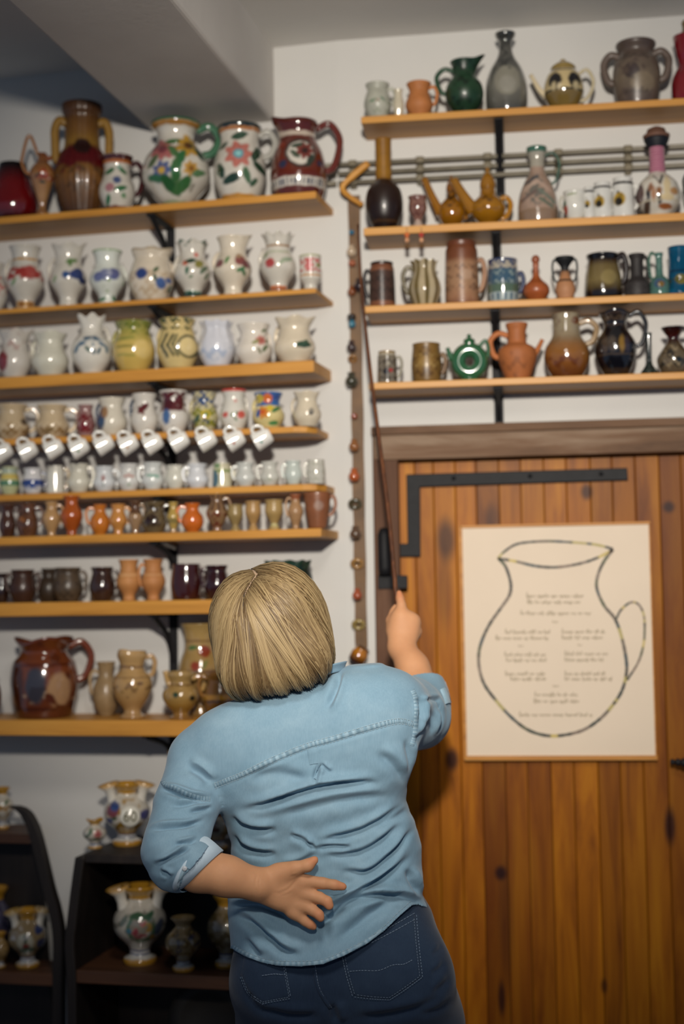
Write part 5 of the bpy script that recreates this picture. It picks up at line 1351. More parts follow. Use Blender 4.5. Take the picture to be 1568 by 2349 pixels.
pot(A2, 'majolica_vase', 'indigo painted vase at the back of the curved stand', -8, 76, 2034, 'habaner', '#4c4860', HB + [('n', .2, .76, '#2e3050', 5, .0, 3)], off=.065, cat='vase')
# dim plate leaning at the bottom of the second stand
u, z = hit('L', 478, 2308, .16)
pr_ = .105
pl = thing('plate', 'dark patterned plate leaning at the bottom of the dark stand', 'plate', tuple(W('L', u, .16, t2[2])), ROT['L'])
lv, lf = lathe([(0.0005, 0), (.058, 0), (.068, .008), (.105, .014), (.106, .011), (.068, .004), (.055, -.004), (0.0005, -.004)], 48)
lv = np.array(lv)
pv = np.stack([lv[:, 0], -lv[:, 2] + lv[:, 1] * .22, lv[:, 1] * .975 + .104], -1)
pc = np.array([hexc('#241f1a') if int(math.hypot(a, b) * 300) % 5 < 3 else hexc('#15120f') for a, b, _ in lv])
mesh_obj('dish', pv, lf, 'matte', pl, cols=pc)
# ================================================================== THE PERSON
# everything is laid out in a rigid camera-aligned frame (x right, y up, d forward, metres) and moved to world at the end
def K(px, py, d):
    return np.array([(px - CX) * d / FPX, -(py - CY) * d / FPX, d])
CRn, CUn, CFn, CAMn = (np.array(q) for q in (CR, CU, CF, CAM))
def to_world(P):
    P = np.asarray(P)
    return CAMn + P[..., 0:1] * CRn + P[..., 1:2] * CUn + P[..., 2:3] * CFn
def to_cam(p):
    q = np.asarray(p) - CAMn
    return np.stack([q @ CRn, q @ CUn, q @ CFn], -1)
def to_px(P):
    return CX + FPX * P[..., 0] / P[..., 2], CY - FPX * P[..., 1] / P[..., 2]

class Field:
    def __init__(self, lo, hi, h):
        self.lo = np.array(lo, dtype=np.float32); self.h = h
        self.n = np.ceil((np.array(hi) - self.lo) / h).astype(int) + 1
        self.ax = [(self.lo[i] + h * np.arange(self.n[i])).astype(np.float32) for i in range(3)]
        self.v = np.full(self.n, 1.0, dtype=np.float32)
    def region(self, lo, hi):
        a = np.clip(np.floor((np.array(lo) - self.lo) / self.h).astype(int), 0, self.n - 1)
        b = np.clip(np.ceil((np.array(hi) - self.lo) / self.h).astype(int) + 1, 1, self.n)
        sl_ = tuple(slice(a[i], b[i]) for i in range(3))
        g = np.meshgrid(self.ax[0][sl_[0]], self.ax[1][sl_[1]], self.ax[2][sl_[2]], indexing='ij', sparse=True)
        return sl_, g
    def add(self, lo, hi, fn, k, mode='u'):
        m = 0.05
        sl_, g = self.region(np.array(lo) - m, np.array(hi) + m)
        d = fn(*g).astype(np.float32)
        cur = self.v[sl_]
        if mode == 'u':
            hh = np.clip(0.5 + 0.5 * (cur - d) / k, 0, 1) if k > 0 else (cur > d).astype(np.float32)
            self.v[sl_] = cur * (1 - hh) + d * hh - k * hh * (1 - hh)
        else:
            dd = -d
            hh = np.clip(0.5 - 0.5 * (cur - dd) / k, 0, 1)
            self.v[sl_] = cur * (1 - hh) + dd * hh + k * hh * (1 - hh)
    def cone(self, a, b, r1, r2, k=0.02, squash=None):
        a, b = np.asarray(a, float), np.asarray(b, float)
        r = max(r1, r2)
        ba = b - a; L2 = max(float(ba @ ba), 1e-9)
        def fn(x, y, z):
            px, py, pz = x - a[0], y - a[1], z - a[2]
            t = np.clip((px * ba[0] + py * ba[1] + pz * ba[2]) / L2, 0, 1)
            dx, dy, dz = px - ba[0] * t, py - ba[1] * t, pz - ba[2] * t
            if squash is not None:      # (axis vector, factor): thinner along that axis
                ax, f_ = squash
                s = dx * ax[0] + dy * ax[1] + dz * ax[2]
                q2 = dx * dx + dy * dy + dz * dz + s * s * (f_ * f_ - 1)
                return (np.sqrt(np.maximum(q2, 0)) - (r1 + (r2 - r1) * t)) / (f_ ** .5)
            return np.sqrt(dx * dx + dy * dy + dz * dz) - (r1 + (r2 - r1) * t)
        self.add(np.minimum(a, b) - r, np.maximum(a, b) + r, fn, k)
    def chain(self, pts, rads, k=0.006, k0=None, squash=None):
        for i in range(len(pts) - 1):
            self.cone(pts[i], pts[i + 1], rads[i], rads[i + 1], k0 if (i == 0 and k0) else k, squash)
    def ell(self, c, r, R=None, k=0.02, mode='u'):
        c = np.asarray(c, float); r = np.asarray(r, float); R = np.eye(3) if R is None else np.asarray(R)
        m = float(r.max())
        def fn(x, y, z):
            p = (x - c[0], y - c[1], z - c[2])
            q = [sum(R[i][j] * p[j] for j in range(3)) for i in range(3)]
            k0 = np.sqrt((q[0] / r[0]) ** 2 + (q[1] / r[1]) ** 2 + (q[2] / r[2]) ** 2)
            k1 = np.sqrt((q[0] / r[0] ** 2) ** 2 + (q[1] / r[1] ** 2) ** 2 + (q[2] / r[2] ** 2) ** 2) + 1e-6
            return k0 * (k0 - 1) / k1
        self.add(c - m, c + m, fn, k, mode)
    def loft(self, rows, k=0.02, n=2.3, grow=0.0):
        """rows: (py, xl, xr, dback, b) stacked elliptic sections"""
        rows = sorted(rows, key=lambda q: -q[0])
        dc = np.array([q[3] + q[4] for q in rows])
        yy = np.array([-(q[0] - CY) * (d) / FPX for q, d in zip(rows, dc)])
        cx = np.array([((q[1] + q[2]) / 2 - CX) * d / FPX for q, d in zip(rows, dc)])
        aa = np.array([(q[2] - q[1]) / 2 * d / FPX for q, d in zip(rows, dc)]) + grow
        bb = np.array([q[4] for q in rows]) + grow
        def fn(x, y, z):
            yv = y.ravel()
            sh = (1, -1, 1)
            C_, A_, D_, B_ = (np.interp(yv, yy, q).reshape(sh) for q in (cx, aa, dc, bb))
            q = (np.abs((x - C_) / A_) ** n + np.abs((z - D_) / B_) ** n) ** (1 / n)
            s = (q - 1) * np.minimum(A_, B_)
            return np.maximum(s, np.maximum(y - yy[-1], yy[0] - y))
        self.add((cx.min() - aa.max(), yy[0], (dc - bb).min()), (cx.max() + aa.max(), yy[-1], (dc + bb).max()), fn, k)
    def surface(self, smooth_it=2):
        v = self.v
        s = v < 0
        n = self.n
        c = [s[i:n[0] - 1 + i, j:n[1] - 1 + j, k:n[2] - 1 + k] for i in (0, 1) for j in (0, 1) for k in (0, 1)]
        cnt = sum(q.astype(np.int8) for q in c)
        act = (cnt > 0) & (cnt < 8)
        idx = np.argwhere(act)
        vid = np.full(act.shape, -1, dtype=np.int64)
        vid[act] = np.arange(len(idx))
        off = [(i, j, k) for i in (0, 1) for j in (0, 1) for k in (0, 1)]
        val = np.stack([v[idx[:, 0] + o[0], idx[:, 1] + o[1], idx[:, 2] + o[2]] for o in off], 1)
        acc = np.zeros((len(idx), 3)); cn = np.zeros(len(idx))
        for a in range(8):
            for b in range(a + 1, 8):
                if sum(abs(off[a][q] - off[b][q]) for q in range(3)) != 1:
                    continue
                va, vb = val[:, a], val[:, b]
                m = (va < 0) != (vb < 0)
                t = np.where(m, va / np.where(m, va - vb, 1), 0)[:, None]
                p = np.array(off[a]) + t * (np.array(off[b]) - np.array(off[a]))
                acc[m] += p[m]; cn[m] += 1
        P = self.lo + self.h * (idx + acc / cn[:, None])
        F = []
        for ax in range(3):
            o1, o2 = (ax + 1) % 3, (ax + 2) % 3
            sa = [slice(None)] * 3; sb = [slice(None)] * 3
            sa[ax] = slice(0, n[ax] - 1); sb[ax] = slice(1, n[ax])
            A, B = s[tuple(sa)], s[tuple(sb)]
            e = np.argwhere(A != B)
            e = e[(e[:, o1] > 0) & (e[:, o2] > 0) & (e[:, o1] < n[o1] - 1) & (e[:, o2] < n[o2] - 1)]
            inside = A[e[:, 0], e[:, 1], e[:, 2]]
            q = []
            for d1, d2 in ((-1, -1), (0, -1), (0, 0), (-1, 0)):
                ee = e.copy(); ee[:, o1] += d1; ee[:, o2] += d2
                q.append(vid[ee[:, 0], ee[:, 1], ee[:, 2]])
            q = np.stack(q, 1)
            q[~inside] = q[~inside][:, ::-1]
            F.append(q)
        F = np.concatenate(F)
        F = F[(F >= 0).all(1)]
        for _ in range(smooth_it):
            P = lap(P, F, .5)
        return P, F

def lap(P, F, w):
    acc = np.zeros_like(P); cn = np.zeros(len(P))
    for a in range(4):
        b = (a + 1) % 4
        for s_, d_ in ((a, b), (b, a)):
            for q in range(3):
                acc[:, q] += np.bincount(F[:, s_], weights=P[F[:, d_], q], minlength=len(P))
            cn += np.bincount(F[:, s_], minlength=len(P))
    m = cn > 0
    out = P.copy()
    out[m] = P[m] * (1 - w) + w * acc[m] / cn[m][:, None]
    return out

def normals(P, F):
    n = np.cross(P[F[:, 2]] - P[F[:, 0]], P[F[:, 3]] - P[F[:, 1]])
    N = np.zeros_like(P)
    for a in range(4):
        for q in range(3):
            N[:, q] += np.bincount(F[:, a], weights=n[:, q], minlength=len(P))
    return N / (np.linalg.norm(N, axis=1, keepdims=True) + 1e-12)

def compact(P, F):
    u = np.unique(F)
    m = np.full(len(P), -1); m[u] = np.arange(len(u))
    return P[u], m[F]

def subdivide(P, F):
    """linear quad subdivision then a light smooth"""
    E = np.concatenate([np.stack([F[:, a], F[:, (a + 1) % 4]], 1) for a in range(4)])
    Es = np.sort(E, 1)
    uq, inv = np.unique(Es[:, 0] * (len(P) + 1) + Es[:, 1], return_inverse=True)
    e0, e1 = uq // (len(P) + 1), uq % (len(P) + 1)
    mid = (P[e0] + P[e1]) / 2
    fc = P[F].mean(1)
    n0, n1 = len(P), len(mid)
    m = len(F)
    ed = [n0 + inv[a * m:(a + 1) * m] for a in range(4)]
    cen = n0 + n1 + np.arange(m)
    NF = np.concatenate([np.stack([F[:, a], ed[a], cen, ed[(a + 3) % 4]], 1) for a in range(4)])
    NP = np.concatenate([P, mid, fc])
    return lap(NP, NF, .5), NF

def polydist(px, py, line):
    """signed distance in px to a polyline and the arc parameter 0..1"""
    L = np.array(line, float)
    best = np.full(px.shape, 1e9); sd = np.zeros(px.shape); tt = np.zeros(px.shape)
    seg = np.linalg.norm(np.diff(L, axis=0), axis=1); cum = np.concatenate([[0], np.cumsum(seg)])
    for i in range(len(L) - 1):
        d = L[i + 1] - L[i]
        t = np.clip(((px - L[i, 0]) * d[0] + (py - L[i, 1]) * d[1]) / (d @ d), 0, 1)
        qx, qy = px - L[i, 0] - d[0] * t, py - L[i, 1] - d[1] * t
        ds = np.hypot(qx, qy)
        m = ds < best
        best[m] = ds[m]
        cr = d[0] * qy - d[1] * qx
        sd[m] = np.where(cr[m] >= 0, 1, -1) * ds[m]
        tt[m] = ((cum[i] + t * seg[i]) / cum[-1])[m]
    return sd, best, tt

def apply_folds(P, F, folds, gain=1.0):
    N = normals(P, F)
    px, py = to_px(P)
    view = -P / np.linalg.norm(P, axis=1, keepdims=True)
    facing = np.clip((N * view).sum(1) * 2.5, 0, 1)
    disp = np.zeros(len(P))
    for line, w, dep in folds:
        q = np.array(spline(line, 6))
        lo, hi = q.min(0) - 4 * w, q.max(0) + 4 * w
        m = np.where((px > lo[0]) & (px < hi[0]) & (py > lo[1]) & (py < hi[1]) & (facing > 0))[0]
        if len(m) == 0: continue
        sd, ds, tt = polydist(px[m], py[m], q)
        taper = np.clip(np.minimum(tt, 1 - tt) * 3.2, 0, 1); taper = taper * taper * (3 - 2 * taper)
        # groove on the line, soft roll above it (negative side = up the image for lines drawn left to right)
        prof = -np.exp(-(ds / w) ** 2) + .75 * np.exp(-((sd + 1.7 * w) / (1.25 * w)) ** 2) + .25 * np.exp(-((sd - 2.2 * w) / (1.5 * w)) ** 2)
        endf = np.where((tt <= 0) | (tt >= 1), 0, 1)
        disp[m] += dep * gain * prof * taper * endf
    return P + N * (disp * facing)[:, None]

# ------------------------------------------------------------------ joints
SHO_L, ELB_L, WRI_L = K(462, 1746, 2.955), K(404, 1960, 2.815), K(592, 2030, 2.812)
SHO_R, ELB_R, WRI_R = K(895, 1625, 2.97), K(958, 1644, 3.14), K(920, 1484, 3.25)
HEADC = K(622, 1440, 2.965)
hu = np.array([-.16, .88, -.42]); hu /= np.linalg.norm(hu)
hf = np.array([.10, .42, .90]); hf -= hu * (hf @ hu); hf /= np.linalg.norm(hf)
hr = np.cross(hf, hu) * -1.0
hr = np.cross(hu, hf)
HR = np.stack([hr, hu, hf])      # rows: right, up, forward of the head
def HD(x, y, z):
    return HEADC + hr * x + hu * y + hf * z

TORSO = [(1528, 800, 868, 2.945, .030), (1540, 765, 890, 2.92, .050), (1554, 730, 912, 2.905, .066), (1572, 670, 930, 2.892, .08), (1590, 585, 940, 2.885, .088), (1612, 535, 946, 2.875, .096), (1650, 484, 950, 2.862, .108),
         (1700, 452, 950, 2.852, .120), (1745, 452, 944, 2.848, .128), (1800, 478, 932, 2.848, .132), (1835, 492, 931, 2.852, .132), (1880, 515, 949, 2.860, .130), (1930, 529, 965, 2.868, .130), (1990, 530, 969, 2.868, .134),
         (2050, 524, 968, 2.856, .142), (2090, 523, 984, 2.842, .152), (2140, 528, 990, 2.828, .164), (2190, 530, 998, 2.816, .176), (2240, 530, 1004, 2.812, .182)]
HIPS = [(2040, 556, 960, 2.880, .125), (2090, 545, 990, 2.868, .138), (2130, 541, 1002, 2.858, .146), (2170, 541, 1013, 2.850, .152), (2210, 545, 1024, 2.846, .156), (2250, 549, 1036, 2.846, .158), (2300, 560, 1044, 2.852, .156), (2350, 586, 1050, 2.868, .148), (2420, 600, 1052, 2.89, .13)]

person = thing('person', 'blonde person in light blue denim shirt and dark jeans pointing with a stick', 'person')
fp = to_world(K(780, 2200, 3.0)); person.location = (fp[0], fp[1], 0.0)
PO = np.array(person.location)
def add_mesh(name, P, F, mat, cols=None, parent=person, label=None):
    F = [list(q)[::-1] for q in (F.tolist() if isinstance(F, np.ndarray) else F)]   # the camera frame is left handed
    o = mesh_obj(name, to_world(P) - PO, F, mat, parent, cols=cols)
    if label: o['label'] = label
    return o

# legs: joints in world, feet on the floor
def wc(x, y, z):
    return to_cam(np.array([x, y, z]))
hipw_l, hipw_r = to_world(K(672, 2330, 3.0)), to_world(K(925, 2330, 3.0))
foot_l = np.array([hipw_l[0] - .015, hipw_l[1] + .0, .0]); foot_r = np.array([hipw_r[0] + .02, hipw_r[1] + .04, .0])
def lerp(a, b, t): return a + (b - a) * t
leg = {}
for s_, h_, f_ in (('l', hipw_l, foot_l), ('r', hipw_r, foot_r)):
    kn = lerp(h_, f_, .45); kn[1] += .02; kn[2] = .44
    an = f_.copy(); an[2] = .09
    leg[s_] = (to_cam(h_), to_cam(kn), to_cam(an), f_)

# ------------------------------------------------------------------ skin: one continuous body
MAT['skin'] = None
def mk_skin():
    m = NT('skin')
    v = m.coords()
    n1 = m.noise(v, 14, 4); n2 = m.noise(v, 260, 3)
    a = m.n('ShaderNodeAttribute', attribute_name='Col')
    col = m.mix(1.0, a.outputs[0], m.ramp(n1, [(.3, (.84, .80, .78)), (.7, (1, 1, 1))]), 'MULTIPLY')
    m.set(Base_Color=col, Roughness=.58, Specular_IOR_Level=.25, Subsurface_Weight=.12, Subsurface_Radius=(.6, .25, .12), Subsurface_Scale=.01)
    m.bump(n2, .12, .001)
    return m.m
MAT['skin'] = mk_skin()
body = Field((-.42, -1.75, 2.60), (.34, .05, 3.50), .0042)
body = None
def skin_field(lo, hi, h):
    b = Field(lo, hi, h)
    # trunk core under the clothes
    b.loft([(q[0], q[1] + 45, q[2] - 45, q[3] + .03, max(q[4] - .03, .03)) for q in TORSO if q[0] > 1640 and q[0] < 2140], .03)
    b.cone(SHO_L + [.05, 0, 0], SHO_R + [-.04, 0, 0], .05, .05, .04)
    # neck and head
    nb = K(690, 1610, 2.985)
    b.cone(nb, HEADC - hu * .03, .055, .052, .03)
    b.ell(HD(0, .02, -.015), (.074, .088, .093), HR, .02)
    b.ell(HD(0, -.045, .035), (.058, .070, .062), HR, .03)      # jaw
    b.ell(HD(0, -.098, .062), (.026, .020, .024), HR, .02)      # chin
    b.cone(HD(0, .005, .088), HD(0, -.032, .108), .008, .012, .012)   # nose
    for s in (-1, 1):
        b.ell(HD(s * .012, -.036, .096), (.008, .007, .009), HR, .006)
        b.ell(HD(s * .078, -.012, -.005), (.010, .030, .020), HR, .008)   # ears
        b.ell(HD(s * .040, -.03, .070), (.022, .022, .018), HR, .02)   # cheeks
        b.ell(HD(s * .031, .012, .092), (.014, .010, .010), HR, .008, 'd')
        b.cone(HD(s * .014, .030, .088), HD(s * .048, .030, .076), .006, .005, .01)
    b.ell(HD(0, -.062, .092), (.022, .006, .010), HR, .006)
    b.ell(HD(0, -.074, .090), (.020, .007, .010), HR, .006)
    # left arm, folded behind the back
    b.cone(SHO_L, ELB_L, .046, .042, .02)
    fax = WRI_L - ELB_L
    b.chain([ELB_L, K(455, 1994, 2.80), K(520, 2010, 2.805), WRI_L], [.042, .0425, .038, .031], .015)
    # left hand: palm towards the camera
    pd = 2.820
    sq = (np.array([0, 0, 1.0]), 1.55)
    b.chain([WRI_L, K(640, 2042, pd)], [.030, .030], .012, squash=sq)
    b.cone(K(615, 2022, pd), K(684, 2036, pd), .026, .022, .012, squash=(sq[0], 1.45))
    b.cone(K(618, 2050, pd), K(676, 2074, pd + .001), .022, .022, .012, squash=(sq[0], 1.45))
    b.ell(K(648, 2006, pd - .004), (.034, .017, .015), np.array([[.95, .22, 0], [-.22, .95, 0], [0, 0, 1]]), .012)     # thenar
    b.ell(K(634, 2062, pd - .003), (.032, .016, .014), np.array([[.85, -.5, 0], [.5, .85, 0], [0, 0, 1]]), .012)     # little finger side
    for p in ((694, 2022), (700, 2050), (694, 2076), (676, 2094)):   # pads under the fingers
        b.ell(K(p[0], p[1], pd - .001), (.014, .012, .012), None, .008)
    b.chain([K(640, 2000, pd), K(676, 1992, pd - .010), K(705, 1985, pd - .013), K(721, 1973, pd - .011)], [.017, .0135, .0122, .0085], .006, .014)   # thumb
    b.chain([K(690, 2020, pd), K(741, 2026, pd - .002), K(767, 2030, pd + .001), K(786, 2034, pd + .004)], [.0135, .0112, .0102, .0082], .004, .008)
    b.chain([K(696, 2050, pd), K(733, 2060, pd - .008), K(750, 2068, pd - .018), K(755, 2078, pd - .021)], [.0132, .0112, .0105, .0088], .004, .008)
    b.chain([K(690, 2074, pd), K(718, 2089, pd - .008), K(731, 2098, pd - .016), K(735, 2106, pd - .018)], [.0128, .0106, .0098, .0082], .004, .008)
    b.chain([K(668, 2090, pd), K(699, 2113, pd - .003), K(711, 2121, pd - .004), K(719, 2126, pd - .003)], [.0122, .0095, .0088, .0074], .004, .008)
    # right arm, raised
    b.cone(SHO_R, ELB_R, .046, .044, .02)
    b.chain([ELB_R, K(966, 1590, 3.18), K(946, 1532, 3.22), WRI_R], [.044, .042, .036, .029], .015)
    hd_ = 3.265
    b.cone(WRI_R, K(925, 1432, hd_), .030, .034, .014, squash=(sq[0], 1.35))
    b.cone(K(910, 1450, hd_), K(918, 1412, hd_), .022, .018, .012)
    b.cone(K(938, 1455, hd_), K(946, 1426, hd_ + .004), .022, .018, .012)
    # index along the stick
    b.chain([K(919, 1414, hd_ - .002), K(920, 1388, hd_ + .004), K(917, 1373, hd_ + .010), K(915, 1361, hd_ + .014)], [.0125, .0108, .0095, .0075], .004, .008)
    # thumb on the other side of the stick
    b.chain([K(900, 1447, hd_ + .006), K(896, 1424, hd_ + .014), K(903, 1404, hd_ + .018), K(907, 1394, hd_ + .020)], [.014, .0118, .0102, .0085], .004, .010)
    # three fingers folded round it
    for kx, ky, r in ((938, 1417, .0115), (951, 1430, .011), (957, 1449, .0098)):
        b.chain([K(kx - 8, ky + 10, hd_), K(kx, ky, hd_ + .008), K(kx - 2, ky + 8, hd_ + .034), K(kx - 22, ky + 16, hd_ + .042), K(kx - 28, ky + 18, hd_ + .026)], [r, r * 1.04, r, r * .92, r * .8], .004, .008)
    return b
bf = skin_field((-.42, -1.02, 2.70), (.30, .04, 3.40), .0032)
P, F = bf.surface(2)
px_, py_ = to_px(P)
cs = np.tile(np.array(hexc('#cd9870')), (len(P), 1))
# redder finger tips, knuckles
for x, y, r in ((789, 2034, 34), (756, 2078, 26), (735, 2104, 26), (718, 2126, 26), (722, 1973, 24), (916, 1362, 22)):
    m = np.clip(1 - np.hypot(px_ - x, py_ - y) / r, 0, 1)[:, None] * .55
    cs = cs * (1 - m) + np.array(hexc('#cb7a54')) * m
# palm creases as shallow grooves
P = apply_folds(P, F, [([(622, 2046), (640, 2048), (662, 2038), (680, 2018), (684, 2008)], 2.2, .0012), ([(632, 2050), (652, 2052), (676, 2046)], 2, .0006), ([(592, 1998), (586, 2030), (592, 2066)], 2.2, .0012), ([(598, 2000), (593, 2030), (597, 2062)], 2.0, .0008), ([(741, 2018), (739, 2034)], 2.0, .0006), ([(664, 2012), (680, 2006)], 2, .0008)])
skin = add_mesh('body', P, F, 'skin', cs)
# eyes
for s in (-1, 1):
    c = HD(s * .031, .010, .079)
    ev, ef = lathe([(.012 * math.sin(a), -.012 * math.cos(a)) for a in np.linspace(.01, 3.13, 14)], 18)
    ev = np.array(ev)
    ecol = np.array([hexc('#3a5a70') if (q[2] > .0095) else hexc('#e8e4de') for q in ev])
    ecol[ev[:, 2] > .0114] = hexc('#0a0a0a')
    ew = c + ev[:, :1] * hr + ev[:, 1:2] * hu + ev[:, 2:3] * hf
    add_mesh('eye', ew, ef, 'glaze', ecol)

# ------------------------------------------------------------------ jeans
def mk_denim(name, c0, c1, c2, weave=900, bs=.25):
    m = NT(name)
    v = m.coords()
    n1 = m.noise(v, 7, 5, .6); n2 = m.noise(v, 45, 4, .6)
    v2 = m.coords((1, 1, .12))
    n3 = m.noise(v2, 420, 2)
    col = m.ramp(n1, [(.3, c0), (.5, c1), (.72, c2)])
    col = m.mix(m.ramp(n2, [(.35, (.35,) * 3), (.7, (0, 0, 0))]), col, c0)
    col = m.mix(m.ramp(n3, [(.4, (.11,) * 3), (.6, (0, 0, 0))]), col, tuple(q * 1.25 for q in c2))
    m.set(Base_Color=col, Roughness=.85, Specular_IOR_Level=.2, Sheen_Weight=.15, Sheen_Roughness=.5)
    m.bump(n3, bs, .0008)
    return m.m
MAT['shirt'] = mk_denim('light blue chambray', (.165, .285, .375), (.21, .335, .43), (.265, .39, .475), bs=.2)
MAT['jeans'] = mk_denim('dark blue denim', (.012, .024, .050), (.017, .032, .062), (.024, .043, .076), bs=.3)
MAT['shirt_seam'] = mk_denim('worn chambray seam', (.25, .38, .46), (.31, .44, .52), (.38, .50, .58), bs=.9)
MAT['seam_tick'] = mk_attr('puckered denim seam', .85, 0, .2, bump=.3, var=.2)
MAT['cuff'] = mk_denim('pale inside of the chambray', (.44, .56, .66), (.50, .62, .71), (.56, .67, .75), bs=.2)
MAT['thread_pale'] = mk_flat('pale thread', (.34, .46, .53), .8, 0, .2, 300)
MAT['thread_grey'] = mk_flat('grey blue thread', (.13, .18, .25), .8, 0, .3, 300)
jf = Field((-.34, -1.72, 2.74), (.34, -.70, 3.40), .0055)
jf.loft(HIPS, .03, 2.25)
for cx, cy_, r in ((655, 2262, (.112, .105, .085)), (905, 2250, (.118, .11, .088))):
    jf.ell(K(cx, cy_, 2.925), r, None, .05)
for s_ in 'lr':
    h_, k_, a_, _ = leg[s_]
    jf.chain([h_ + [0, -.03, 0], lerp(h_, k_, .5), k_, lerp(k_, a_, .35), a_ + [0, .0, 0]], [.118, .098, .073, .070, .056], .03, .05)
JP, JF_ = jf.surface(3)
jfolds = [([(600, 2312), (660, 2330), (740, 2330)], 9, .006), ([(760, 2300), (768, 2330), (772, 2349)], 9, .010), ([(800, 2335), (880, 2330), (960, 2312), (1020, 2280)], 10, .006), ([(950, 2330), (1000, 2318), (1042, 2290)], 8, .004), ([(985, 2235), (1005, 2225), (1022, 2205)], 7, .004), ([(990, 2190), (1005, 2180), (1014, 2165)], 6, .003),
          ([(556, 2262), (590, 2310), (640, 2330)], 8, .004), ([(990, 2280), (1015, 2262), (1034, 2240)], 8, .004)]
JP = apply_folds(JP, JF_, jfolds)
jeans = add_mesh('jeans', JP, JF_, 'jeans', label='dark blue denim jeans')

# ------------------------------------------------------------------ shirt
sf = Field((-.44, -1.02, 2.64), (.32, -.28, 3.30), .0046)
sf.loft(TORSO, .02, 2.35)
# shoulder blades and raised shoulder
sf.ell(K(862, 1612, 2.965), (.080, .066, .072), None, .04)
sf.ell(K(840, 1690, 2.915), (.085, .10, .055), None, .06)
sf.ell(K(560, 1730, 2.915), (.085, .10, .055), None, .06)
sf.cone(SHO_L + [.04, .03, 0], SHO_L, .066, .068, .04)
sf.chain([SHO_L, lerp(SHO_L, ELB_L, .5) + [-.006, 0, 0], ELB_L + [-.004, .008, 0], ELB_L + [.004, -.018, -.004]], [.067, .0655, .064, .056], .008, .014)
cuff_c = K(470, 1990, 2.79)
sf.chain([ELB_L + [.004, -.012, -.004], K(440, 1985, 2.785), K(468, 1991, 2.79)], [.055, .049, .042], .012)
sf.chain([SHO_R, lerp(SHO_R, ELB_R, .6), ELB_R], [.078, .074, .068], .03)
sf.chain([ELB_R, K(966, 1608, 3.165), K(968, 1578, 3.185)], [.066, .058, .050], .025)
SP, SF_ = sf.surface(3)
SP, SF_ = subdivide(SP, SF_)
# cut away hem, neck hole and sleeve ends
hem = [(440, 2178), (532, 2176), (560, 2193), (600, 2209), (640, 2216), (690, 2217), (740, 2212), (790, 2192), (840, 2166), (880, 2136), (915, 2102), (945, 2076), (962, 2072), (990, 2088), (1010, 2092), (1100, 2092)]
hx, hy = np.array(hem).T
def cut(P, F):
    c = P[F].mean(1)
    px, py = to_px(c)
    below = py > np.interp(px, hx, hy)
    # cuffs: behind the oblique plane of the sleeve opening
    n_l = K(592, 2030, 2.79) - K(398, 1962, 2.79); n_l = np.array([.74, -.67, 0])
    near_l = np.linalg.norm(c - cuff_c, axis=1) < .066
    cl = near_l & (((c - cuff_c) @ n_l) > -.024) & (c[:, 2] < 2.848)
    c_r = K(968, 1573, 3.19)
    n_r = K(936, 1530, 3.22) - K(953, 1590, 3.18); n_r /= np.linalg.norm(n_r)
    cr_ = (np.linalg.norm(c - c_r, axis=1) < .07) & (((c - c_r) @ n_r) > .0) & (c[:, 2] > 3.09)
    return F[~(below | cl | cr_)]
def shift(l, dx, dy): return [(x + dx, y + dy) for x, y in l]
yoke = [(490, 1802), (525, 1788), (560, 1774), (620, 1745), (700, 1712), (760, 1695), (850, 1668), (900, 1655), (925, 1654), (950, 1661)]
ah_l = [(371, 1786), (378, 1800), (400, 1808), (430, 1822), (460, 1831), (482, 1832)]
ah_r2 = [(952, 1590), (960, 1606), (963, 1630), (961, 1660), (957, 1690), (950, 1712)]
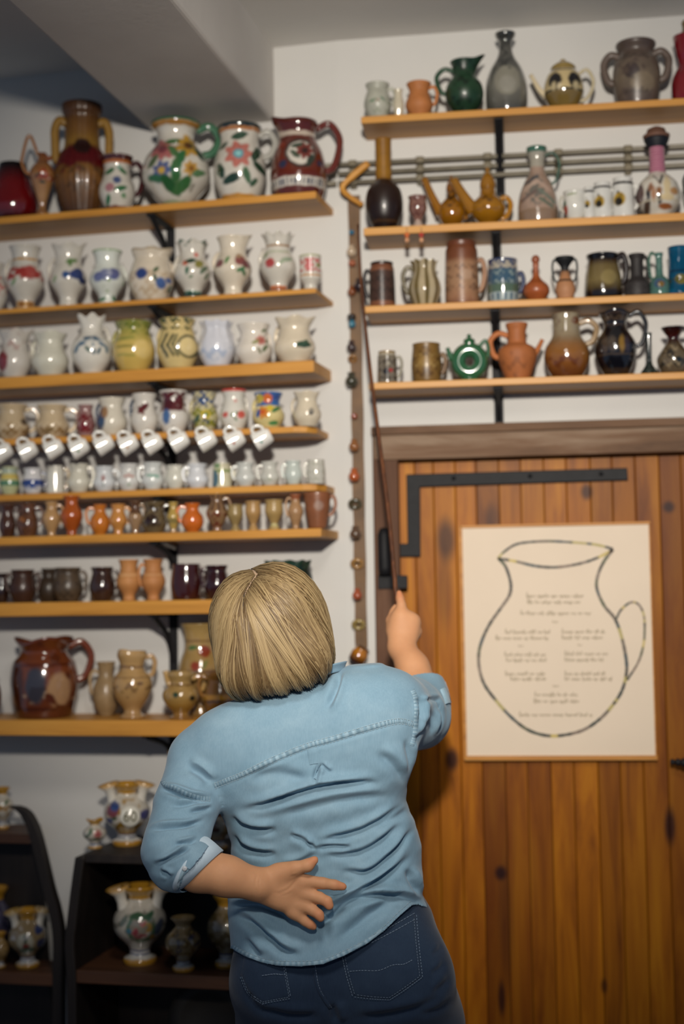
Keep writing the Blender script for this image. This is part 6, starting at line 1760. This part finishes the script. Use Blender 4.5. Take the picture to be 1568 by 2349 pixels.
shirt_folds = [
 ([(545, 1862), (600, 1848), (647, 1832), (739, 1806), (830, 1796), (880, 1800)], 8, .0085), ([(620, 1880), (720, 1850), (820, 1830), (920, 1828)], 11, .003),
 ([(522, 1872), (555, 1892), (586, 1903), (640, 1906)], 8, .006), ([(530, 1912), (555, 1940), (586, 1954), (640, 1962)], 8, .006), ([(640, 1990), (690, 1978), (730, 1955)], 7, .003),
 ([(721, 1949), (760, 1942), (812, 1942)], 6, .004), ([(724, 1945), (759, 1925), (840, 1900), (933, 1838)], 8, .005), ([(660, 1915), (690, 1925), (715, 1945)], 6, .003), ([(735, 1960), (790, 1962), (850, 1945), (930, 1880)], 8, .0045), ([(700, 1935), (712, 1938), (722, 1950)], 5, .003),
 ([(780, 2012), (795, 2001), (841, 2000), (887, 1969), (953, 1895)], 7, .006), ([(700, 2118), (718, 2107), (769, 2077), (841, 2036), (902, 1995), (946, 1960)], 8, .008), ([(690, 2150), (750, 2110), (810, 2066), (871, 2054), (933, 2060), (985, 2080)], 8, .008),
 ([(528, 2094), (575, 2117), (616, 2153), (657, 2184), (700, 2190)], 9, .007), ([(522, 2082), (575, 2075), (626, 2087), (680, 2120)], 7, .006), ([(560, 2150), (580, 2175), (600, 2200)], 8, .003), ([(760, 2165), (820, 2120), (880, 2075), (940, 2050)], 12, .004),
 ([(783, 1532), (772, 1575), (757, 1612), (745, 1630)], 7, .005), ([(735, 1752), (722, 1785), (720, 1800)], 5, .004), ([(735, 1750), (745, 1762), (760, 1773)], 4, .003),
 ([(860, 1720), (905, 1760), (935, 1800)], 12, .004), ([(930, 1690), (940, 1740), (935, 1785)], 8, .004), ([(560, 1790), (640, 1775), (720, 1800)], 14, .003), ([(850, 1905), (900, 1880), (945, 1850)], 9, .003), ([(930, 1990), (950, 2030), (965, 2060)], 8, .005),
 ([(363, 1808), (406, 1820), (446, 1832), (489, 1834)], 6, .007), ([(387, 1851), (438, 1845), (489, 1839)], 4.5, .003), ([(430, 1864), (460, 1858), (489, 1851)], 4.5, .003), ([(337, 1906), (382, 1898), (428, 1894), (472, 1880)], 5, .0045), ([(352, 1986), (390, 1969), (418, 1954), (444, 1937)], 5, .005), ([(399, 1938), (425, 1934), (454, 1928)], 4.5, .004),
 ([(424, 1757), (450, 1768), (470, 1782), (486, 1800)], 9, .005), ([(366, 1998), (382, 2004), (392, 2014)], 5, .003),
 ([(957, 1596), (968, 1619), (966, 1660)], 6, .005), ([(1000, 1596), (1015, 1635), (1011, 1663), (998, 1690)], 6, .006), ([(985, 1625), (992, 1655), (985, 1690)], 6, .004), ([(968, 1610), (990, 1604), (1012, 1606)], 5, .003), ([(950, 1700), (970, 1680), (985, 1650)], 6, .003),
]
SF_ = cut(SP, SF_)
SP, SF_ = compact(SP, SF_)
# snap the ragged cut to the smooth hem curve
ee = np.sort(np.concatenate([SF_[:, [a, (a + 1) % 4]] for a in range(4)]), 1)
uq, cn_ = np.unique(ee[:, 0] * len(SP) + ee[:, 1], return_counts=True)
bd = np.unique(np.concatenate([uq[cn_ == 1] // len(SP), uq[cn_ == 1] % len(SP)]))
bx, by = to_px(SP[bd])
ty = np.interp(bx, hx, hy)
mk = np.abs(ty - by) < 9
SP[bd[mk], 1] -= (ty - by)[mk] * SP[bd[mk], 2] / FPX
px_, py_ = to_px(SP)
und = pnoise(px_ / 38 + py_ / 90, py_ / 24 - px_ / 70, 2.0) * .0022 + pnoise(px_ / 17, py_ / 13 + px_ / 30, 5.0) * .0006
und *= np.clip((py_ - 1640) / 220, .25, 1)
SP = SP + normals(SP, SF_) * und[:, None]
SP = apply_folds(SP, SF_, shirt_folds + [(shift(yoke, 0, 9), 4, .0010), (shift(ah_l, 0, 8), 4, .0009), (ah_r2, 4, .0008)], 2.3)
SP = lap(SP, SF_, .15)
shirt = add_mesh('shirt', SP, SF_, 'shirt', label='light blue denim shirt with rolled sleeves')
sol = shirt.modifiers.new('solid', 'SOLIDIFY'); sol.thickness = .0022; sol.offset = -1

# ---- things sewn on the cloth: projected from the front surface
def bvh_of(P, F):
    return BVHTree.FromPolygons([Vector(p) for p in P], [list(f) for f in F])
sb_ = bvh_of(SP, SF_); jb_ = bvh_of(JP, JF_)
def cast(b, px, py, lift):
    d = Vector(((px - CX) / FPX, -(py - CY) / FPX, 1.0)).normalized()
    loc, nrm, _, _ = b.ray_cast(Vector((0, 0, 0)), d)
    if loc is None:
        return None
    if nrm.dot(d) > 0: nrm = -nrm
    return np.array(loc + nrm * lift)
def strip(b, line, wpx, lift=.0012, name='seam', mat='shirt_seam', parent=None, n=6, wob=0.0):
    q = spline(line, n)
    rows = []
    for i, p in enumerate(q):
        a, c = q[max(i - 1, 0)], q[min(i + 1, len(q) - 1)]
        t = c - a; t = t / (np.linalg.norm(t) + 1e-9)
        nn = np.array([-t[1], t[0]])
        w_ = wpx
        row = []
        for k, l_ in ((-.5, .0), (-.42, 1.0), (0, 1.0 + wob * math.sin(i * 2.3)), (.42, 1.0), (.5, .0)):
            r = cast(b, *(p + nn * k * w_), lift * l_ + .0002)
            if r is None: break
            row.append(r)
        if len(row) == 5: 
            if rows and np.linalg.norm(row[2] - rows[-1][2]) > .04: continue
            rows.append(row)
    if len(rows) < 2: return None
    V = np.array(rows).reshape(-1, 3)
    F = [[i * 5 + k, i * 5 + k + 1, i * 5 + 6 + k, i * 5 + 5 + k] for i in range(len(rows) - 1) for k in range(4)]
    cols = None
    if mat == 'seam_tick':
        r_ = random.Random(len(rows))
        cols = []
        for i in range(len(rows)):
            c = np.array((.33, .475, .57)) if (i // 2) % 2 else np.array((.22, .355, .455))
            c = c * r_.uniform(.82, 1.12)
            cols += [c * .8, c, c, c, c * .8]
        cols = np.array(cols)
    return add_mesh(name, V, F, mat, cols, parent=parent or person)
def dashes(b, line, wpx, lpx, gap, lift, name, mat, parent):
    """row of stitches along a line"""
    q = spline(line, 30)
    parts = []
    acc = 0; start = None
    Vv, Ff = [], []
    for i in range(1, len(q)):
        sgl = np.linalg.norm(q[i] - q[i - 1]); acc += sgl
        if start is None and acc > gap:
            start = q[i]; acc = 0
        elif start is not None and acc > lpx:
            t = q[i] - start; t = t / (np.linalg.norm(t) + 1e-9); nn = np.array([-t[1], t[0]]) * wpx * .5
            c4 = [cast(b, *(start + nn), lift), cast(b, *(start - nn), lift), cast(b, *(q[i] - nn), lift), cast(b, *(q[i] + nn), lift)]
            if all(x is not None for x in c4):
                o = len(Vv); Vv += c4; Ff.append([o, o + 1, o + 2, o + 3])
            start = None; acc = 0
    if Vv:
        return add_mesh(name, np.array(Vv), Ff, mat, parent=parent)
sm = strip(sb_, yoke, 11, .0006, 'yoke_seam', 'seam_tick', n=22, wob=.0)
dashes(sb_, shift(yoke, 1, 7), 1.6, 5, 2, .0012, 'stitching', 'thread_pale', sm)
dashes(sb_, shift(yoke, -1, -5), 1.4, 5, 2, .0022, 'stitching', 'thread_pale', sm)
ah_l = [(371, 1786), (378, 1800), (400, 1808), (430, 1822), (460, 1831), (482, 1832)]
sm = strip(sb_, ah_l, 11, .0007, 'armhole_seam', 'seam_tick', n=14, wob=.0)
dashes(sb_, shift(ah_l, 0, 6), 1.4, 5, 2, .0012, 'stitching', 'thread_pale', sm)
ah_r = [(945, 1582), (952, 1600), (955, 1630), (953, 1660), (950, 1690), (944, 1710)]
sm = strip(sb_, ah_r, 11, .0007, 'armhole_seam', 'seam_tick', n=14, wob=.0)
hem_l = [(x, y - 6) for x, y in hem[1:12]]
sm = strip(sb_, hem_l, 9, .0006, 'hem_band', 'seam_tick', n=16, wob=.0)
dashes(sb_, shift(hem_l, 0, -6), 1.3, 5, 2, .0012, 'stitching', 'thread_pale', sm)
# box pleat under the yoke
strip(sb_, [(716, 1716), (719, 1735), (722, 1752)], 26, .0016, 'pleat', 'shirt', n=5)
strip(sb_, [(733, 1750), (726, 1768), (722, 1788)], 7, .002, 'pleat', 'shirt', n=5)
# collar band round the neck
def band_ring(c, ax, ay, h, updir, name, mat, thick=.003, flare=.006, a0=0, a1=2 * math.pi, n=48, parent=person, wob=0):
    """ring of cloth: c centre, ax/ay half axis vectors, updir band direction"""
    V, F = [], []
    for i in range(n):
        a = a0 + (a1 - a0) * i / (n - 1)
        rad = ax * math.cos(a) + ay * math.sin(a)
        rn = rad / np.linalg.norm(rad)
        wv = wob * math.sin(a * 5 + 1)
        base = c + rad + rn * wv
        for k in range(6):
            t = k / 5
            V.append(base + updir * h * t + rn * (flare * t * t))
        for k in range(6):
            t = 1 - k / 5
            V.append(base + updir * h * t + rn * (flare * t * t - thick))
    for i in range(n - 1):
        for k in range(12):
            k2 = (k + 1) % 12
            F.append([i * 12 + k, i * 12 + k2, (i + 1) * 12 + k2, (i + 1) * 12 + k])
    return add_mesh(name, np.array(V), F, mat, parent=parent)
cc = K(672, 1592, 2.972)
upc = np.array([-.25, .80, -.1]); upc /= np.linalg.norm(upc)
axc = (K(792, 1538, 2.985) - K(560, 1606, 2.96)) * .5
ayc = np.array([.0, .012, -.076])
cc = (K(792, 1538, 2.985) + K(560, 1606, 2.96)) * .5
col_ = band_ring(cc, axc, ayc, .018, upc, 'collar', 'shirt', .003, .010)
# rolled cuffs
v1 = (K(502, 1955, 2.785) - K(436, 2030, 2.785)) * .5
c1 = (K(502, 1955, 2.785) + K(436, 2030, 2.785)) * .5
axd = K(592, 2030, 2.79) - K(398, 1962, 2.79); axd /= np.linalg.norm(axd)
dv = np.array([0, 0, .048])
def loft_ring(rings, thick, name, mat, n=48):
    """cloth tube through rings (centre, half axis, half depth axis)"""
    rows = []
    for c, a, b in rings:
        rows.append([c + a * math.cos(t) + b * math.sin(t) for t in np.linspace(0, 2 * math.pi, n, endpoint=False)])
    for c, a, b in rings[::-1]:
        s_ = 1 - thick / np.linalg.norm(a)
        rows.append([c + (a * math.cos(t) + b * math.sin(t)) * s_ for t in np.linspace(0, 2 * math.pi, n, endpoint=False)])
    m = len(rows)
    V = np.array(rows).reshape(-1, 3)
    F = [[i * n + k, i * n + (k + 1) % n, ((i + 1) % m) * n + (k + 1) % n, ((i + 1) % m) * n + k] for i in range(m) for k in range(n)]
    return add_mesh(name, V, F, mat)
def ring_px(p, q, d, dep, grow=1.0):
    A, B = K(p[0], p[1], d), K(q[0], q[1], d)
    return ((A + B) * .5, (A - B) * .5 * grow, np.array([.012, 0, dep]))
loft_ring([ring_px((460, 1919), (403, 2036), 2.80, .062), ring_px((466, 1922), (407, 2039), 2.80, .067, 1.05), ring_px((487, 1937), (420, 2036), 2.80, .060, 1.03), ring_px((508, 1953), (434, 2030), 2.80, .051)], .004, 'cuff', 'cuff')
bt = K(425, 1992, 2.725)
hitp = cast(sb_, 424, 1992, .003)
if hitp is not None:
    bv_, bf_ = lathe([(0.0002, .002), (.0035, .0022), (.0048, .0012), (.005, 0)], 16)
    bv_ = np.array(bv_)
    add_mesh('button', hitp + np.stack([bv_[:, 0], bv_[:, 1], -bv_[:, 2]], -1), bf_, 'glaze', np.array(hexc('#c8ccd0')))
strip(sb_, [(404, 2030), (418, 2012), (428, 1990)], 18, .003, 'sleeve_tab', 'shirt_seam', n=5)
c2 = K(968, 1572, 3.185)
ax2 = (K(1012, 1566, 3.185) - K(930, 1588, 3.185)) * .5
ad2 = K(936, 1530, 3.22) - K(953, 1590, 3.18); ad2 /= np.linalg.norm(ad2)
loft_ring([ring_px((1026, 1590), (934, 1606), 3.17, .060), ring_px((1028, 1585), (932, 1602), 3.17, .063), ring_px((1021, 1566), (932, 1588), 3.18, .058), ring_px((1012, 1555), (934, 1578), 3.19, .052)], .004, 'cuff', 'cuff')
strip(sb_, [(1014, 1580), (1022, 1598), (1026, 1614)], 12, .004, 'sleeve_tab', 'shirt_seam', n=4)
# ---- jeans pockets, seams
def patch(b, poly, lift, name, mat, stepx=6):
    poly = [np.array(p, float) for p in poly]
    dense = []
    for i in range(len(poly)):
        a, c = poly[i], poly[(i + 1) % len(poly)]
        m = max(2, int(np.linalg.norm(c - a) / stepx))
        dense += [a + (c - a) * k / m for k in range(m)]
    arr = np.array(dense)
    inn = []
    for x in np.arange(arr[:, 0].min() + stepx * .6, arr[:, 0].max(), stepx):
        for y in np.arange(arr[:, 1].min() + stepx * .6, arr[:, 1].max(), stepx):
            cnt = 0
            for i in range(len(poly)):
                (x1, y1), (x2, y2) = poly[i], poly[(i + 1) % len(poly)]
                if (y1 > y) != (y2 > y) and x < (x2 - x1) * (y - y1) / (y2 - y1) + x1: cnt += 1
            if cnt % 2 and np.min(np.hypot(arr[:, 0] - x, arr[:, 1] - y)) > stepx * .5:
                inn.append((x, y))
    pts = [Vector((p[0], p[1])) for p in dense] + [Vector(p) for p in inn]
    nb = len(dense)
    res = delaunay_2d_cdt(pts, [], [list(range(nb))], 1, 1e-4)
    vv, ff = res[0], res[2]
    V = []
    bad = set()
    for i, p in enumerate(vv):
        edge = np.min(np.hypot(arr[:, 0] - p[0], arr[:, 1] - p[1])) < .5
        r = cast(b, p[0], p[1], .0003 if edge else lift)
        if r is None: bad.add(i); r = np.zeros(3)
        V.append(r)
    ff = [list(f) for f in ff if not any(i in bad for i in f)]
    return add_mesh(name, np.array(V), ff, mat)
poc_r = [(770, 2160), (845, 2150), (950, 2094), (958, 2170), (966, 2241), (930, 2268), (893, 2292), (850, 2289), (809, 2284), (794, 2235)]
poc_l = [(560, 2190), (652, 2190), (657, 2235), (666, 2289), (602, 2301), (570, 2276), (552, 2236)]
for poly, lines in ((poc_r, [[(952, 2098), (959, 2170), (967, 2241)], [(967, 2241), (930, 2268), (893, 2293)], [(893, 2293), (850, 2290), (809, 2285)], [(809, 2285), (794, 2235), (784, 2190)], [(845, 2152), (900, 2124), (950, 2095)], [(850, 2164), (900, 2138), (952, 2109)], [(800, 2228), (830, 2226), (868, 2226), (900, 2214), (925, 2212), (945, 2202)]]),
                    (poc_l, [[(653, 2200), (657, 2235), (667, 2289)], [(667, 2289), (602, 2302)], [(602, 2302), (570, 2276), (553, 2240)], [(600, 2238), (630, 2234), (655, 2236)]])):
    pk_ = patch(jb_, poly, .0018, 'back_pocket', 'jeans')
    for i, l_ in enumerate(lines):
        dashes(jb_, l_, 1.7, 4, 1.4, .0034, 'pocket_stitching', 'thread_grey', pk_)
        if i < 4:
            cxm = np.mean([p[0] for p in poly]); cym = np.mean([p[1] for p in poly])
            inn = [(x + (cxm - x) * .07, y + (cym - y) * .07) for x, y in l_]
            dashes(jb_, inn, 1.3, 4, 1.6, .0034, 'pocket_stitching', 'thread_grey', pk_)
cs_ = strip(jb_, [(718, 2200), (727, 2259), (742, 2290), (757, 2312)], 9, .0014, 'back_seam', 'jeans', n=8)
dashes(jb_, [(721, 2205), (730, 2259), (745, 2290), (760, 2312)], 1.5, 4, 1.5, .0016, 'seam_stitching', 'thread_grey', cs_)
# ---- shoes
for s_ in 'lr':
    f_ = leg[s_][3]
    shf = Field((-.06, -.1, 0), (.06, .24, .14), .006)
    shf.cone((0, -.02, .05), (0, .12, .035), .043, .036, .02)
    shf.cone((0, .0, .06), (0, 0, .10), .045, .045, .02)
    shf.ell((0, .15, .032), (.045, .065, .03), None, .02)
    shf.v = np.maximum(shf.v, .006 - shf.ax[2][None, None, :])
    p_, q_ = shf.surface(2)
    yaw_ = -YAW * -1
    c_, s2 = math.cos(YAW), math.sin(YAW)
    pw = np.stack([p_[:, 0] * c_ - p_[:, 1] * s2, p_[:, 0] * s2 + p_[:, 1] * c_, p_[:, 2] - .006], -1) + f_
    mesh_obj('shoe', pw - PO, q_, 'darkwood', person)

# ------------------------------------------------------------------ hair: bob parted on the left
def mk_hair():
    m = NT('blonde hair')
    a = m.n('ShaderNodeAttribute', attribute_name='Col')
    m.set(Base_Color=a.outputs[0], Roughness=.46, Specular_IOR_Level=.4)
    return m.m
MAT['hair'] = mk_hair()
tl = math.radians(12)
hx_ = np.array([math.cos(tl), math.sin(tl), 0]); hy_ = np.array([-math.sin(tl), math.cos(tl), 0]); hz_ = np.array([0, 0, -1.0])   # hz_: towards the camera
HC = K(621, 1446, 2.965)
HA = np.array([.121, .139, .128])
def hair_pt(d, rad=1.0):
    """direction(s) in hair frame -> camera frame point on the bob surface"""
    d = np.asarray(d)
    q_ = np.clip(-d[..., 1] / .5 + .1, 0, 1); n = 2.15 + 1.5 * q_ * q_ * (3 - 2 * q_)
    s = (np.abs(d[..., 0]) ** n + np.abs(d[..., 1]) ** n + np.abs(d[..., 2]) ** n) ** (1 / n)
    q = d / s[..., None] * HA * np.asarray(rad)[..., None]
    return HC + q[..., :1] * hx_ + q[..., 1:2] * hy_ + q[..., 2:3] * hz_
def unit(v): 
    v = np.asarray(v, float); return v / np.linalg.norm(v, axis=-1, keepdims=True)
def dir_from_px(px, py):
    q = (K(px, py, 2.87) - HC)
    x, y = q @ hx_ / HA[0], q @ hy_ / HA[1]
    z = math.sqrt(max(0.02, 1 - min(.98, x * x + y * y)))
    return unit([x, y, z])
part_pts = np.array([unit([-.10, .80, -.60]), unit([-.16, .97, -.15]), dir_from_px(586, 1318), dir_from_px(566, 1352), dir_from_px(556, 1378), dir_from_px(578, 1398)])
def part_at(t):
    t = t * (len(part_pts) - 1); i = np.minimum(t.astype(int), len(part_pts) - 2); f_ = (t - i)[:, None]
    return unit(part_pts[i] * (1 - f_) + part_pts[i + 1] * f_)
rng = np.random.default_rng(11)
def hem_dir(phi):
    """phi: 0 = towards the camera, +90 right, -90 left"""
    b = np.clip(1 - np.abs(phi) / 1.75, 0, 1)
    y = -.60 - .52 * b
    y = y + np.where(phi > .2, .04, -.05) * np.clip(np.abs(phi), 0, 1)
    return unit(np.stack([np.sin(phi) * 1.0, y, np.cos(phi) * 1.0], -1))
NS, SEG = 9000, 14
phi = rng.uniform(-2.3, 2.3, NS)
right = phi > -.35
# where on the part a strand starts: far ends start at the front of the part
ts = np.clip(1 - np.abs(phi + .2) / 2.3 + rng.normal(0, .10, NS), 0, 1)
s0 = part_at(ts)
side = np.where(right, 1, -1)
s0 = unit(s0 + np.stack([side * rng.uniform(.028, .11, NS), rng.normal(0, .015, NS), rng.normal(0, .015, NS)], -1))
e0 = hem_dir(phi + rng.normal(0, .03, NS))
clump = .8 * np.sin(phi * 13 + 1.3) + .8 * np.sin(phi * 37 + .5) + .6 * np.sin(phi * 71 + 2) + .4 * np.sin(phi * 131)
length = 1 + .045 * np.sin(phi * 23) + rng.normal(0, .022, NS)
base = rng.uniform(-.014, .012, NS) + .016 * clump
T = np.linspace(0, 1, SEG)
om = np.arccos(np.clip((s0 * e0).sum(1), -1, .9999))
V, F, Cc = [], [], []
dark, midc, lite = np.array(hexc('#352516')), np.array(hexc('#785f3e')), np.array(hexc('#b89e72'))
pts = []
for t in T:
    tt = t * length
    d = (np.sin((1 - tt) * om)[:, None] * s0 + np.sin(tt * om)[:, None] * e0) / np.sin(om)[:, None]
    wav = .022 * math.sin(t * 3.1) * clump
    d = unit(d + np.stack([.012 * np.sin(t * 5 + phi * 30), 0 * phi, .010 * np.cos(t * 4 + phi * 19)], -1))
    rad = 1.0 + base * min(1, t * 4) - .030 * max(0, 1 - t * 6) + .012 * clump * t * (1 - t) * 2
    rad = rad - .04 * np.clip((t - .82) / .18, 0, 1) * (rng.random(NS) * .6 + .3)
    pts.append(hair_pt(d, rad))
pts = np.stack(pts, 1)       # NS, SEG, 3
tan = np.gradient(pts, axis=1); tan = unit(tan)
nrm = unit(pts - HC[None, None])
bit = unit(np.cross(tan, nrm))
wd = (.0008 + .0008 * rng.random(NS))[:, None] * np.interp(T, [0, .08, .8, 1], [.6, 1, .9, .18])[None]
vs3 = np.stack([pts - bit * wd[..., None], pts + nrm * wd[..., None] * .55, pts + bit * wd[..., None]], 2)   # NS,SEG,3,3
HV = vs3.reshape(-1, 3)
k0 = (np.arange(NS)[:, None] * SEG + np.arange(SEG - 1)[None]).ravel() * 3
HF = np.concatenate([np.stack([k0 + a, k0 + a + 1, k0 + a + 4, k0 + a + 3], 1) for a in (0, 1)])
tone = np.clip(.46 + .22 * clump + .16 * np.sin(phi * 4.2 + .9) + rng.normal(0, .14, NS), 0, 1)
ccol = .74 * np.where(tone[:, None] < .5, dark + (midc - dark) * (tone[:, None] * 2), midc + (lite - midc) * (tone[:, None] * 2 - 1))
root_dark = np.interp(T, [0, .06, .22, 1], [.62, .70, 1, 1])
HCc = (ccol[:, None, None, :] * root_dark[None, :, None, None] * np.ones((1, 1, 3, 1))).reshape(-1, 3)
# scalp cap below the strands
nu, nv = 90, 34
PH_ = np.linspace(-2.45, 2.45, nu); TV = np.linspace(0, 1, nv)
cap = []
capc = []
tsx = np.clip(1 - np.abs(PH_ + .2) / 2.3, 0, 1)
st = part_at(tsx); en = hem_dir(PH_)
omx = np.arccos(np.clip((st * en).sum(1), -1, .9999))
for t in TV:
    t2 = t * .985
    d = (np.sin((1 - t2) * omx)[:, None] * st + np.sin(t2 * omx)[:, None] * en) / np.sin(omx)[:, None]
    rd = np.full(nu, .952 - .05 * max(0, (t - .8) / .2))
    cap.append(hair_pt(unit(d), rd))
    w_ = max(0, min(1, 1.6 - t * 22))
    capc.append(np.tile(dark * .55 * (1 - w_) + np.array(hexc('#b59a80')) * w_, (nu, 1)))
cap = np.stack(cap, 1); capc = np.stack(capc, 1)
o = len(HV)
kk = (np.arange(nu - 1)[:, None] * nv + np.arange(nv - 1)[None]).ravel() + o
CF_ = np.stack([kk, kk + 1, kk + nv + 1, kk + nv], 1)
HV = np.concatenate([HV, cap.reshape(-1, 3)]); HF = np.concatenate([HF, CF_]); HCc = np.concatenate([HCc, capc.reshape(-1, 3)])
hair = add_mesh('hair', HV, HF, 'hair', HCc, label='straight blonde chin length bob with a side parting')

# ------------------------------------------------------------------ pointing stick held in the raised hand
s_pts = [K(921, 1462, 3.285), K(912, 1405, 3.288), K(908, 1365, 3.30), K(893, 1200, 3.38), K(872, 1030, 3.46), K(849, 850, 3.54), K(834, 715, 3.60), K(826, 620, 3.635), K(821, 515, 3.665)]
sw = to_world(np.array(s_pts))
stick = thing('pointing_stick', 'long thin brown stick held up in the raised hand', 'stick', tuple(sw[0]))
q = spline(sw - sw[0], 6)
mesh_obj('shaft', *tube(q, list(np.linspace(.0062, .0032, len(q))), 10), 'stick', stick)
